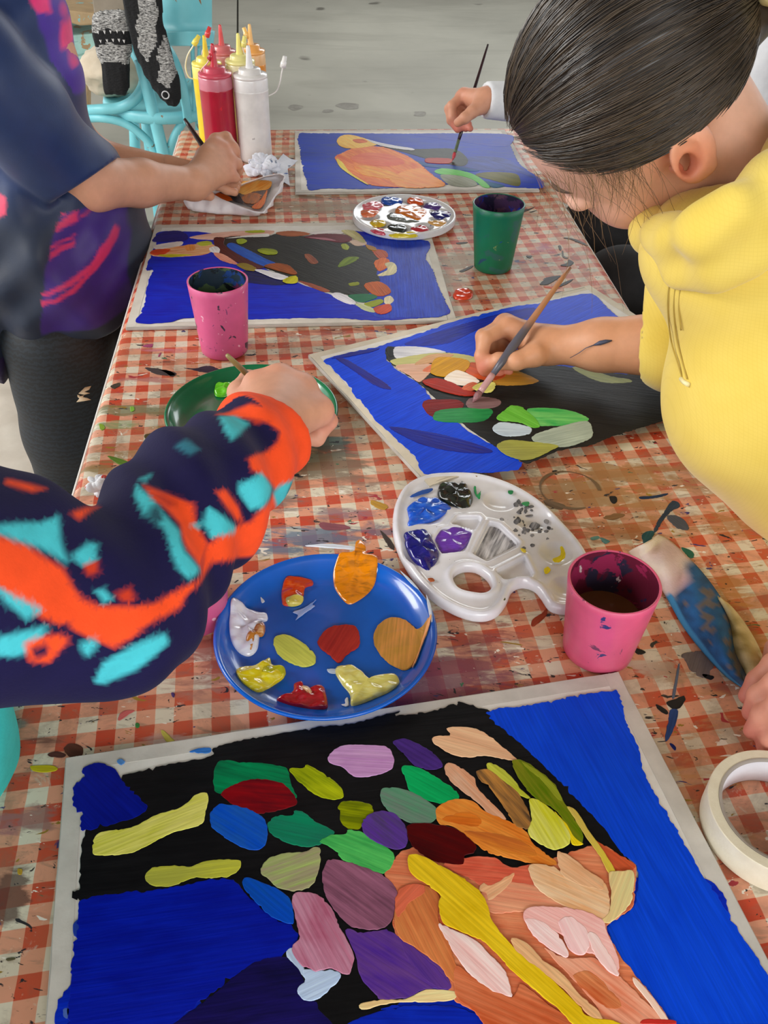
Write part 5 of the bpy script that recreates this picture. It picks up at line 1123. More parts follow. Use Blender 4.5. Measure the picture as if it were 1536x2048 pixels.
def colr(u, v, p):
    x, y = p; nz = float(fnoise(np.array([x*.02, y*.02, 0]), 3.1, 2)); n2 = float(fnoise(np.array([x*.05, y*.05, 1]), 3.0, 5))
    base = mixc((228,214,196), (206,172,180), .5*(1+nz) if .12 < u < .45 else 0)
    blue = mixc((44,104,164), (40,72,110), .5+.6*n2)
    k = (u-.36-.06*nz+.10*(v-.5))*14
    c = tuple(a*(1-min(1, max(0, k)))+b*min(1, max(0, k)) for a, b in zip(base, blue))
    if u > .50 and v > .25 and n2 > .15: c = tuple(a*.55+b*.45 for a, b in zip(c, lin((150,120,70))))
    if u > .93: c = tuple(a*.4+b*.6 for a, b in zip(c, lin((70,70,72))))
    if u > .42 and v < .10: c = lin((66,140,190))
    return c
rag = rag_sheet('painting_rag', lft, rgt, lambda u, v: .002+.013*math.sin(PI*v)**.8+.004*math.sin(u*9+v*3)*math.sin(PI*v)+.004*math.sin(u*23+4*v)*math.sin(PI*v)**2, colr)
tag(rag, 'long folded cloth rag stained blue, under the fingers at the right', 'rag')
rg2 = [(1265,690),(1320,730),(1400,830),(1470,950),(1515,1065),(1540,1130),(1545,1190)]
lf2 = [(1245,655),(1300,760),(1320,860),(1340,940),(1365,1040),(1400,1140),(1425,1185)]
def colr2(u, v, p):
    n2 = float(fnoise(np.array([p[0]*.05, p[1]*.05, 1]), 2.4, 3)); return mixc((216,196,150), (142,122,64), .55+.8*n2-(abs(v-.45)*.9))
rag_sheet('folded_flap', lf2, rg2, lambda u, v: .003+.016*math.sin(PI*v)*(.3+.7*u)+.003*math.sin(u*14), colr2, rag, 30, 14)

# ================================================================ PEOPLE
def adopt(o, parent):
    o.parent = parent; o.matrix_parent_inverse = Matrix.Translation(parent.location).inverted(); return o
def skin_mat(name):
    t = NT(name); t.set(Roughness=.48); t.b.inputs['Specular IOR Level'].default_value = .35
    t.b.inputs['Subsurface Weight'].default_value = .12; t.b.inputs['Subsurface Radius'].default_value = (.012, .005, .003); t.b.inputs['Subsurface Scale'].default_value = 1.0
    a = t.n('ShaderNodeVertexColor', layer_name='tint')
    v = t.ramp(t.noise(90, t.obj(), 4), .3, .75, (.93,.92,.91,1), (1.04,1.03,1.03,1))
    t.color(t.mix(1.0, a.outputs[0], v, 'MULTIPLY')); t.bump(t.noise(700, t.obj(), 3), .08, .0008)
    return t.m
SKIN = skin_mat('skin')
def blush(V, base, spots):
    """skin colour per vertex, warmer near the given points [(p, radius, colour, strength)]"""
    C = np.tile(np.array(lin(base)), (len(V), 1))
    for (p, r, col, s) in spots:
        w_ = np.exp(-((V-np.asarray(p))**2).sum(1)/(r*r))*s
        C = C*(1-w_[:, None])+np.array(lin(col))*w_[:, None]
    return C
def hand_fn(h):
    """distance field of one hand: wrist, four knuckle/finger chains, thumb"""
    def fn(P):
        W_ = h['wrist']; d = None
        for i, fgr in enumerate(h['fingers']):
            c = d_cap(P, W_, fgr[0], h.get('rw', .0165), h.get('rk', .0115)); d = c if d is None else smin(d, c, .010)
        for i in range(3):
            c = d_cap(P, h['fingers'][i][0], h['fingers'][i+1][0], .0105, .0105); d = smin(d, c, .008)
        th = h['thumb']; d = smin(d, d_cap(P, W_, th[0], .016, .0135), .010)
        sc = h.get('s', 1.0)
        for i, fgr in enumerate(h['fingers']):
            k = (1.0, 1.03, .97, .86)[i]*sc
            rs = [.0098*k, .0086*k, .0078*k, .0066*k][:len(fgr)]
            c = chain(P, fgr, rs, .0025)
            for j in range(1, len(fgr)-1):       # knuckle swell
                c = smin(c, np.linalg.norm(P-np.asarray(fgr[j], np.float32), axis=-1)-.0088*k*(1-.06*j), .003)
            d = smin(d, c, .0045)
        rs = [.0135*sc, .0108*sc, .0098*sc, .0078*sc][:len(th)]
        d = smin(d, chain(P, th, rs, .003), .007)
        return d
    return fn
def tubes_fn(segs, k):
    def fn(P):
        d = None
        for (pts, rs) in segs:
            c = chain(P, pts, rs, k); d = c if d is None else smin(d, c, k)
        return d
    return fn
def bounds(pts, pad):
    p = np.array(pts, float); return p.min(0)-pad, p.max(0)+pad
def nails(name, items, mat, parent):
    for (p, d, u, s) in items:
        p = np.asarray(p); d = np.asarray(d, float); d /= np.linalg.norm(d); u = np.asarray(u, float); u -= d*(u@d); u /= np.linalg.norm(u); r = np.cross(d, u)
        V, F = [], []
        for i in range(7):
            for j in range(7):
                a = (i/6-.5); b = (j/6-.5); wdt = s*(1-.25*max(0, b)**2*4)
                V.append(p+d*(b*s*1.25)+r*(a*wdt)+u*(.0006-1.1*s*a*a*.9)+np.array([0, 0, TT]))
        for i in range(6):
            for j in range(6): k = i*7+j; F.append((k, k+1, k+8, k+7))
        adopt(mesh_from(name, V, F, mat), parent)
nail_m = plain('nail', (226,170,156), .3)
def brush(tip, end, handle_c, ferrule_c, hair_c, label, r=.0042, tip_c=None, loc=None):
    tip = np.asarray(tip, float); end = np.asarray(end, float); ax = end-tip; L = np.linalg.norm(ax); ax /= L
    root = None
    def seg(nm, a, b, rs, mat, par):
        n = len(rs); P = [tip+ax*(a+(b-a)*k/(n-1))-tip for k in range(n)]
        V, F = tube_vf(P, rs, 14); o = mesh_from(nm, V, F, mat); 
        if par is None: o.location = W(tip)
        else: o.parent = par
        return o
    hl = handle_c if isinstance(handle_c, bpy.types.Material) else plain('brush_lacquer', handle_c, .25, tuple(v*.7 for v in handle_c), 50)
    root = seg('paint_brush', .040, L, [r*.72, r*.95, r*1.15, r*1.0, r*.85, r*.75, r*.66, r*.6, r*.45], hl, None)
    seg('ferrule', .015, .0405, [r*.72, r*.78, r*.80, r*.78, r*.80, r*.74], plain('ferrule', ferrule_c, .28, None, 40), root)
    seg('bristles', .0, .0152, [.0004, r*.45, r*.80, r*.86, r*.74], plain('bristles', hair_c, .5, tuple(v*.7 for v in hair_c), 300), root)
    return tag(root, label, 'paint brush', 'brushes in the hands')

# ---------------------------------------------------------------- the person in yellow
girl = empty('person', (0.62, 0.72, 0.0))
tag(girl, 'person in yellow hooded top bending over the table, dark hair tied back, painting', 'person')
Hc = np.array([.2019, .800, .3486]); HS = 1.0365
Hf = np.array([-.5917, .2209, -.7753]); Hf /= np.linalg.norm(Hf)
Hu = np.array([-.7664, -.4526, .4559]); Hu -= Hf*(Hu@Hf); Hu /= np.linalg.norm(Hu)
Hr = np.cross(Hf, Hu)
HM = np.stack([Hr, Hf, Hu], 1)             # local (right, forward, up) -> table coordinates
def HL(p): return Hc+HM@np.asarray(p, float)*HS
def HI(q): return HM.T@(np.asarray(q)-Hc)/HS
neck_base = np.array([.338, .790, .245])
def head_fn(P):
    sym = np.stack([np.abs(P[..., 0]), P[..., 1], P[..., 2]], -1)
    d = d_ell(P, (0, -.012, .030), (.073, .094, .078))
    d = smin(d, d_ell(P, (0, .032, -.028), (.060, .060, .078)), .03)
    d = smin(d, d_ell(sym, (.033, .056, -.046), (.030, .029, .032)), .018)
    d = smin(d, d_cap(sym, (.052, .000, -.050), (.014, .066, -.088), .020, .019), .02)
    d = smin(d, d_ell(P, (0, .072, -.090), (.019, .018, .016)), .014)
    d = smax(d, -d_ell(sym, (.030, .103, -.006), (.018, .017, .011)), .010)
    d = smin(d, d_ell(sym, (.031, .078, -.007), (.0145, .0135, .0115)), .003)
    d = smin(d, d_cap(P, (0, .088, -.002), (0, .101, -.032), .0065, .0085), .008)
    d = smin(d, d_ell(sym, (.0075, .095, -.036), (.007, .009, .006)), .005)
    d = smin(d, d_ell(P, (0, .089, -.060), (.019, .009, .0055)), .004)
    d = smin(d, d_ell(P, (0, .087, -.069), (.016, .009, .006)), .004)
    d = smax(d, -d_cap(P, (-.02, .098, -.0645), (.02, .098, -.0645), .0015, .0015), .003)
    # ears
    c, s = math.cos(.30), math.sin(.30); cy, sy = math.cos(.45), math.sin(.45)
    R = np.array([[cy, sy, 0], [-sy, cy, 0], [0, 0, 1]])@np.array([[1, 0, 0], [0, c, -s], [0, s, c]])
    e = d_ell(sym, (.077, -.020, -.004), (.0075, .0195, .031), R)
    e = smax(e, -d_ell(sym, (.0855, -.017, .003), (.0065, .0125, .020), R), .003)
    e = smax(e, -d_ell(sym, (.080, -.012, -.006), (.009, .007, .009), R), .003)
    e = smin(e, d_ell(sym, (.076, -.016, -.030), (.0055, .009, .009)), .004)
    e = smin(e, d_ell(sym, (.076, -.003, -.006), (.004, .005, .007)), .003)
    d = smin(d, e, .004)
    # neck
    nb = HI(neck_base)
    d = smin(d, d_cap(P, (0, -.026, -.050), nb, .041, .047), .018)
    return d
V, F = surface_nets(head_fn, (-.10, -.16, -.20), (.10, .13, .12), .0021)
V = relax(V, F, 1)
ear_l = np.array([-.080, -.015, -.004])
SK = (224,176,150)
C = blush(V, SK, [(ear_l, .030, (224,138,104), .75), (ear_l+[0,.006,-.004], .010, (176,88,62), .9), ((-.04,.06,-.045), .03, (216,152,128), .7), ((0,.1,-.035), .014, (212,140,118), .6), ((0,.09,-.065), .014, (190,110,104), .8), ((-.03,.09,.03), .05, (206,164,146), .6)])
body_parts = [(Hc+V@HM.T*HS, F, C)]
# right arm and hand
RW = at(1092, 690, .046)
idxK = at(1017, 653, .058)
gh = dict(wrist=RW, rw=.017, fingers=[
  [idxK, at(970, 676, .052), at(963, 712, .036), at(970, 742, .020)],
  [idxK+np.array([-.002,.015,-.006]), at(968, 684, .046)+np.array([0,.013,0]), at(966, 722, .026)+np.array([0,.010,0]), at(980, 752, .014)+np.array([0,.006,0])],
  [idxK+np.array([.004,.025,-.017]), at(984, 690, .036)+np.array([0,.016,0]), at(984, 728, .018)+np.array([0,.010,0]), at(998, 752, .013)+np.array([0,.008,0])],
  [idxK+np.array([.012,.030,-.028]), at(1003, 700, .028)+np.array([0,.014,0]), at(1004, 732, .016)+np.array([0,.008,0]), at(1018, 748, .013)+np.array([0,.006,0])]],
  thumb=[at(1070, 708, .046), at(1032, 722, .042), at(997, 722, .037), at(969, 733, .026)])
EL = at(1345, 690, .074)
hf = hand_fn(gh)
def arm_fn(P):
    d = chain(P, [RW-(RW-EL)*.02, RW+(EL-RW)*.45, EL], [.0195, .0285, .0375], .012)
    return smin(hf(P), d, .012)
allp = [RW, EL]+sum(gh['fingers'], [])+gh['thumb']
lo, hi = bounds(allp, .045)
Va, Fa = surface_nets(arm_fn, lo, hi, .0018); Va = relax(Va, Fa, 1)
Ca = blush(Va, (206,150,114), [(gh['fingers'][k][-1], .012, (196,112,92), .8) for k in range(4)]+[(gh['thumb'][-1], .014, (200,112,96), .85)]+[(gh['fingers'][k][0], .012, (204,136,104), .5) for k in range(4)])
body_parts.append((Va, Fa, Ca))
# left hand at the right edge, holding the rag
LWs = atd(1640, 1400, .66); 
def lz(px, py, z): return at(px, py, z)
lh = dict(wrist=LWs, rw=.019, fingers=[
  [at(1585, 1325, .050), at(1548, 1330, .040), at(1515, 1362, .028), at(1494, 1392, .018)],
  [at(1590, 1370, .056), at(1552, 1368, .052), at(1518, 1392, .036), at(1502, 1425, .020)],
  [at(1594, 1415, .054), at(1556, 1412, .050), at(1524, 1432, .034), at(1504, 1462, .018)],
  [at(1598, 1456, .046), at(1566, 1458, .040), at(1540, 1476, .026), at(1528, 1494, .013)]],
  thumb=[at(1600, 1345, .040), at(1580, 1310, .030), at(1556, 1300, .022), at(1545, 1318, .016)], s=1.02)
LE = np.array([.52, .40, .06])
def larm_fn(P): return smin(hand_fn(lh)(P), d_cap(P, LWs, LE, .021, .034), .012)
lo, hi = bounds([LWs, LE]+sum(lh['fingers'], [])+lh['thumb'], .042)
Vl, Fl = surface_nets(larm_fn, lo, hi, .0019); Vl = relax(Vl, Fl, 1)
Cl = blush(Vl, (208,146,122), [(lh['fingers'][k][-1], .014, (196,112,100), .7) for k in range(4)])
body_parts.append((Vl, Fl, Cl))
# trunk under the clothes, joins neck and arms
SR, SL = np.array([.345, .885, .195]), np.array([.46, .615, .185])
def trunk_fn(P):
    d = chain(P, [neck_base, (.40,.735,.15), (.50,.70,.02), (.60,.70,-.16)], [.046, .075, .080, .085], .04)
    d = smin(d, chain(P, [SR, (.335,.935,.10), EL], [.036, .033, .034], .02), .03)
    d = smin(d, chain(P, [SL, (.575,.50,.09), LE], [.036, .034, .033], .02), .03)
    d = smin(d, chain(P, [(.60,.765,-.18), (.60,.77,-.45), (.62,.77,-.68)], [.070, .050, .036], .02), .03)
    d = smin(d, chain(P, [(.62,.625,-.18), (.63,.62,-.45), (.65,.62,-.68)], [.070, .050, .036], .02), .03)
    return d
Vt, Ft = surface_nets(trunk_fn, (.22,.36,-.72), (.74,1.02,.32), .009)
body_parts.append((Vt, Ft, blush(Vt, (206,150,120), [])))
def join_body(parts, name, parent):
    V = np.vstack([p[0] for p in parts]); off = np.cumsum([0]+[len(p[0]) for p in parts[:-1]])
    F = np.vstack([p[1]+o for p, o in zip(parts, off)]); Cc = np.vstack([p[2] for p in parts])
    o = np_obj(name, V, F, SKIN); set_tint(o, Cc); return adopt(o, parent)
gbody = join_body(body_parts, 'body', girl)
for pts, rr in (([(1188,690),(1200,686),(1212,683),(1224,681)], [.0008,.0026,.0022,.0006]), ([(1140,716),(1158,706),(1172,696),(1188,690)], [.0003,.0004,.0004,.0006])):
    P = None
    arm_V = body_parts[1][0]
    def _surf(px, py):
        P_ = arm_V-CAM; cp, sp = math.cos(PITCH), math.sin(PITCH); fw = P_[:, 1]*cp-P_[:, 2]*sp
        v = -(P_[:, 2]*cp+P_[:, 1]*sp)/fw*FPX; u = P_[:, 0]/fw*FPX; c, s = math.cos(-ROLL), math.sin(-ROLL); u, v = c*u-s*v+768, s*u+c*v+1024
        m = (u-px)**2+(v-py)**2 < 64; return atd(px, py, fw[m].min()+.0008)
    V_, F_ = tube_vf([_surf(*p) for p in pts], rr, 8); o = mesh_from('paint_smudge', np.array(V_)+np.array([0,0,TT]), F_, plain('blue_smudge', (66,72,96), .5)); adopt(o, girl)
# paint mark on the forearm
# --- hoodie
YEL = NT('yellow_waffle_knit'); YEL.set(Roughness=.75); YEL.b.inputs['Sheen Weight'].default_value = .25; YEL.b.inputs['Specular IOR Level'].default_value = .2
yc = YEL.mix(YEL.ramp(YEL.noise(14, YEL.obj(), 3), .3, .7), rgba((226,200,98)), rgba((216,188,80)))
bk = YEL.n('ShaderNodeTexBrick'); bk.inputs['Scale'].default_value = 1.0; bk.inputs['Mortar Size'].default_value = .0005; bk.inputs['Brick Width'].default_value = .0030; bk.inputs['Row Height'].default_value = .0027; bk.offset = 0.0; bk.inputs['Mortar Smooth'].default_value = 1.0
rot_ = YEL.n('ShaderNodeVectorRotate', rotation_type='AXIS_ANGLE'); rot_.inputs['Axis'].default_value = (1, .15, 0); rot_.inputs['Angle'].default_value = 1.25; YEL.l(YEL.obj(), rot_.inputs['Vector']); YEL.l(rot_.outputs[0], bk.inputs['Vector'])
YEL.color(YEL.mix(YEL.math('MULTIPLY', bk.outputs['Fac'], .16), yc, rgba((196,164,62)))); YEL.bump(bk.outputs['Fac'], -.35, .0012); YEL = YEL.m
def hoodie_fn(P):
    d = chain(P, [(.340,.755,.215), (.366,.708,.120), (.445,.690,.045), (.60,.72,-.16)], [.080, .094, .090, .102], .05)
    d = smin(d, d_ell(P, (.303,.738,.240), (.086,.080,.060)), .05)
    d = smin(d, chain(P, [SR, (.335,.93,.105), EL], [.058, .055, .0520], .03), .04)
    d = smin(d, chain(P, [SL, (.575,.50,.10), LE+np.array([.08,0,0])], [.070, .058, .048], .03), .05)
    # folds
    d = d+.0035*np.sin(34*(P[..., 2]*1.0+P[..., 0]*.75)+2.2*fnoise(P, 7, 1))*np.clip(1-np.abs(P[..., 2]-.02)/.14, 0, 1)
    d = d+.0028*fnoise(P, 26, 2)
    # cuff opening of the right sleeve
    ca = np.asarray(RW+(EL-RW)*.77, np.float32); ax = np.asarray((EL-RW)/np.linalg.norm(EL-RW), np.float32)
    s_ = (P-ca)@ax; near = np.linalg.norm(P-ca, axis=-1)
    d = np.where((near < .11), smax(d, -s_, .003), d)
    d = smax(d, -np.where(near < .11, d_cap(P, ca-ax*.03, ca+ax*.02, .0365, .0375), 1.0).astype(np.float32), .002)
    # neck opening
    nd = HL([0,-.03,-.05])-neck_base; nd /= np.linalg.norm(nd)
    d = smax(d, -d_cap(P, neck_base-nd*.03, neck_base+nd*.10, .052, .060), .006)
    return d
Vh, Fh = surface_nets(hoodie_fn, (.14,.36,-.30), (.72,1.03,.34), .0042)
Vhd = relax(Vh, Fh, 2); hoodie = adopt(np_obj('hooded_top', Vhd, Fh, YEL), girl)
# hood lying in a thick roll round the neck, open at the throat
nd = HL([0,-.03,-.05])-neck_base; nd /= np.linalg.norm(nd)
n1 = np.cross(nd, [0, 1, 0]); n1 /= np.linalg.norm(n1); n2 = np.cross(nd, n1)
if n1[0] > 0: n1, n2 = -n1, -n2                      # n1 points towards the throat
HP = [atd(1660,225,.80), atd(1610,290,.72), atd(1545,385,.675), atd(1478,428,.675), atd(1418,462,.685), atd(1352,478,.72), atd(1302,462,.79), atd(1330,425,.86), atd(1400,400,.90)]
HR = [.022, .025, .024, .022, .020, .018, .017, .017, .017]
def hood_fn(P):
    d = chain(P, HP, HR, .012)
    d = smin(d, chain(P, [p+np.array([.010,-.002,-.026]) for p in HP[1:6]], [.022,.022,.020,.018,.014], .012), .012)
    d = d+.0026*np.sin(P[..., 0]*95+P[..., 1]*70-P[..., 2]*40+2.5*fnoise(P, 12, 3))
    return smax(d, -d_cap(P, neck_base-nd*.06, neck_base+nd*.13, .050, .056), .006)
lo, hi = bounds(HP, .075)
Vh, Fh = surface_nets(hood_fn, lo, hi, .0036)
adopt(np_obj('hood', relax(Vh, Fh, 2), Fh, YEL), girl)
def on_surface(Vx, px, py, off=.001, rad=9):
    """point of a built surface nearest the camera under a photo pixel, lifted by off"""
    P = Vx-CAM; cp, sp = math.cos(PITCH), math.sin(PITCH)
    fw = P[:, 1]*cp-P[:, 2]*sp; v = -(P[:, 2]*cp+P[:, 1]*sp)/fw*FPX; u = P[:, 0]/fw*FPX
    c, s = math.cos(-ROLL), math.sin(-ROLL); u, v = c*u-s*v+768, s*u+c*v+1024
    m = ((u-px)**2+(v-py)**2 < rad*rad) & (fw > 0)
    if not m.any(): return on_surface(Vx, px, py, off, rad*2)
    dd = fw[m]; d0 = dd.min(); sel = dd < d0+.012
    return atd(px, py, np.median(dd[sel])-off)
seam_m = plain('yellow_seam', (176,148,62), .8)
for pts in ([(1396,478),(1376,515),(1344,552),(1336,600),(1338,650),(1344,690),(1356,728),(1366,762)], [(1408,486),(1388,522),(1356,560),(1348,606),(1350,652),(1356,690),(1366,728),(1374,758)], [(1416,492),(1398,528),(1366,566),(1358,610),(1362,660)]):
    P = catmull([on_surface(Vhd, x, y, .0010) for x, y in pts], 30); V_, F_ = tube_vf(P, .0007, 6)
    adopt(mesh_from('placket_seam', np.array(V_)+np.array([0,0,TT]), F_, seam_m), hoodie).matrix_parent_inverse = Matrix.Identity(4)
P = [on_surface(Vhd, x, y, .0025) for x, y in ((1362,757),(1368,764),(1376,769))]; V_, F_ = tube_vf(P, .0022, 8)
adopt(mesh_from('zip_pull', np.array(V_)+np.array([0,0,TT]), F_, plain('pale_pull', (238,226,170), .4)), hoodie).matrix_parent_inverse = Matrix.Identity(4)
# --- black trousers and shoes
blk = plain('black_cloth', (24,24,26), .85, (34,34,36), 30, .1, 300)
def trous_fn(P):
    d = chain(P, [(.545,.69,-.13), (.60,.70,-.20)], [.112, .115], .03)
    d = smin(d, chain(P, [(.60,.775,-.20), (.60,.78,-.45), (.62,.78,-.665)], [.088, .068, .058], .02), .03)
    return smin(d, chain(P, [(.62,.615,-.20), (.63,.61,-.45), (.65,.61,-.665)], [.088, .068, .058], .02), .03)
Vx, Fx = surface_nets(trous_fn, (.42,.48,-.74), (.80,.92,.02), .009); adopt(np_obj('trousers', Vx, Fx, blk), girl)
def shoes(pts, parent, mat, heading):
    hx = np.array([math.cos(heading), math.sin(heading), 0])
    for p in pts:
        p = np.array(p); 
        fn = lambda P: smax(smin(d_cap(P, p+np.array([0,0,.04]), p+hx*.12+np.array([0,0,.028]), .038, .030), d_cap(P, p+np.array([0,0,.04]), p+np.array([0,0,.075]), .036, .034), .02), -(P[..., 2]-p[2]), .004)
        Vs, Fs = surface_nets(fn, p+[-.18,-.18,-.01], p+[.18,.18,.13], .006); adopt(np_obj('shoe', Vs, Fs, mat), parent)
shoe_m = plain('shoe_leather', (60,58,60), .5)
shoes([(.60,.78,-.7185), (.63,.61,-.7185)], girl, shoe_m, PI)
# --- hair
HAIRC = NT('brown_hair'); HAIRC.set(Roughness=.36); HAIRC.b.inputs['Specular IOR Level'].default_value = .45
ho = HAIRC.noise(1.0, HAIRC.scaled(HAIRC.obj(), 60, 60, 60), 4, .6, .3)
HAIRC.color(HAIRC.mix(HAIRC.ramp(ho, .35, .7), rgba((38,32,29)), rgba((62,51,41)))); HAIRC = HAIRC.m
E0 = np.array([0, -.112, -.010])                    # where the tail is tied
hcen = np.array([0, -.014, .032]); hrad = np.array([.0785, .1000, .0835])
def hair_fn(P):
    d = d_ell(P, hcen, hrad)
    sx = np.abs(P[..., 0])
    f = P[..., 1]
    line = np.where(f > .02, .034+.85*(f-.02), np.where(f > -.02, .034-(f-.02)*-.05, .032+(f+.02)*1.25))
    d = smax(d, (line-P[..., 2]), .008)
    d = smin(d, d_cap(P, E0+[0,.010,0], E0+[0,-.020,-.002], .026, .019), .02)
    return d+.0007*np.sin(P[..., 0]*300+P[..., 2]*160+3*np.sin(P[..., 1]*50))
Vx, Fx = surface_nets(hair_fn, (-.10,-.16,-.09), (.10,.12,.14), .0024)
hair = adopt(np_obj('hair', Hc+relax(Vx, Fx, 1)@HM.T*HS, Fx, HAIRC), girl)
# strands combed back to the tie
rs_ = np.random.default_rng(11)
def strand_mesh(paths, r0):
    """paths: (n,m,3) -> thin three-sided tubes"""
    paths = np.asarray(paths, float); n, m, _ = paths.shape
    T = np.gradient(paths, axis=1); T /= np.linalg.norm(T, axis=2, keepdims=True)+1e-9
    up = paths-hcen_w if False else np.broadcast_to(np.array([.3, .5, .81]), T.shape)
    N = np.cross(T, up); N /= np.linalg.norm(N, axis=2, keepdims=True)+1e-9; B = np.cross(T, N)
    taper = np.interp(np.linspace(0, 1, m), [0, .15, .8, 1], [.35, 1, 1, .3])[None, :, None]*r0
    R = [paths+taper*(math.cos(a)*N+math.sin(a)*B) for a in (0, 2*PI/3, 4*PI/3)]
    V = np.stack(R, 2).reshape(-1, 3)
    i = np.arange(n)[:, None, None]*m*3+np.arange(m-1)[None, :, None]*3+np.arange(3)[None, None]
    j = np.arange(n)[:, None, None]*m*3+np.arange(m-1)[None, :, None]*3+(np.arange(3)+1)[None, None] % 3
    F = np.stack([i, j, j+3, i+3], -1).reshape(-1, 4)
    return V, F
def comb(n):
    out = []
    e = (E0-hcen)/hrad; e /= np.linalg.norm(e)
    while len(out) < n:
        v = rs_.normal(size=3); v /= np.linalg.norm(v)
        p = hcen+v*hrad
        f = p[1]; line = .034+.85*(f-.02) if f > .02 else (.034+(f-.02)*.05 if f > -.02 else .032+(f+.02)*1.25)
        if p[2] < line-.004 or p[2] > line+rs_.exponential(.035): continue
        om = math.acos(np.clip(v@e, -1, 1))
        if om < .25: continue
        t = np.linspace(0, 1, 14); wv = rs_.normal()*.03
        S = (np.sin((1-t)*om)[:, None]*v+np.sin(t*om)[:, None]*e)/math.sin(om)
        off = 1.004+rs_.random()*.022+.006*np.sin(t*PI*(1+rs_.random()*2)+rs_.random()*6)
        S = S+wv*np.sin(t*PI)[:, None]*np.cross(v, e)
        out.append(hcen+S*hrad*off[:, None]*np.where(t > .9, 1-.0*(t-.9), 1)[:, None])
    return out
pth = np.array(comb(2600))
V_, F_ = strand_mesh(Hc+pth@HM.T*HS, .00042)
def hair_tone(name, a, b):
    t = NT(name); t.set(Roughness=.33); t.b.inputs['Specular IOR Level'].default_value = .5
    g = t.n('ShaderNodeNewGeometry'); t.color(t.mix(g.outputs['Random Per Island'], rgba(a), rgba(b))); return t.m
st = np_obj('hair_strands', V_, F_, hair_tone('hair_strand', (26,23,22), (84,69,52)), None); st.parent = hair; st.matrix_parent_inverse = hair.matrix_parent_inverse.copy(); st.matrix_parent_inverse = Matrix.Translation(girl.location).inverted() @ Matrix.Identity(4) if False else Matrix.Identity(4)
st['kind'] = 'stuff'
# loose wisps at the temple falling with gravity
wis = []
for k in range(120):
    f0 = rs_.uniform(-.012, .066); side = -1
    sx = .074*math.sqrt(max(.03, 1-(f0/.096)**2))*rs_.uniform(.86, 1.0)
    line = .034+.85*(max(f0, .02)-.02)
    p = HL((side*sx, f0, line+rs_.uniform(-.002, .012)))
    curl = HM@np.array([0, rs_.uniform(-.9, .9), 0])
    q = [p]; dirn = HM@np.array([side*.25, rs_.uniform(-.1, .55), -1.0])+np.array([0, -.05, 0]); dirn /= np.linalg.norm(dirn)
    Ln = rs_.choice([.03, .05, .08, .12], p=[.42, .33, .17, .08])*rs_.uniform(.7, 1.25); stp = Ln/13
    for i in range(13):
        tcol = HI(q[-1])
        nxt = q[-1]+dirn*stp
        loc = HI(nxt); 
        # stay outside the face
        for _ in range(4):
            dd = float(head_fn(loc[None, None, None, :].astype(np.float32))[0, 0, 0])
            if dd < .0012: loc = loc+np.array([side*.6, .5, 0])*(.0014-dd)
            else: break
        q.append(HL(loc)); dirn = dirn*.86+np.array([0, 0, -1])*.10+curl*.10+rs_.normal(size=3)*.05; dirn /= np.linalg.norm(dirn)
    wis.append(q)
V_, F_ = strand_mesh(np.array(wis), .00018)
ws = np_obj('loose_wisps', V_, F_, hair_tone('wisp', (84,64,46), (150,118,84))); ws.parent = hair; ws['kind'] = 'stuff'
# tie and tail
tor = lambda P: np.hypot(np.linalg.norm((P-(E0+[0,-.014,0]))[..., [0, 2]], axis=-1)-.027, (P-(E0+[0,-.014,0]))[..., 1])-.0165+.0022*np.sin(9*np.arctan2(P[..., 0], P[..., 2]-E0[2]))
Vx, Fx = surface_nets(tor, (-.06,-.16,-.075), (.06,-.085,.06), .0024)
adopt(np_obj('hair_tie', Hc+relax(Vx, Fx, 1)@HM.T*HS, Fx, plain('beige_scrunchie', (214,196,140), .9, (190,170,110), 60, .3, 200)), girl)
tb0 = HL(E0+[0,-.03,0]); TP = [tb0, tb0+np.array([.03,-.01,.012]), tb0+np.array([.065,-.02,-.01]), tb0+np.array([.085,-.03,-.07]), tb0+np.array([.09,-.035,-.14])]
def tail_fn(P): return chain(P, TP, [.017,.022,.024,.020,.006], .01)+.0010*np.sin(P[..., 0]*260+P[..., 1]*300)
lo, hi = bounds(TP, .04); Vx, Fx = surface_nets(tail_fn, lo, hi, .003)
adopt(np_obj('ponytail', relax(Vx, Fx, 1), Fx, HAIRC), girl)
# eyelashes, eyebrow
ash = plain('lash', (36,28,24), .6)
V_, F_ = join_vf([tube_vf([HL((s*(.021+.004*k), .0915-.0012*k*k*.35, -.0125-.0004*k)) for k in range(6)], .0009, 6) for s in (-1, 1)]); adopt(mesh_from('eyelashes', np.array(V_)+np.array([0,0,TT]), F_, ash), girl)
V_, F_ = join_vf([tube_vf([HL((s*(.014+.006*k), .0885-.0016*k*k*.5, .0115+.0012*math.sin(k/5*PI))) for k in range(6)], [.0012,.002,.0022,.002,.0016,.0008], 6) for s in (-1, 1)]); adopt(mesh_from('eyebrows', np.array(V_)+np.array([0,0,TT]), F_, plain('brow', (78,58,44), .8)), girl)
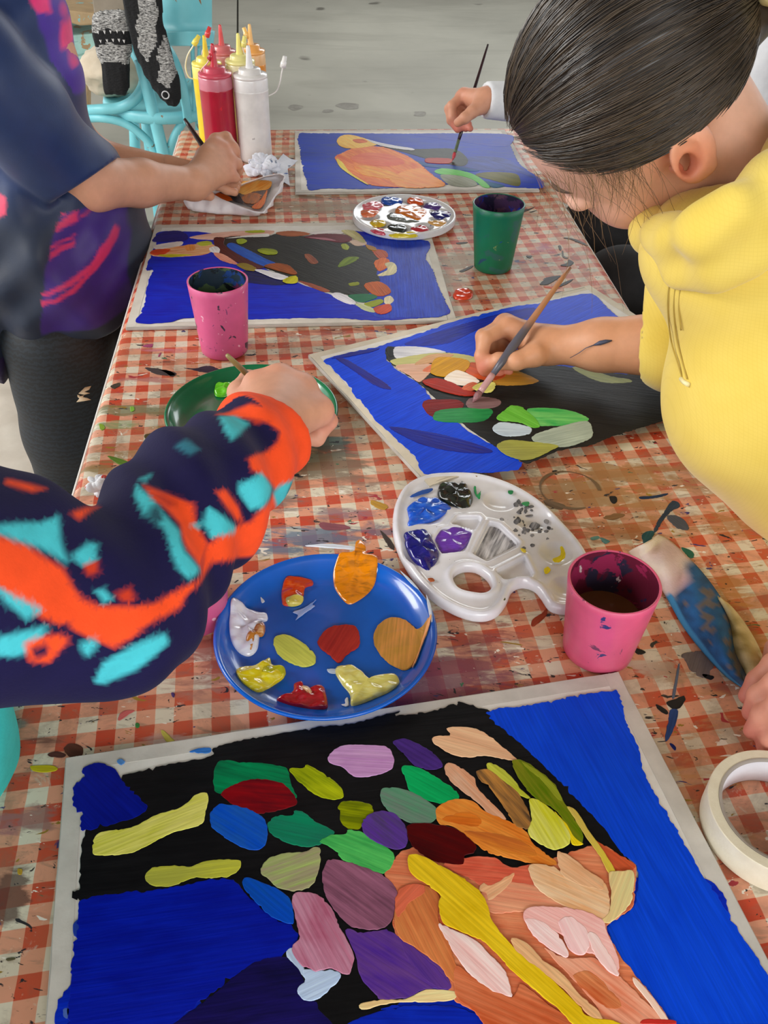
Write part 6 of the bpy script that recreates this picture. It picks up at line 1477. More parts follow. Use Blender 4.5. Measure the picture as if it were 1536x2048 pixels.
# lace choker
ch = []
for k in range(41):
    a = 2*PI*k/40; ch.append(neck_base+nd*.046+(math.cos(a)*n1+math.sin(a)*n2)*.0475)
V_, F_ = [], []
for k, p in enumerate(ch):
    o_ = (p-neck_base-nd*.046); o_ /= np.linalg.norm(o_)
    for j, (h_, s_) in enumerate(((-.007, 0), (-.0035, .0012), (0, .0016), (.0035, .0012), (.007, 0))): V_.append(p+nd*(h_*(1+.15*math.sin(k*PI)))+o_*s_+nd*.0012*math.sin(k*2.2)*(abs(j-2) == 2))
for k in range(40):
    for j in range(4): a = k*5+j; F_.append((a, a+5, a+6, a+1))
lace = NT('teal_lace'); lace.set(Roughness=.7); lv = lace.n('ShaderNodeTexVoronoi', feature='DISTANCE_TO_EDGE'); lv.inputs['Scale'].default_value = 260; lace.l(lace.obj(), lv.inputs['Vector'])
lace.color(lace.mix(lace.ramp(lv.outputs[0], .05, .22), rgba((40,118,116)), rgba((120,110,92)))); 
co = adopt(mesh_from('lace_choker', np.array(V_)+np.array([0,0,TT]), F_, lace.m), girl); m_ = co.modifiers.new('s', 'SOLIDIFY'); m_.thickness = .001
# brush in the right hand
wood_h = NT('bare_wood_and_grey'); wood_h.set(Roughness=.35)
sp_ = wood_h.n('ShaderNodeSeparateXYZ'); wood_h.l(wood_h.obj(), sp_.inputs[0])
wood_h.color(wood_h.mix(wood_h.ramp(sp_.outputs[2], .058, .068), rgba((84,82,92)), rgba((176,124,88))))
brush(at(945,805,.0118), at(1140,535,.118), wood_h.m, (196,150,150), (150,100,104), 'brush with bare wooden end held over the black painting', .0048)

# ---------------------------------------------------------------- print helper: flat print laid out on a plane in the scene
class Plane:
    """print plane through point o facing direction n; pixel outlines of the print are taken at given distances"""
    def __init__(s, o, n):
        s.o = np.asarray(o, float); n = np.asarray(n, float); s.n = n/np.linalg.norm(n)
        s.a = np.cross([0, 0, 1.0], s.n); s.a /= np.linalg.norm(s.a); s.b = np.cross(s.n, s.a)
    def uv(s, P): q = np.asarray(P)-s.o; return q@s.a, q@s.b
def print_polys(V, plane, polys, C):
    """paint vertex colours C where the outline (3-D points) falls over the vertices"""
    u, v = plane.uv(V)
    wob = .0008*np.sin(u*170+2*np.sin(v*110))
    for P3d, col in polys:
        pu, pv = plane.uv(np.array(P3d)); pad = .004
        m = np.where((u > pu.min()-pad) & (u < pu.max()+pad) & (v > pv.min()-pad) & (v < pv.max()+pad))[0]
        if len(m) == 0: continue
        a = np.clip(.5-poly_dist(u[m]+wob[m], v[m]-wob[m], np.stack([pu, pv], 1))/.0030, 0, 1)[:, None]
        C[m] = C[m]*(1-a)+np.array(lin(col))*a
    return C

eye_w = plain('eye_white', (232,230,226), .2); eye_d = plain('iris', (70,46,32), .15); lip_m = plain('lips', (190,112,104), .45)
def face(parent, hc, yaw, fx=.084):
    """eyes, brows, mouth and ears of a head whose centre is hc and which faces yaw"""
    f = np.array([math.cos(yaw), math.sin(yaw), 0]); l = np.array([-f[1], f[0], 0]); u = np.array([0, 0, 1.0])
    def ball(nm, c, r, m):
        bm = bmesh.new(); bmesh.ops.create_uvsphere(bm, u_segments=14, v_segments=10, radius=1)
        for v in bm.verts: q = v.co; p = c+f*(q.x*r[0])+l*(q.y*r[1])+u*(q.z*r[2]); v.co = (p[0], p[1], p[2]+TT)
        return adopt(bm_obj(nm, bm, m), parent)
    for s in (-1, 1):
        e = hc+f*(fx-.010)+l*(s*.028)+u*.002
        ball('eye', e, (.010,.0125,.0075), eye_w); ball('iris', e+f*.0065, (.0045,.0055,.0055), eye_d)
        V, F = tube_vf([e+f*(.008-.003*abs(k-1))+l*(s*.010*(k-1))+u*(.016+.002*(k == 1)) for k in range(3)], [.0012,.002,.0010], 6); adopt(mesh_from('eyebrow', np.array(V)+np.array([0,0,TT]), F, ash), parent)
        ball('ear', hc+l*(s*.074)+f*-.008+u*-.008, (.016,.007,.026), SKIN_PLAIN)
    ball('lips', hc+f*(fx-.001)+u*-.062, (.006,.020,.0055), lip_m)
SKIN_PLAIN = plain('ear_skin', (214,152,124), .5)
# ---------------------------------------------------------------- person with the patterned sleeve (near left)
kid = empty('person', (-.50, .36, 0)); 
tag(kid, 'near left person in navy, turquoise and orange patterned top, one arm reaching across', 'person')
E_ = at(212, 1205, .165); Wf = at(526, 868, .150); S_ = np.array([-.375, .365, .275]); U1 = atd(-70, 1165, .50)
Hw = at(540, 852, .150)
fk = [at(516,772,.146), at(560,760,.150), at(602,778,.146), at(636,822,.136)]
kh = dict(wrist=Hw, rw=.020, rk=.0135, s=1.05, fingers=[
 [fk[0], fk[0]+np.array([-.001,.016,-.016]), fk[0]+np.array([.005,.012,-.038]), fk[0]+np.array([.014,.000,-.046])],
 [fk[1], fk[1]+np.array([.002,.017,-.016]), fk[1]+np.array([.006,.010,-.040]), fk[1]+np.array([.010,-.006,-.048])],
 [fk[2], fk[2]+np.array([.007,.013,-.016]), fk[2]+np.array([.001,.006,-.036]), fk[2]+np.array([-.008,-.006,-.038])],
 [fk[3], fk[3]+np.array([.008,.006,-.014]), fk[3]+np.array([-.002,.000,-.028]), fk[3]+np.array([-.014,-.004,-.026])]],
 thumb=[at(492,815,.134), at(480,785,.120), at(498,762,.105), at(522,756,.095)])
def karm(P): return smin(hand_fn(kh)(P), chain(P, [Hw, Wf, Wf+(E_-Wf)*.3], [.021, .023, .028], .01), .010)
lo, hi = bounds([Hw, Wf, Wf+(E_-Wf)*.25]+sum(kh['fingers'], [])+kh['thumb'], .04)
Vk, Fk = surface_nets(karm, lo, hi, .0018); Vk = relax(Vk, Fk, 1)
parts = [(Vk, Fk, blush(Vk, (214,158,130), [(fk[k], .014, (220,146,124), .6) for k in range(4)]+[(kh['fingers'][k][1], .012, (216,134,114), .6) for k in range(4)]))]
kneck = np.array([-.44, .33, .36])
def ktrunk(P):
    d = chain(P, [kneck, (-.46,.34,.22), (-.49,.36,0), (-.50,.36,-.18)], [.045, .080, .078, .085], .04)
    d = smin(d, chain(P, [S_, E_, Wf], [.034, .030, .024], .02), .03)
    d = smin(d, chain(P, [(-.46,.24,.27), (-.47,.16,.10), (-.40,.20,-.05)], [.034, .031, .024], .02), .03)
    for y in (.28, .44): d = smin(d, chain(P, [(-.50,y,-.20), (-.50,y,-.45), (-.52,y,-.68)], [.068, .050, .035], .02), .03)
    # head
    hc = kneck+np.array([.03,.03,.13])
    d = smin(d, d_cap(P, kneck-[0,0,.03], hc-[0,0,.04], .045, .048), .02); d = smin(d, d_ell(P, hc, (.082,.074,.098)), .02)
    d = smin(d, d_ell(P, hc+[.066,.02,-.045], (.030,.040,.048)), .02); d = smin(d, d_ell(P, hc+[.088,.03,-.015], (.014,.010,.014)), .012)
    return d
Vx, Fx = surface_nets(ktrunk, (-.62,.06,-.72), (.0,.64,.64), .010); parts.append((Vx, Fx, blush(Vx, (214,158,130), [])))
join_body(parts, 'body', kid)
# printed long-sleeved top
ax_pts = [S_, U1*.35+S_*.65, U1, E_, E_*.5+Wf*.5+np.array([0,0,.004]), Wf]
ax_r = [.070, .066, .064, .053, .047, .038]
armdir = (Wf-E_)/np.linalg.norm(Wf-E_)
def ksleeve(P):
    d = chain(P, ax_pts, ax_r, .025)
    d = smin(d, chain(P, [kneck-[0,0,.04], (-.465,.34,.20), (-.50,.36,.0), (-.50,.36,-.17)], [.070,.098,.100,.104], .05), .04)
    d = smin(d, chain(P, [(-.46,.24,.27), (-.48,.15,.10), (-.42,.19,-.04)], [.055,.048,.036], .02), .03)
    t = (P-E_)@armdir
    wr = np.clip((t+.03)/.05, 0, 1)*np.clip((.232-t)/.03, 0, 1)
    d = smin(d, d_ell(P, (-.335,.365,.035), (.080,.085,.105)), .03)
    d = d+wr*.0034*np.sin(t*100+3.6*fnoise(P, 11, 2)+(P[..., 0]*70))+.0042*fnoise(P, 21, 4)+.002*fnoise(P, 46, 8)
    near = np.linalg.norm(P-Wf, axis=-1) < .10
    d = np.where(near, smax(d, (P-Wf)@armdir-.004, .004), d)
    d = smax(d, -np.where(near, d_cap(P, Wf-armdir*.02, Wf+armdir*.03, .0300, .0315), 1.).astype(np.float32), .002)
    return smax(d, -d_cap(P, kneck, kneck+[0,0,.1], .055, .06), .006)
Vx, Fx = surface_nets(ksleeve, (-.63,.04,-.32), (-.02,.64,.38), .0030); Vx = relax(Vx, Fx, 2)
NAVY2 = (25,21,64); ORG = (254,84,36); TEAL = (76,200,210); DRD = (206,60,34)
Ck = np.tile(np.array(lin(NAVY2)), (len(Vx), 1))
axis_px = [(-300, .47), (0, .46), (212, .475), (355, .555), (526, .655), (640, .70)]
def fgp(pts):
    """outline points (zoomed photo coordinates) laid on the sleeve's print plane"""
    out = []
    for x, y in Zf(0,640,2.133)(pts):
        t = x*.75-y*.0; d = np.interp(x+ (900-y)*.12, [a for a, _ in axis_px], [b for _, b in axis_px]); out.append(atd(x, y, d))
    return out
pl = Plane(E_, CAM-(E_+Wf)/2)
PR = [
 ([(-400,620),(0,905),(120,960),(250,1060),(340,1200),(420,1240),(560,1230),(680,1190),(850,1080),(880,950),(950,900),(1060,860),(1150,740),(1215,800),(1200,930),(1090,1000),(1010,1010),(900,1030),(830,1120),(780,1200),(680,1260),(560,1380),(470,1420),(350,1360),(250,1310),(130,1240),(0,1090),(-400,820)], ORG),
 ([(940,395),(1000,360),(1080,355),(1160,390),(1240,450),(1310,540),(1310,620),(1240,680),(1170,730),(1130,690),(1060,650),(1045,600),(1130,575),(1180,530),(1190,490),(1130,440),(1040,410)], ORG),
 ([(0,870),(100,870),(170,870),(220,830),(240,900),(270,1040),(180,980),(0,900),(-60,880)], TEAL), ([(0,1110),(180,1230),(130,1280),(60,1200)], TEAL), ([(280,1010),(350,950),(390,960),(400,1050),(340,1060)], TEAL),
 ([(600,700),(680,730),(830,790),(840,870),(880,950),(850,1040),(800,970),(770,870),(700,800),(640,760)], ORG),
 ([(560,690),(640,760),(700,830),(770,900),(790,980),(850,1050),(800,1090),(760,1060),(730,950),(690,880),(600,830),(540,740)], TEAL), ([(630,790),(670,790),(690,850),(650,870),(610,830)], (40,90,104)),
 ([(945,410),(1000,395),(1060,440),(1020,500),(990,525),(960,480)], TEAL), ([(1005,700),(1100,665),(1150,720),(1100,800),(1060,815),(1010,740)], TEAL), ([(880,790),(940,830),(1000,880),(1000,905),(890,920),(870,870)], TEAL),
 ([(380,1600),(420,1490),(560,1420),(700,1320),(720,1360),(560,1530),(430,1610)], TEAL), ([(330,1400),(380,1370),(400,1400),(350,1460)], TEAL), ([(750,530),(800,500),(850,550),(800,570)], (50,120,140)), ([(400,1170),(430,1160),(470,1200),(440,1225)], TEAL),
 ([(0,1330),(150,1320),(220,1310),(150,1400),(60,1430),(0,1420)], TEAL), ([(1150,740),(1240,680),(1220,780),(1180,800)], TEAL), ([(340,1050),(410,1040),(410,1090),(370,1110)], DRD), ([(480,1170),(540,1150),(570,1200),(500,1215)], DRD),
 ([(100,1370),(250,1350),(295,1380),(200,1480),(110,1465)], ORG), ([(210,1310),(290,1300),(295,1340),(230,1350)], NAVY2), ([(130,1400),(200,1390),(190,1440),(130,1450)], NAVY2), ([(0,680),(80,690),(150,710),(100,725),(0,700)], ORG), ([(270,820),(330,800),(360,805),(300,850)], ORG),
 ([(640,740),(700,750),(760,790),(720,800)], DRD), ([(760,1050),(800,1100),(760,1150),(700,1170),(720,1120)], NAVY2), ([(920,740),(960,730),(1010,800),(1030,860),(1000,850),(960,800)], ORG), ([(1060,420),(1110,430),(1090,450)], DRD), ([(580,670),(640,650),(600,690)], TEAL), ([(820,880),(870,860),(850,890)], TEAL),
]
Ck = print_polys(Vx, pl, [(fgp(p), c) for p, c in PR], Ck)
tq = (Vx[:, 2] < .118) & (Vx[:, 1] > .2) & (Vx[:, 0] > -.5) & (np.linalg.norm(Vx-E_, axis=1) > .075); Ck[tq] = lin((62,206,200))
tt = (Vx-E_)@armdir; Lc = np.linalg.norm(Wf-E_); m = (tt > Lc-.024+.006*np.sin(Vx[:, 0]*160)) & (np.linalg.norm(Vx-Wf, axis=1) < .08); Ck[m] = lin(ORG)
top = np_obj('patterned_top', Vx, Fx, attr_mat('jersey_print', 'tint', .8, .12, 500, .03, .15)); set_tint(top, Ck); adopt(top, kid)
top['label'] = 'navy top with orange and turquoise brush-like print'
Vx, Fx = surface_nets(lambda P: smin(chain(P, [(-.50,.36,-.17),(-.50,.36,-.22)], [.100,.10], .03), smin(chain(P, [(-.50,.28,-.22),(-.50,.28,-.45),(-.52,.28,-.665)], [.082,.064,.054], .02), chain(P, [(-.50,.44,-.22),(-.50,.44,-.45),(-.52,.44,-.665)], [.082,.064,.054], .02), .03), .03), (-.64,.16,-.74), (-.36,.58,-.04), .010)
adopt(np_obj('trousers', Vx, Fx, blk), kid); shoes([(-.52,.28,-.694), (-.52,.44,-.694)], kid, shoe_m, 0)
hc_ = kneck+np.array([.03,.03,.13])
Vx, Fx = surface_nets(lambda P: smax(d_ell(P, hc_+[-.008,-.004,.012], (.092,.086,.100)), (P-hc_)@np.array([.8,.25,-.5])-.035, .01)+.002*fnoise(P, 60, 2), hc_-.12, hc_+.13, .005)
adopt(np_obj('hair', relax(Vx, Fx, 1), Fx, HAIRC), kid); face(kid, hc_, .3, .090)
# turquoise garment edge lying at the left table side
bt = at(600, 850, .0055)
be = at(455, 711, .168)
brush(bt, be, plain('olive_lacquer', (150,138,88), .35, (120,112,66), 40), (150,140,110), (96,150,40), 'olive-handled brush gripped over the green plate', .0042)

# ---------------------------------------------------------------- person in the navy and purple sports shirt (far left)
nav = empty('person', (-.60, 1.27, 0))
tag(nav, 'person in navy and purple sports shirt standing left, dipping a brush', 'person')
nW = at(388, 366, .062); nE = at(186, 366, .112); sE = at(160, 366, .112); nS = np.array([-.525, 1.105, .350])
nk = [at(434,296,.086), at(449,304,.080), at(457,323,.070), at(455,347,.058)]
nh = dict(wrist=nW, rw=.021, rk=.0135, s=1.02, fingers=[
 [nk[0], nk[0]+np.array([.012,.012,.000]), nk[0]+np.array([.018,.022,-.020]), nk[0]+np.array([.006,.024,-.032])],
 [nk[1], nk[1]+np.array([.014,.010,-.002]), nk[1]+np.array([.014,.022,-.022]), nk[1]+np.array([.002,.024,-.030])],
 [nk[2], nk[2]+np.array([.012,.008,-.006]), nk[2]+np.array([.010,.020,-.022]), nk[2]+np.array([-.002,.022,-.028])],
 [nk[3], nk[3]+np.array([.010,.006,-.008]), nk[3]+np.array([.006,.016,-.020]), nk[3]+np.array([-.004,.020,-.024])]],
 thumb=[at(408,318,.082)+np.array([0,.012,0]), at(428,288,.092)+np.array([0,.018,0]), at(448,284,.092)+np.array([0,.020,0]), at(462,300,.086)+np.array([0,.018,0])])
def narm(P): return smin(hand_fn(nh)(P), chain(P, [nW, nW*.45+nE*.55, nE, sE*.65+nS*.35], [.0215, .031, .0355, .033], .015), .012)
lo, hi = bounds([nW, nE, nE*.7+nS*.3]+sum(nh['fingers'], [])+nh['thumb'], .045)
Vk, Fk = surface_nets(narm, lo, hi, .0022); Vk = relax(Vk, Fk, 1)
parts = [(Vk, Fk, blush(Vk, (206,152,122), [(nk[k], .016, (214,142,122), .6) for k in range(4)]))]
nN = np.array([-.50, 1.26, .43]); nS2 = np.array([-.560, 1.40, .345]); nE2 = aty(178, 312, 1.43); nW2 = aty(335, 338, 1.46)
lh2 = dict(wrist=nW2, fingers=[[nW2+np.array([.060,-.022+.016*k,-.010]), nW2+np.array([.082,-.024+.017*k,-.014]), nW2+np.array([.098,-.024+.017*k,-.022]), nW2+np.array([.110,-.024+.017*k,-.026])] for k in range(4)], thumb=[nW2+np.array([.022,-.022,-.006]), nW2+np.array([.045,-.042,-.014]), nW2+np.array([.062,-.048,-.020]), nW2+np.array([.074,-.048,-.024])])
def ntrunk(P):
    d = chain(P, [nN, (-.505,1.26,.25), (-.50,1.27,.05), (-.50,1.27,-.12)], [.045, .080, .074, .080], .04)
    d = smin(d, chain(P, [nS+[-.02,.04,.0], sE*.5+nS*.5], [.030, .026], .02), .03)
    d = smin(d, chain(P, [nS2, nE2*.5+nS2*.5, nE2, nW2], [.028, .024, .029, .021], .02), .03)
    for y in (1.19, 1.35): d = smin(d, chain(P, [(-.50,y,-.14), (-.515,y,-.42), (-.55,y,-.68)], [.064, .046, .032], .02), .03)
    hc = nN+np.array([.04,.01,.13])
    d = smin(d, d_cap(P, nN-[0,0,.03], hc-[0,0,.04], .045, .047), .02); d = smin(d, d_ell(P, hc, (.090,.074,.092)), .02)
    d = smin(d, d_ell(P, hc+[.060,0,-.050], (.032,.044,.048)), .02); return smin(d, d_ell(P, hc+[.092,0,-.02], (.014,.010,.014)), .012)
Vx, Fx = surface_nets(ntrunk, (-.66,1.05,-.72), (-.28,1.55,.70), .010); parts.append((Vx, Fx, blush(Vx, (206,152,122), [])))
lo, hi = bounds([nW2]+sum(lh2['fingers'], [])+lh2['thumb'], .03); Vx, Fx = surface_nets(hand_fn(lh2), lo, hi, .0025); parts.append((Vx, Fx, blush(Vx, (206,152,122), [])))
join_body(parts, 'body', nav)
sE = at(160, 366, .112); hemc = np.asarray(sE*1.0+nS*.0); hdir = (sE-nS)/np.linalg.norm(sE-nS)
hcut = hdir+.45*np.array([.0, .0, -1.0])*0+np.array([.38, 0, 0])*0; 
hcutn = atd(250,479,1.2)-atd(168,360,1.2); r_ = ray(168, 372); r_ = r_/np.linalg.norm(r_); hcutn = hcutn-r_*(r_@hcutn); hcutn = (hcutn/np.linalg.norm(hcutn)).astype(np.float32)
def nshirt2(P):
    """body of the shirt and, apart from it, the short sleeve with its open hem"""
    d = chain(P, [nN-[0,0,.06], (-.525,1.26,.27), (-.510,1.265,.08)], [.072, .098, .094], .05)
    low = d_ell(P, (-.492,1.27,-.02), (.125,.150,.185)); low = smin(low, d_ell(P, (-.598,1.25,-.06), (.060,.125,.165)), .04); low = smin(low, d_ell(P, (-.420,1.30,.010), (.046,.080,.110)), .04)
    d = smin(d, low, .05)
    d = smin(d, chain(P, [nS2, nE2*.6+nS2*.4], [.054, .049], .03), .03)
    d = d+.0055*np.sin(P[..., 0]*70+P[..., 2]*26+P[..., 1]*20+3.0*fnoise(P, 7, 3))*np.clip((.24-P[..., 2])/.2, 0, 1)+.003*np.sin(P[..., 2]*60-P[..., 0]*70+3*fnoise(P, 9, 5))
    d = smax(d, -(P[..., 2]+.100+.012*np.sin(P[..., 0]*22)+.085*np.clip((-.555-P[..., 0])/.03, 0, 1)), .006)
    slv = chain(P, [nS+[-.02,.03,.03], nS*.5+sE*.5, hemc+hdir*.05], [.057, .057, .0655], .03)+.0028*np.sin(((P-nS)@hdir)*60+2*fnoise(P, 9, 6))
    slv = smax(slv, (P-hemc)@hcutn, .003)
    slv = smax(slv, -d_cap(P, hemc-hdir*.045, hemc+hdir*.06, .046, .0535), .002)
    d = smin(d, slv, .012)
    d = d+.0025*fnoise(P, 16, 1)
    return smax(d, -d_cap(P, nN-[0,0,.02], nN+[0,0,.1], .055, .06), .006)
Vx, Fx = surface_nets(nshirt2, (-.70,1.01,-.24), (-.30,1.56,.46), .0036); Vx = relax(Vx, Fx, 2)
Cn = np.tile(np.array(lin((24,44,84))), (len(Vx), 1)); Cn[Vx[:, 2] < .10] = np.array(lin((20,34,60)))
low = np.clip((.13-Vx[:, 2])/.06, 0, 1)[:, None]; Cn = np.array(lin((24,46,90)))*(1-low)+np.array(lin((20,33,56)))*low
PUR = (66,28,146); PNK = (226,44,116)
def np_(pts, Y): return [aty(x, y, Y) for x, y in pts]
pl = Plane((-.45,1.2,.1), (0,-1,0))
body_only = np.linalg.norm(np.cross(Vx-nS, hdir), axis=1) > .075
PR = [(np_([(52,-20),(100,-20),(128,40),(160,140),(200,240),(222,320),(222,420),(200,420),(196,330),(150,255),(112,180),(84,110),(70,60)], 1.19), PUR),
 (np_([(40,-10),(66,-10),(84,42),(66,34)], 1.19), PNK), (np_([(88,-10),(101,30),(104,70),(122,115),(134,165),(120,155),(104,112),(96,66),(86,20)], 1.19), PNK), (np_([(92,62),(108,92),(112,118),(100,116)], 1.19), PNK), (np_([(128,150),(150,158),(149,185),(140,190),(146,170),(132,172)], 1.19), PNK),
 (np_([(172,140),(182,150),(196,190),(200,230),(190,200),(184,170)], 1.2), PNK), (np_([(196,205),(200,260),(188,300),(190,250)], 1.2), PNK),
 (np_([(88,660),(96,560),(106,470),(114,430),(150,415),(205,420),(222,500),(236,570),(242,660)], 1.14), (52,20,112)),
 (np_([(108,455),(142,440),(143,460),(106,472)], 1.14), (196,40,92)), (np_([(112,440),(140,432),(140,436),(112,446)], 1.14), (196,40,92)), (np_([(104,492),(140,482),(140,486),(104,498)], 1.14), (190,36,90)), (np_([(103,502),(140,493),(138,504),(102,512)], 1.14), (190,36,90)), (np_([(146,450),(160,445),(160,450),(146,456)], 1.14), (170,36,86)),
 (np_([(90,574),(130,562),(172,540),(192,512),(206,488),(214,500),(206,530),(184,558),(150,580),(112,594),(90,602),(90,592),(130,580),(168,556),(130,570),(92,580)], 1.14), (196,36,92)),
 (np_([(-20,392),(6,398),(12,432),(-20,442)], 1.14), (216,60,96))]
Cn[Vx[:, 2] < -.125] = lin((34,16,64))
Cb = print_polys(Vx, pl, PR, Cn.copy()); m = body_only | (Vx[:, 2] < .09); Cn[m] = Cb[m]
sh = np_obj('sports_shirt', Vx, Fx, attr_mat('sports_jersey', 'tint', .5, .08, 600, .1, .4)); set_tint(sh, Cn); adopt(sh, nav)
sh['label'] = 'navy short-sleeved shirt with purple panel and pink slashes'
# patterned leggings
leg_m = NT('zigzag_leggings'); leg_m.set(Roughness=.6)
wv = leg_m.n('ShaderNodeTexWave', wave_type='BANDS', bands_direction='Z'); wv.inputs['Scale'].default_value = 38; wv.inputs['Distortion'].default_value = 5; wv.inputs['Detail'].default_value = 1; wv.inputs['Detail Scale'].default_value = 4; leg_m.l(leg_m.obj(), wv.inputs['Vector'])
leg_m.color(leg_m.mix(leg_m.ramp(wv.outputs['Fac'], .4, .6), rgba((11,15,20)), rgba((21,31,40))))
def nleg(P):
    d = chain(P, [(-.50,1.27,-.08), (-.50,1.27,-.14)], [.092, .092], .03)
    for y in (1.195, 1.345): d = smin(d, chain(P, [(-.50,y,-.12), (-.512,y,-.28), (-.535,y,-.45), (-.565,y,-.66)], [.082, .074, .056, .044], .02), .012)
    return d+.0016*fnoise(P, 30, 2)
Vx, Fx = surface_nets(nleg, (-.66,1.06,-.73), (-.36,1.48,.03), .006); Vlg = relax(Vx, Fx, 1)
lg = adopt(np_obj('leggings', Vlg, Fx, leg_m.m), nav)
zl = Zf(0,520,3.791)
cream = plain('cream_print', (222,196,160), .6)
for pts in ([(545,985),(592,992),(618,972),(692,955),(676,984),(640,1000),(684,1010),(640,1022),(596,1014),(606,998),(588,996)], [(586,1022),(604,1024),(604,1034),(640,1026),(628,1040),(660,1046),(692,1060),(640,1070),(580,1078),(604,1050),(590,1040)]):
    n = len(pts); cq = on_surface(Vlg, 165, 790, .0); dq = float((cq-CAM)[1]/ray(165, 790)[1])-.006
    vs, _, fs, _, _, _ = delaunay_2d_cdt([Vector((x, y)) for x, y in zl(pts)], [(k, (k+1) % n) for k in range(n)], [], 2, 1e-7)
    Vp = [atd(v.x, v.y, dq)+np.array([0,0,TT]) for v in vs]
    o = mesh_from('leg_emblem', Vp, fs, cream); mm = o.modifiers.new('s', 'SOLIDIFY'); mm.thickness = .0008; o.parent = lg
shoes([(-.575,1.195,-.694), (-.575,1.345,-.694)], nav, shoe_m, 0)
hc_ = nN+np.array([.04,.01,.13])
Vx, Fx = surface_nets(lambda P: smax(d_ell(P, hc_+[-.010,0,.014], (.100,.084,.096)), (P-hc_)@np.array([.75,0,-.55])-.036, .01)+.002*fnoise(P, 60, 2), hc_-.13, hc_+.13, .005)
adopt(np_obj('hair', relax(Vx, Fx, 1), Fx, HAIRC), nav); face(nav, hc_, 0, .090)
darkw = plain('dark_brush_lacquer', (46,26,24), .3, (34,18,18), 40)
brush(at(476,396,.006), at(369,238,.105), darkw, (60,44,40), (70,54,50), 'dark-handled brush dipping into the paper towel tray', .0056)

# ---------------------------------------------------------------- person at the far right (mostly hidden)
far = empty('person', (.66, 1.72, 0))
tag(far, 'person mostly hidden behind the dark-haired one, white cuff and hand painting at the far end', 'person')
fW = at(973, 200, .104); fE = np.array([.47, 1.80, .06]); fS = np.array([.62, 1.88, .26])
k0 = at(928, 190, .100)
fh = dict(wrist=fW, rw=.0165, fingers=[
 [k0, at(903,212,.086), at(905,234,.070), at(913,250,.058)],
 [k0+np.array([-.002,.014,-.008]), at(899,222,.078)+np.array([0,.012,0]), at(903,244,.062)+np.array([0,.010,0]), at(916,261,.052)+np.array([0,.008,0])],
 [k0+np.array([.004,.022,-.018]), at(912,234,.070)+np.array([0,.016,0]), at(920,254,.058)+np.array([0,.012,0]), at(932,260,.054)+np.array([0,.010,0])],
 [k0+np.array([.012,.026,-.026]), at(930,236,.068)+np.array([0,.014,0]), at(936,252,.060)+np.array([0,.010,0]), at(941,260,.056)+np.array([0,.008,0])]],
 thumb=[at(960,212,.098), at(944,224,.092), at(930,236,.084), at(916,245,.074)])
lo, hi = bounds([fW]+sum(fh['fingers'], [])+fh['thumb'], .04); hi = hi+np.array([.03,0,0])
Vk, Fk = surface_nets(lambda P: smin(hand_fn(fh)(P), d_cap(P, fW, fW+(fE-fW)*.25, .0185, .021), .01), lo, hi, .0018); Vk = relax(Vk, Fk, 1)
parts = [(Vk, Fk, blush(Vk, (206,150,122), [(fh['fingers'][k][-1], .012, (196,110,96), .8) for k in range(4)]+[(k0, .02, (206,130,110), .5)]))]
fN = np.array([.66, 1.75, .36])
def ftrunk(P):
    d = chain(P, [fN, (.67,1.74,.18), (.69,1.72,-.05), (.70,1.70,-.20)], [.045,.078,.076,.085], .04)
    d = smin(d, chain(P, [fS, fE, fW], [.034,.028,.013], .02), .03)
    d = smin(d, chain(P, [(.66,1.58,.26), (.69,1.50,.06), (.62,1.50,-.10)], [.036,.032,.022], .02), .03)
    hc = fN+np.array([-.05,0,.12])
    d = smin(d, d_cap(P, fN-[0,0,.03], hc-[0,0,.03], .045, .047), .02); d = smin(d, d_ell(P, hc, (.090,.074,.092)), .02); d = smin(d, d_ell(P, hc+[-.06,0,-.05], (.032,.044,.048)), .02)
    return smin(d, d_ell(P, hc+[-.092,0,-.02], (.014,.010,.014)), .012)
Vx, Fx = surface_nets(ftrunk, (.12,1.42,-.32), (.82,1.95,.62), .010); parts.append((Vx, Fx, blush(Vx, (206,150,122), [])))
join_body(parts, 'body', far)
cw = fW-(fE-fW)*.012; cd = (fE-fW)/np.linalg.norm(fE-fW)
def fsweat(P):
    d = chain(P, [fN-[0,0,.05], (.67,1.74,.20), (.69,1.72,-.02), (.70,1.70,-.14)], [.078,.112,.112,.116], .05)
    d = smin(d, chain(P, [fS, fE, fW], [.055,.046,.0315], .03), .03); d = smin(d, chain(P, [(.66,1.58,.26), (.69,1.50,.06), (.62,1.50,-.09)], [.055,.047,.032], .03), .03)
    d = d+.0016*fnoise(P, 22, 3)
    near = np.linalg.norm(P-fW, axis=-1) < .12
    d = np.where(near, smax(d, -((P-cw)@cd), .003), d)
    return smax(d, -np.where(near, d_cap(P, cw-cd*.03, cw+cd*.02, .0215, .0220), 1.).astype(np.float32), .002)
Vx, Fx = surface_nets(fsweat, (.12,1.40,-.28), (.84,1.97,.40), .0042); adopt(np_obj('sweater', relax(Vx, Fx, 2), Fx, plain('white_jersey', (226,228,230), .85, (210,212,216), 30, .15, 300)), far)
def ftrous(P):
    d = chain(P, [(.70,1.70,-.18), (.69,1.70,-.24)], [.120,.120], .03)
    for y in (1.54, 1.80): d = smin(d, chain(P, [(.68,y+.03,-.22), (.43,y,-.19), (.45,y,-.45), (.46,y,-.66)], [.100,.082,.066,.056], .03), .03)
    return smin(d, d_cap(P, (.62,1.42,-.24), (.46,1.30,-.20), .09, .085), .05)
Vx, Fx = surface_nets(ftrous, (.32,1.18,-.73), (.84,1.96,-.02), .010); adopt(np_obj('trousers', relax(Vx, Fx, 1), Fx, blk), far)
shoes([(.45,1.54,-.694), (.45,1.80,-.694)], far, shoe_m, PI)
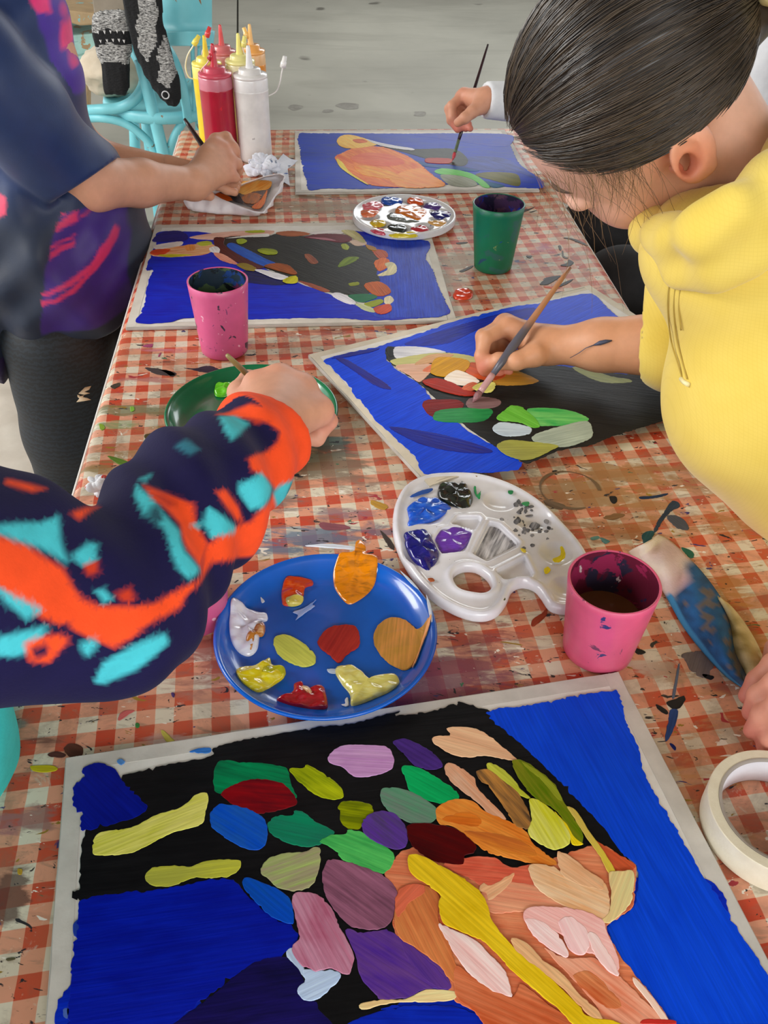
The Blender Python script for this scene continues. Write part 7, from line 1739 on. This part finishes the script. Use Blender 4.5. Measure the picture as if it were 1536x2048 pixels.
hc_ = fN+np.array([-.05,0,.12])
Vx, Fx = surface_nets(lambda P: smax(d_ell(P, hc_+[.010,0,.014], (.100,.084,.096)), (P-hc_)@np.array([-.75,0,-.55])-.036, .01)+.002*fnoise(P, 60, 2), hc_-.13, hc_+.13, .005)
adopt(np_obj('hair', relax(Vx, Fx, 1), Fx, HAIRC), far); face(far, hc_, PI, .090)
# stool under this person
stool = empty('stool', (.68, 1.70, 0.0)); tag(stool, 'dark stool under the person at the far right', 'stool')
V, F = lathe([(0,.315),(.155,.315),(.165,.322),(.165,.338),(.155,.346),(0,.346)], 40); F = [f for f in F if len(f) == 4]; mesh_from('seat', V, F, blk, stool)
for a in (.8, 2.36, 3.93, 5.5): tube('leg', [(.11*math.cos(a), .11*math.sin(a), .318), (.15*math.cos(a), .15*math.sin(a), .0135)], [.016, .014], blk, stool, 10)
brush(at(905,321,.0075), at(976,89,.166), plain('maroon_brush_lacquer', (50,26,30), .22, (36,20,26), 40), (96,110,84), (206,70,80), 'dark brush held upright over the farthest painting', .0038)

# ================================================================ BACKGROUND LEFT: painted bentwood chair and what hangs on it
YC = 2.80
chair_p = NT('chipped_turquoise'); chair_p.set(Roughness=.42)
cf = chair_p.ramp(chair_p.noise(26, chair_p.obj(), 5, .65, .8), .655, .665)
chair_p.color(chair_p.mix(cf, chair_p.mix(chair_p.ramp(chair_p.noise(9, chair_p.obj(), 3), .35, .7), rgba((122,200,208)), rgba((104,182,192))), rgba((140,100,62)))); chair_p = chair_p.m
cbase = aty(300, 225, YC); 
chair = empty('bentwood_chair', (cbase[0], cbase[1], 0.0125)); tag(chair, 'chipped turquoise bentwood chair behind the far left table corner', 'chair')
def px3(pts, Y=YC): return [aty(p[0], p[1], Y+(p[2] if len(p) > 2 else 0))+np.array([0,0,TT]) for p in pts]
def ctube(name, pts, r, n=24, Y=YC, floor=False, flat=1.0):
    P = px3(pts, Y)
    if floor: q = np.array(P[-1]); d = q-np.array(P[-2]); k = (q[2]-.014)/max(1e-6, -d[2]) if d[2] < 0 else 0; P.append(q+np.array([d[0]*k*.6, d[1]*k, d[2]*k]))
    Q = catmull(P, n); V, F = tube_vf(Q, r, 12, flat=flat); return adopt(mesh_from(name, V, F, chair_p), chair)
sz = aty(300, 222, YC)[2]+TT
V, F = lathe([(0, sz-.034), (.185, sz-.034), (.198, sz-.028), (.200, sz-.012), (.196, sz), (.186, sz+.002), (.17, sz-.004), (0, sz-.008)], 56); F = [f for f in F if len(f) == 4]
seat = mesh_from('seat', [(x+cbase[0]+.02, y+cbase[1]+.17, z) for x, y, z in V], F, chair_p); adopt(seat, chair)
ctube('hoop', [(150,222,.05),(200,219,.0),(240,215,0),(270,198,0),(288,165,.02),(281,130,.05),(262,95,.08),(240,70,.12),(228,40,.16)], .0155, 40)
ctube('leg', [(280,120,.02),(292,165,0),(305,220,-.01),(318,272,-.01),(331,335,-.02)], .0185, 20, floor=True)
ctube('leg', [(268,238,.28),(272,330,.28)], .018, 12, floor=True); ctube('leg', [(292,240,.22),(304,330,.22)], .018, 12, floor=True); ctube('leg', [(418,60,.10),(408,150,.06),(402,230,.04),(404,330,.04)], .0175, 20, floor=True)
ctube('brace', [(150,240,.05),(200,236,0),(250,247,0),(288,274,0),(308,302,0),(320,332,0),(324,352,0)], .0125, 30)
ctube('brace', [(404,224,.03),(372,238,.01),(349,272,0),(337,308,0),(333,336,0),(332,352,0)], .0125, 30)
ctube('slat', [(326,82,.02),(348,122,.0),(363,165,-.005),(373,215,-.005),(377,246,-.005)], .0185, 24, flat=.4)
ctube('slat', [(384,74,.02),(386,130,.02),(388,180,.02),(389,232,.02)], .0115, 20, flat=.5); ctube('slat', [(398,72,.03),(397,130,.03),(396,180,.03),(395,232,.03)], .0075, 20, flat=.5)
def curved_band(name, y0, y1, xa, xb, bul, th, n=20, m=8):
    V, F = [], []
    for side in (0, 1):
        for i in range(n+1):
            for j in range(m+1):
                u = i/n; px = xa+(xb-xa)*u; k = 1-(2*u-1)**2
                p = aty(px, y0+(y1-y0)*j/m+8*k*0, YC+.03-bul*k+(th if side else 0)); p = p+np.array([0,0,TT]); V.append(p)
    N = (n+1)*(m+1)
    for i in range(n):
        for j in range(m):
            a = i*(m+1)+j; F.append((a, a+1, a+m+2, a+m+1)); F.append((N+a, N+a+m+1, N+a+m+2, N+a+1))
    for i in range(n):
        for j in (0, m): a = i*(m+1)+j; F.append((a, a+m+1, N+a+m+1, N+a))
    for j in range(m):
        for i in (0, n): a = i*(m+1)+j; F.append((a, a+1, N+a+1, N+a))
    return adopt(mesh_from(name, V, F, chair_p), chair)
curved_band('backrest', -120, 66, 309, 424, .050, .016); curved_band('back_rail', 62, 92, 307, 426, .064, .030)
# board standing on the seat, leaning behind the knitwear
bd = plain('weathered_board', (138,126,110), .7, (116,104,88), 12, .1, 60)
P0 = px3([(176,-60,.34),(252,-60,.34),(246,146,.30),(204,146,.30)]); P1 = [p+np.array([0,.022,0]) for p in P0]
b_ = mesh_from('weathered_board', P0+P1, [(0,1,2,3),(7,6,5,4),(1,0,4,5),(2,1,5,6),(3,2,6,7),(0,3,7,4)], bd, smooth=False); bevel(b_, .004); tag(b_, 'weathered grey-brown board leaning behind the black knitted scarf', 'board')
# beige cloth bag on the seat
c = aty(238, 178, YC+.16)
bm = bmesh.new(); bmesh.ops.create_icosphere(bm, subdivisions=4, radius=1); Vb = np.array([v.co for v in bm.verts])
dsp = 1+.16*fnoise(Vb, 3.1, 3)+.10*(1-np.abs(fnoise(Vb, 5, 6)))**3
Vb = Vb*dsp[:, None]*np.array([.105,.10,.070])
for v, p in zip(bm.verts, Vb): v.co = p
bag = bm_obj('cloth_bag', bm, plain('beige_canvas', (206,192,170), .85, (180,164,140), 10, .2, 120)); put(bag, (c[0], c[1], sz+.074)); tag(bag, 'crumpled beige cloth bag lying on the turquoise chair seat', 'bag')
# knitted scarf, two hanging ends
knit = NT('chunky_knit'); knit.set(Roughness=.95); kv = knit.n('ShaderNodeVertexColor', layer_name='tint')
hn = knit.ramp(knit.noise(1.0, knit.scaled(knit.obj(), 120, 120, 420), 4, .7, .5), .38, .66)
gate = knit.n('ShaderNodeSeparateColor'); knit.l(kv.outputs[0], gate.inputs[0])
knit.color(knit.mix(knit.math('MULTIPLY', hn, knit.ramp(gate.outputs[0], .05, .12)), rgba((18,18,20)), rgba((206,204,200)))); knit.bump(knit.noise(1.0, knit.scaled(knit.obj(), 90, 90, 260), 3), .8, .006)
scarf = empty('knitted_scarf', (cbase[0], cbase[1], .6)); tag(scarf, 'black knitted scarf with grey heather bands hanging over the chair', 'scarf')
def hang(name, pts, Y, bands, th=.018):
    P = np.array(px3(pts, Y)); pl2 = P[:, [0, 2]]; out = catmull(pl2, 70, True)
    lo = (out[:, 0].min()-.02, Y-.06, out[:, 1].min()-.02); hi = (out[:, 0].max()+.02, Y+.06, out[:, 1].max()+.02)
    def fn(Q):
        d2 = poly_dist(Q[:, 0, :, 0], Q[:, 0, :, 2], out)[:, None, :]
        yy = Q[..., 1]-Y-.008*np.sin(Q[..., 2]*22+Q[..., 0]*9)
        return smax(np.broadcast_to(d2, Q.shape[:3]), np.abs(yy)-th, .03).astype(np.float32)+.0016*np.sin(Q[..., 0]*330).astype(np.float32)*(1 if name else 0)
    V, F = surface_nets(fn, lo, hi, .0065)
    V = relax(V, F, 1); C = np.tile(np.array([.0, .0, .0]), (len(V), 1))
    for b in bands:
        q = np.array(px3(b, Y))[:, [0, 2]]; m = in_poly(V[:, 0]+.004*np.sin(V[:, 2]*90), V[:, 2]+.004*np.sin(V[:, 0]*80), q); C[m] = .5
    o = np_obj(name, V-np.array([0,0,TT]), F, knit.m); set_tint(o, C); return adopt(o, scarf)
hang('scarf_end', [(183,30),(200,20),(232,17),(256,24),(264,80),(262,130),(258,186),(228,189),(209,186),(203,130),(193,112),(186,90),(179,60)], YC-.03,
     [[(175,10),(262,10),(266,58),(178,58)], [(188,90),(268,88),(268,120),(196,120)]])
hang('scarf_end', [(246,-40),(316,-40),(330,50),(346,110),(360,165),(362,206),(348,214),(328,203),(300,170),(272,120),(254,60)], YC-.07,
     [[(282,-40),(312,-40),(318,40),(310,90),(296,118),(276,90),(280,40)], [(328,70),(346,110),(352,150),(340,176),(322,158),(318,120)]])
e = aty(331, 190, YC-.095); V, F = lathe([(.0100+.0018*math.cos(a), .0018*math.sin(a)) for a in np.linspace(0, 2*PI, 11)[:-1]], 24, True)
ey = mesh_from('metal_eyelet', V, F, plain('eyelet_metal', (190,190,192), .25)); ey.location = (e[0], e[1], e[2]+TT); ey.rotation_euler = (PI/2, 0, 0); adopt(ey, scarf)
hw = plain('white_knit_stitch', (226,224,222), .9); Vs, Fs = [], []
for (x, y) in ((196,64),(209,64),(221,63),(234,62),(247,64),(201,82),(214,81),(226,80),(238,80),(248,82)):
    c = aty(x, y, YC-.05); k = len(Vs)
    Vs += [(c[0], c[1], c[2]+TT-.006), (c[0]-.003, c[1], c[2]+TT+.002), (c[0]-.0018, c[1], c[2]+TT+.004), (c[0], c[1]-.002, c[2]+TT+.001), (c[0]+.0018, c[1], c[2]+TT+.004), (c[0]+.003, c[1], c[2]+TT+.002)]
    Fs += [(k, k+3, k+2, k+1), (k, k+5, k+4, k+3)]
adopt(mesh_from('white_stitches', Vs, Fs, hw), scarf)
# old painted bench behind
bw = splotchy('worn_bench_paint', (150,186,176), [((150,120,84), 16, .56, 2), ((110,150,140), 22, .62, 4)], .6, 0, .2); bw2 = splotchy('bare_bench_wood', (168,142,104), [((120,170,170), 14, .58, 3)], .7, 0, .2)
bx = aty(160, 100, 3.7); bench = empty('old_bench', (bx[0], bx[1], .0125)); tag(bench, 'worn green and brown painted bench at the far left behind the chair', 'bench')
def slab(name, pts, Y, dp, mat):
    A = px3(pts, Y); B = [p+np.array([0, dp, 0]) for p in A]; n = len(A)
    o = mesh_from(name, A+B, [tuple(range(n)), tuple(range(2*n-1, n-1, -1))]+[(i, n+i, n+(i+1) % n, (i+1) % n) for i in range(n)], mat, smooth=False); bevel(o, .006); return adopt(o, bench)
slab('plank', [(40,22),(136,20),(190,26),(192,50),(160,52),(132,44),(40,44)], 3.7, .30, bw2)
slab('plank', [(40,72),(150,70),(196,66),(196,100),(160,112),(40,112)], 3.75, .32, bw); slab('plank', [(40,114),(162,112),(196,104),(196,124),(166,126),(40,128)], 3.72, .34, bw)
slab('leg', [(60,128),(80,128),(80,240),(60,240)], 3.78, .05, bw2); slab('leg', [(160,126),(176,126),(176,236),(160,236)], 3.78, .05, bw2)
for o in list(bench.children): pass
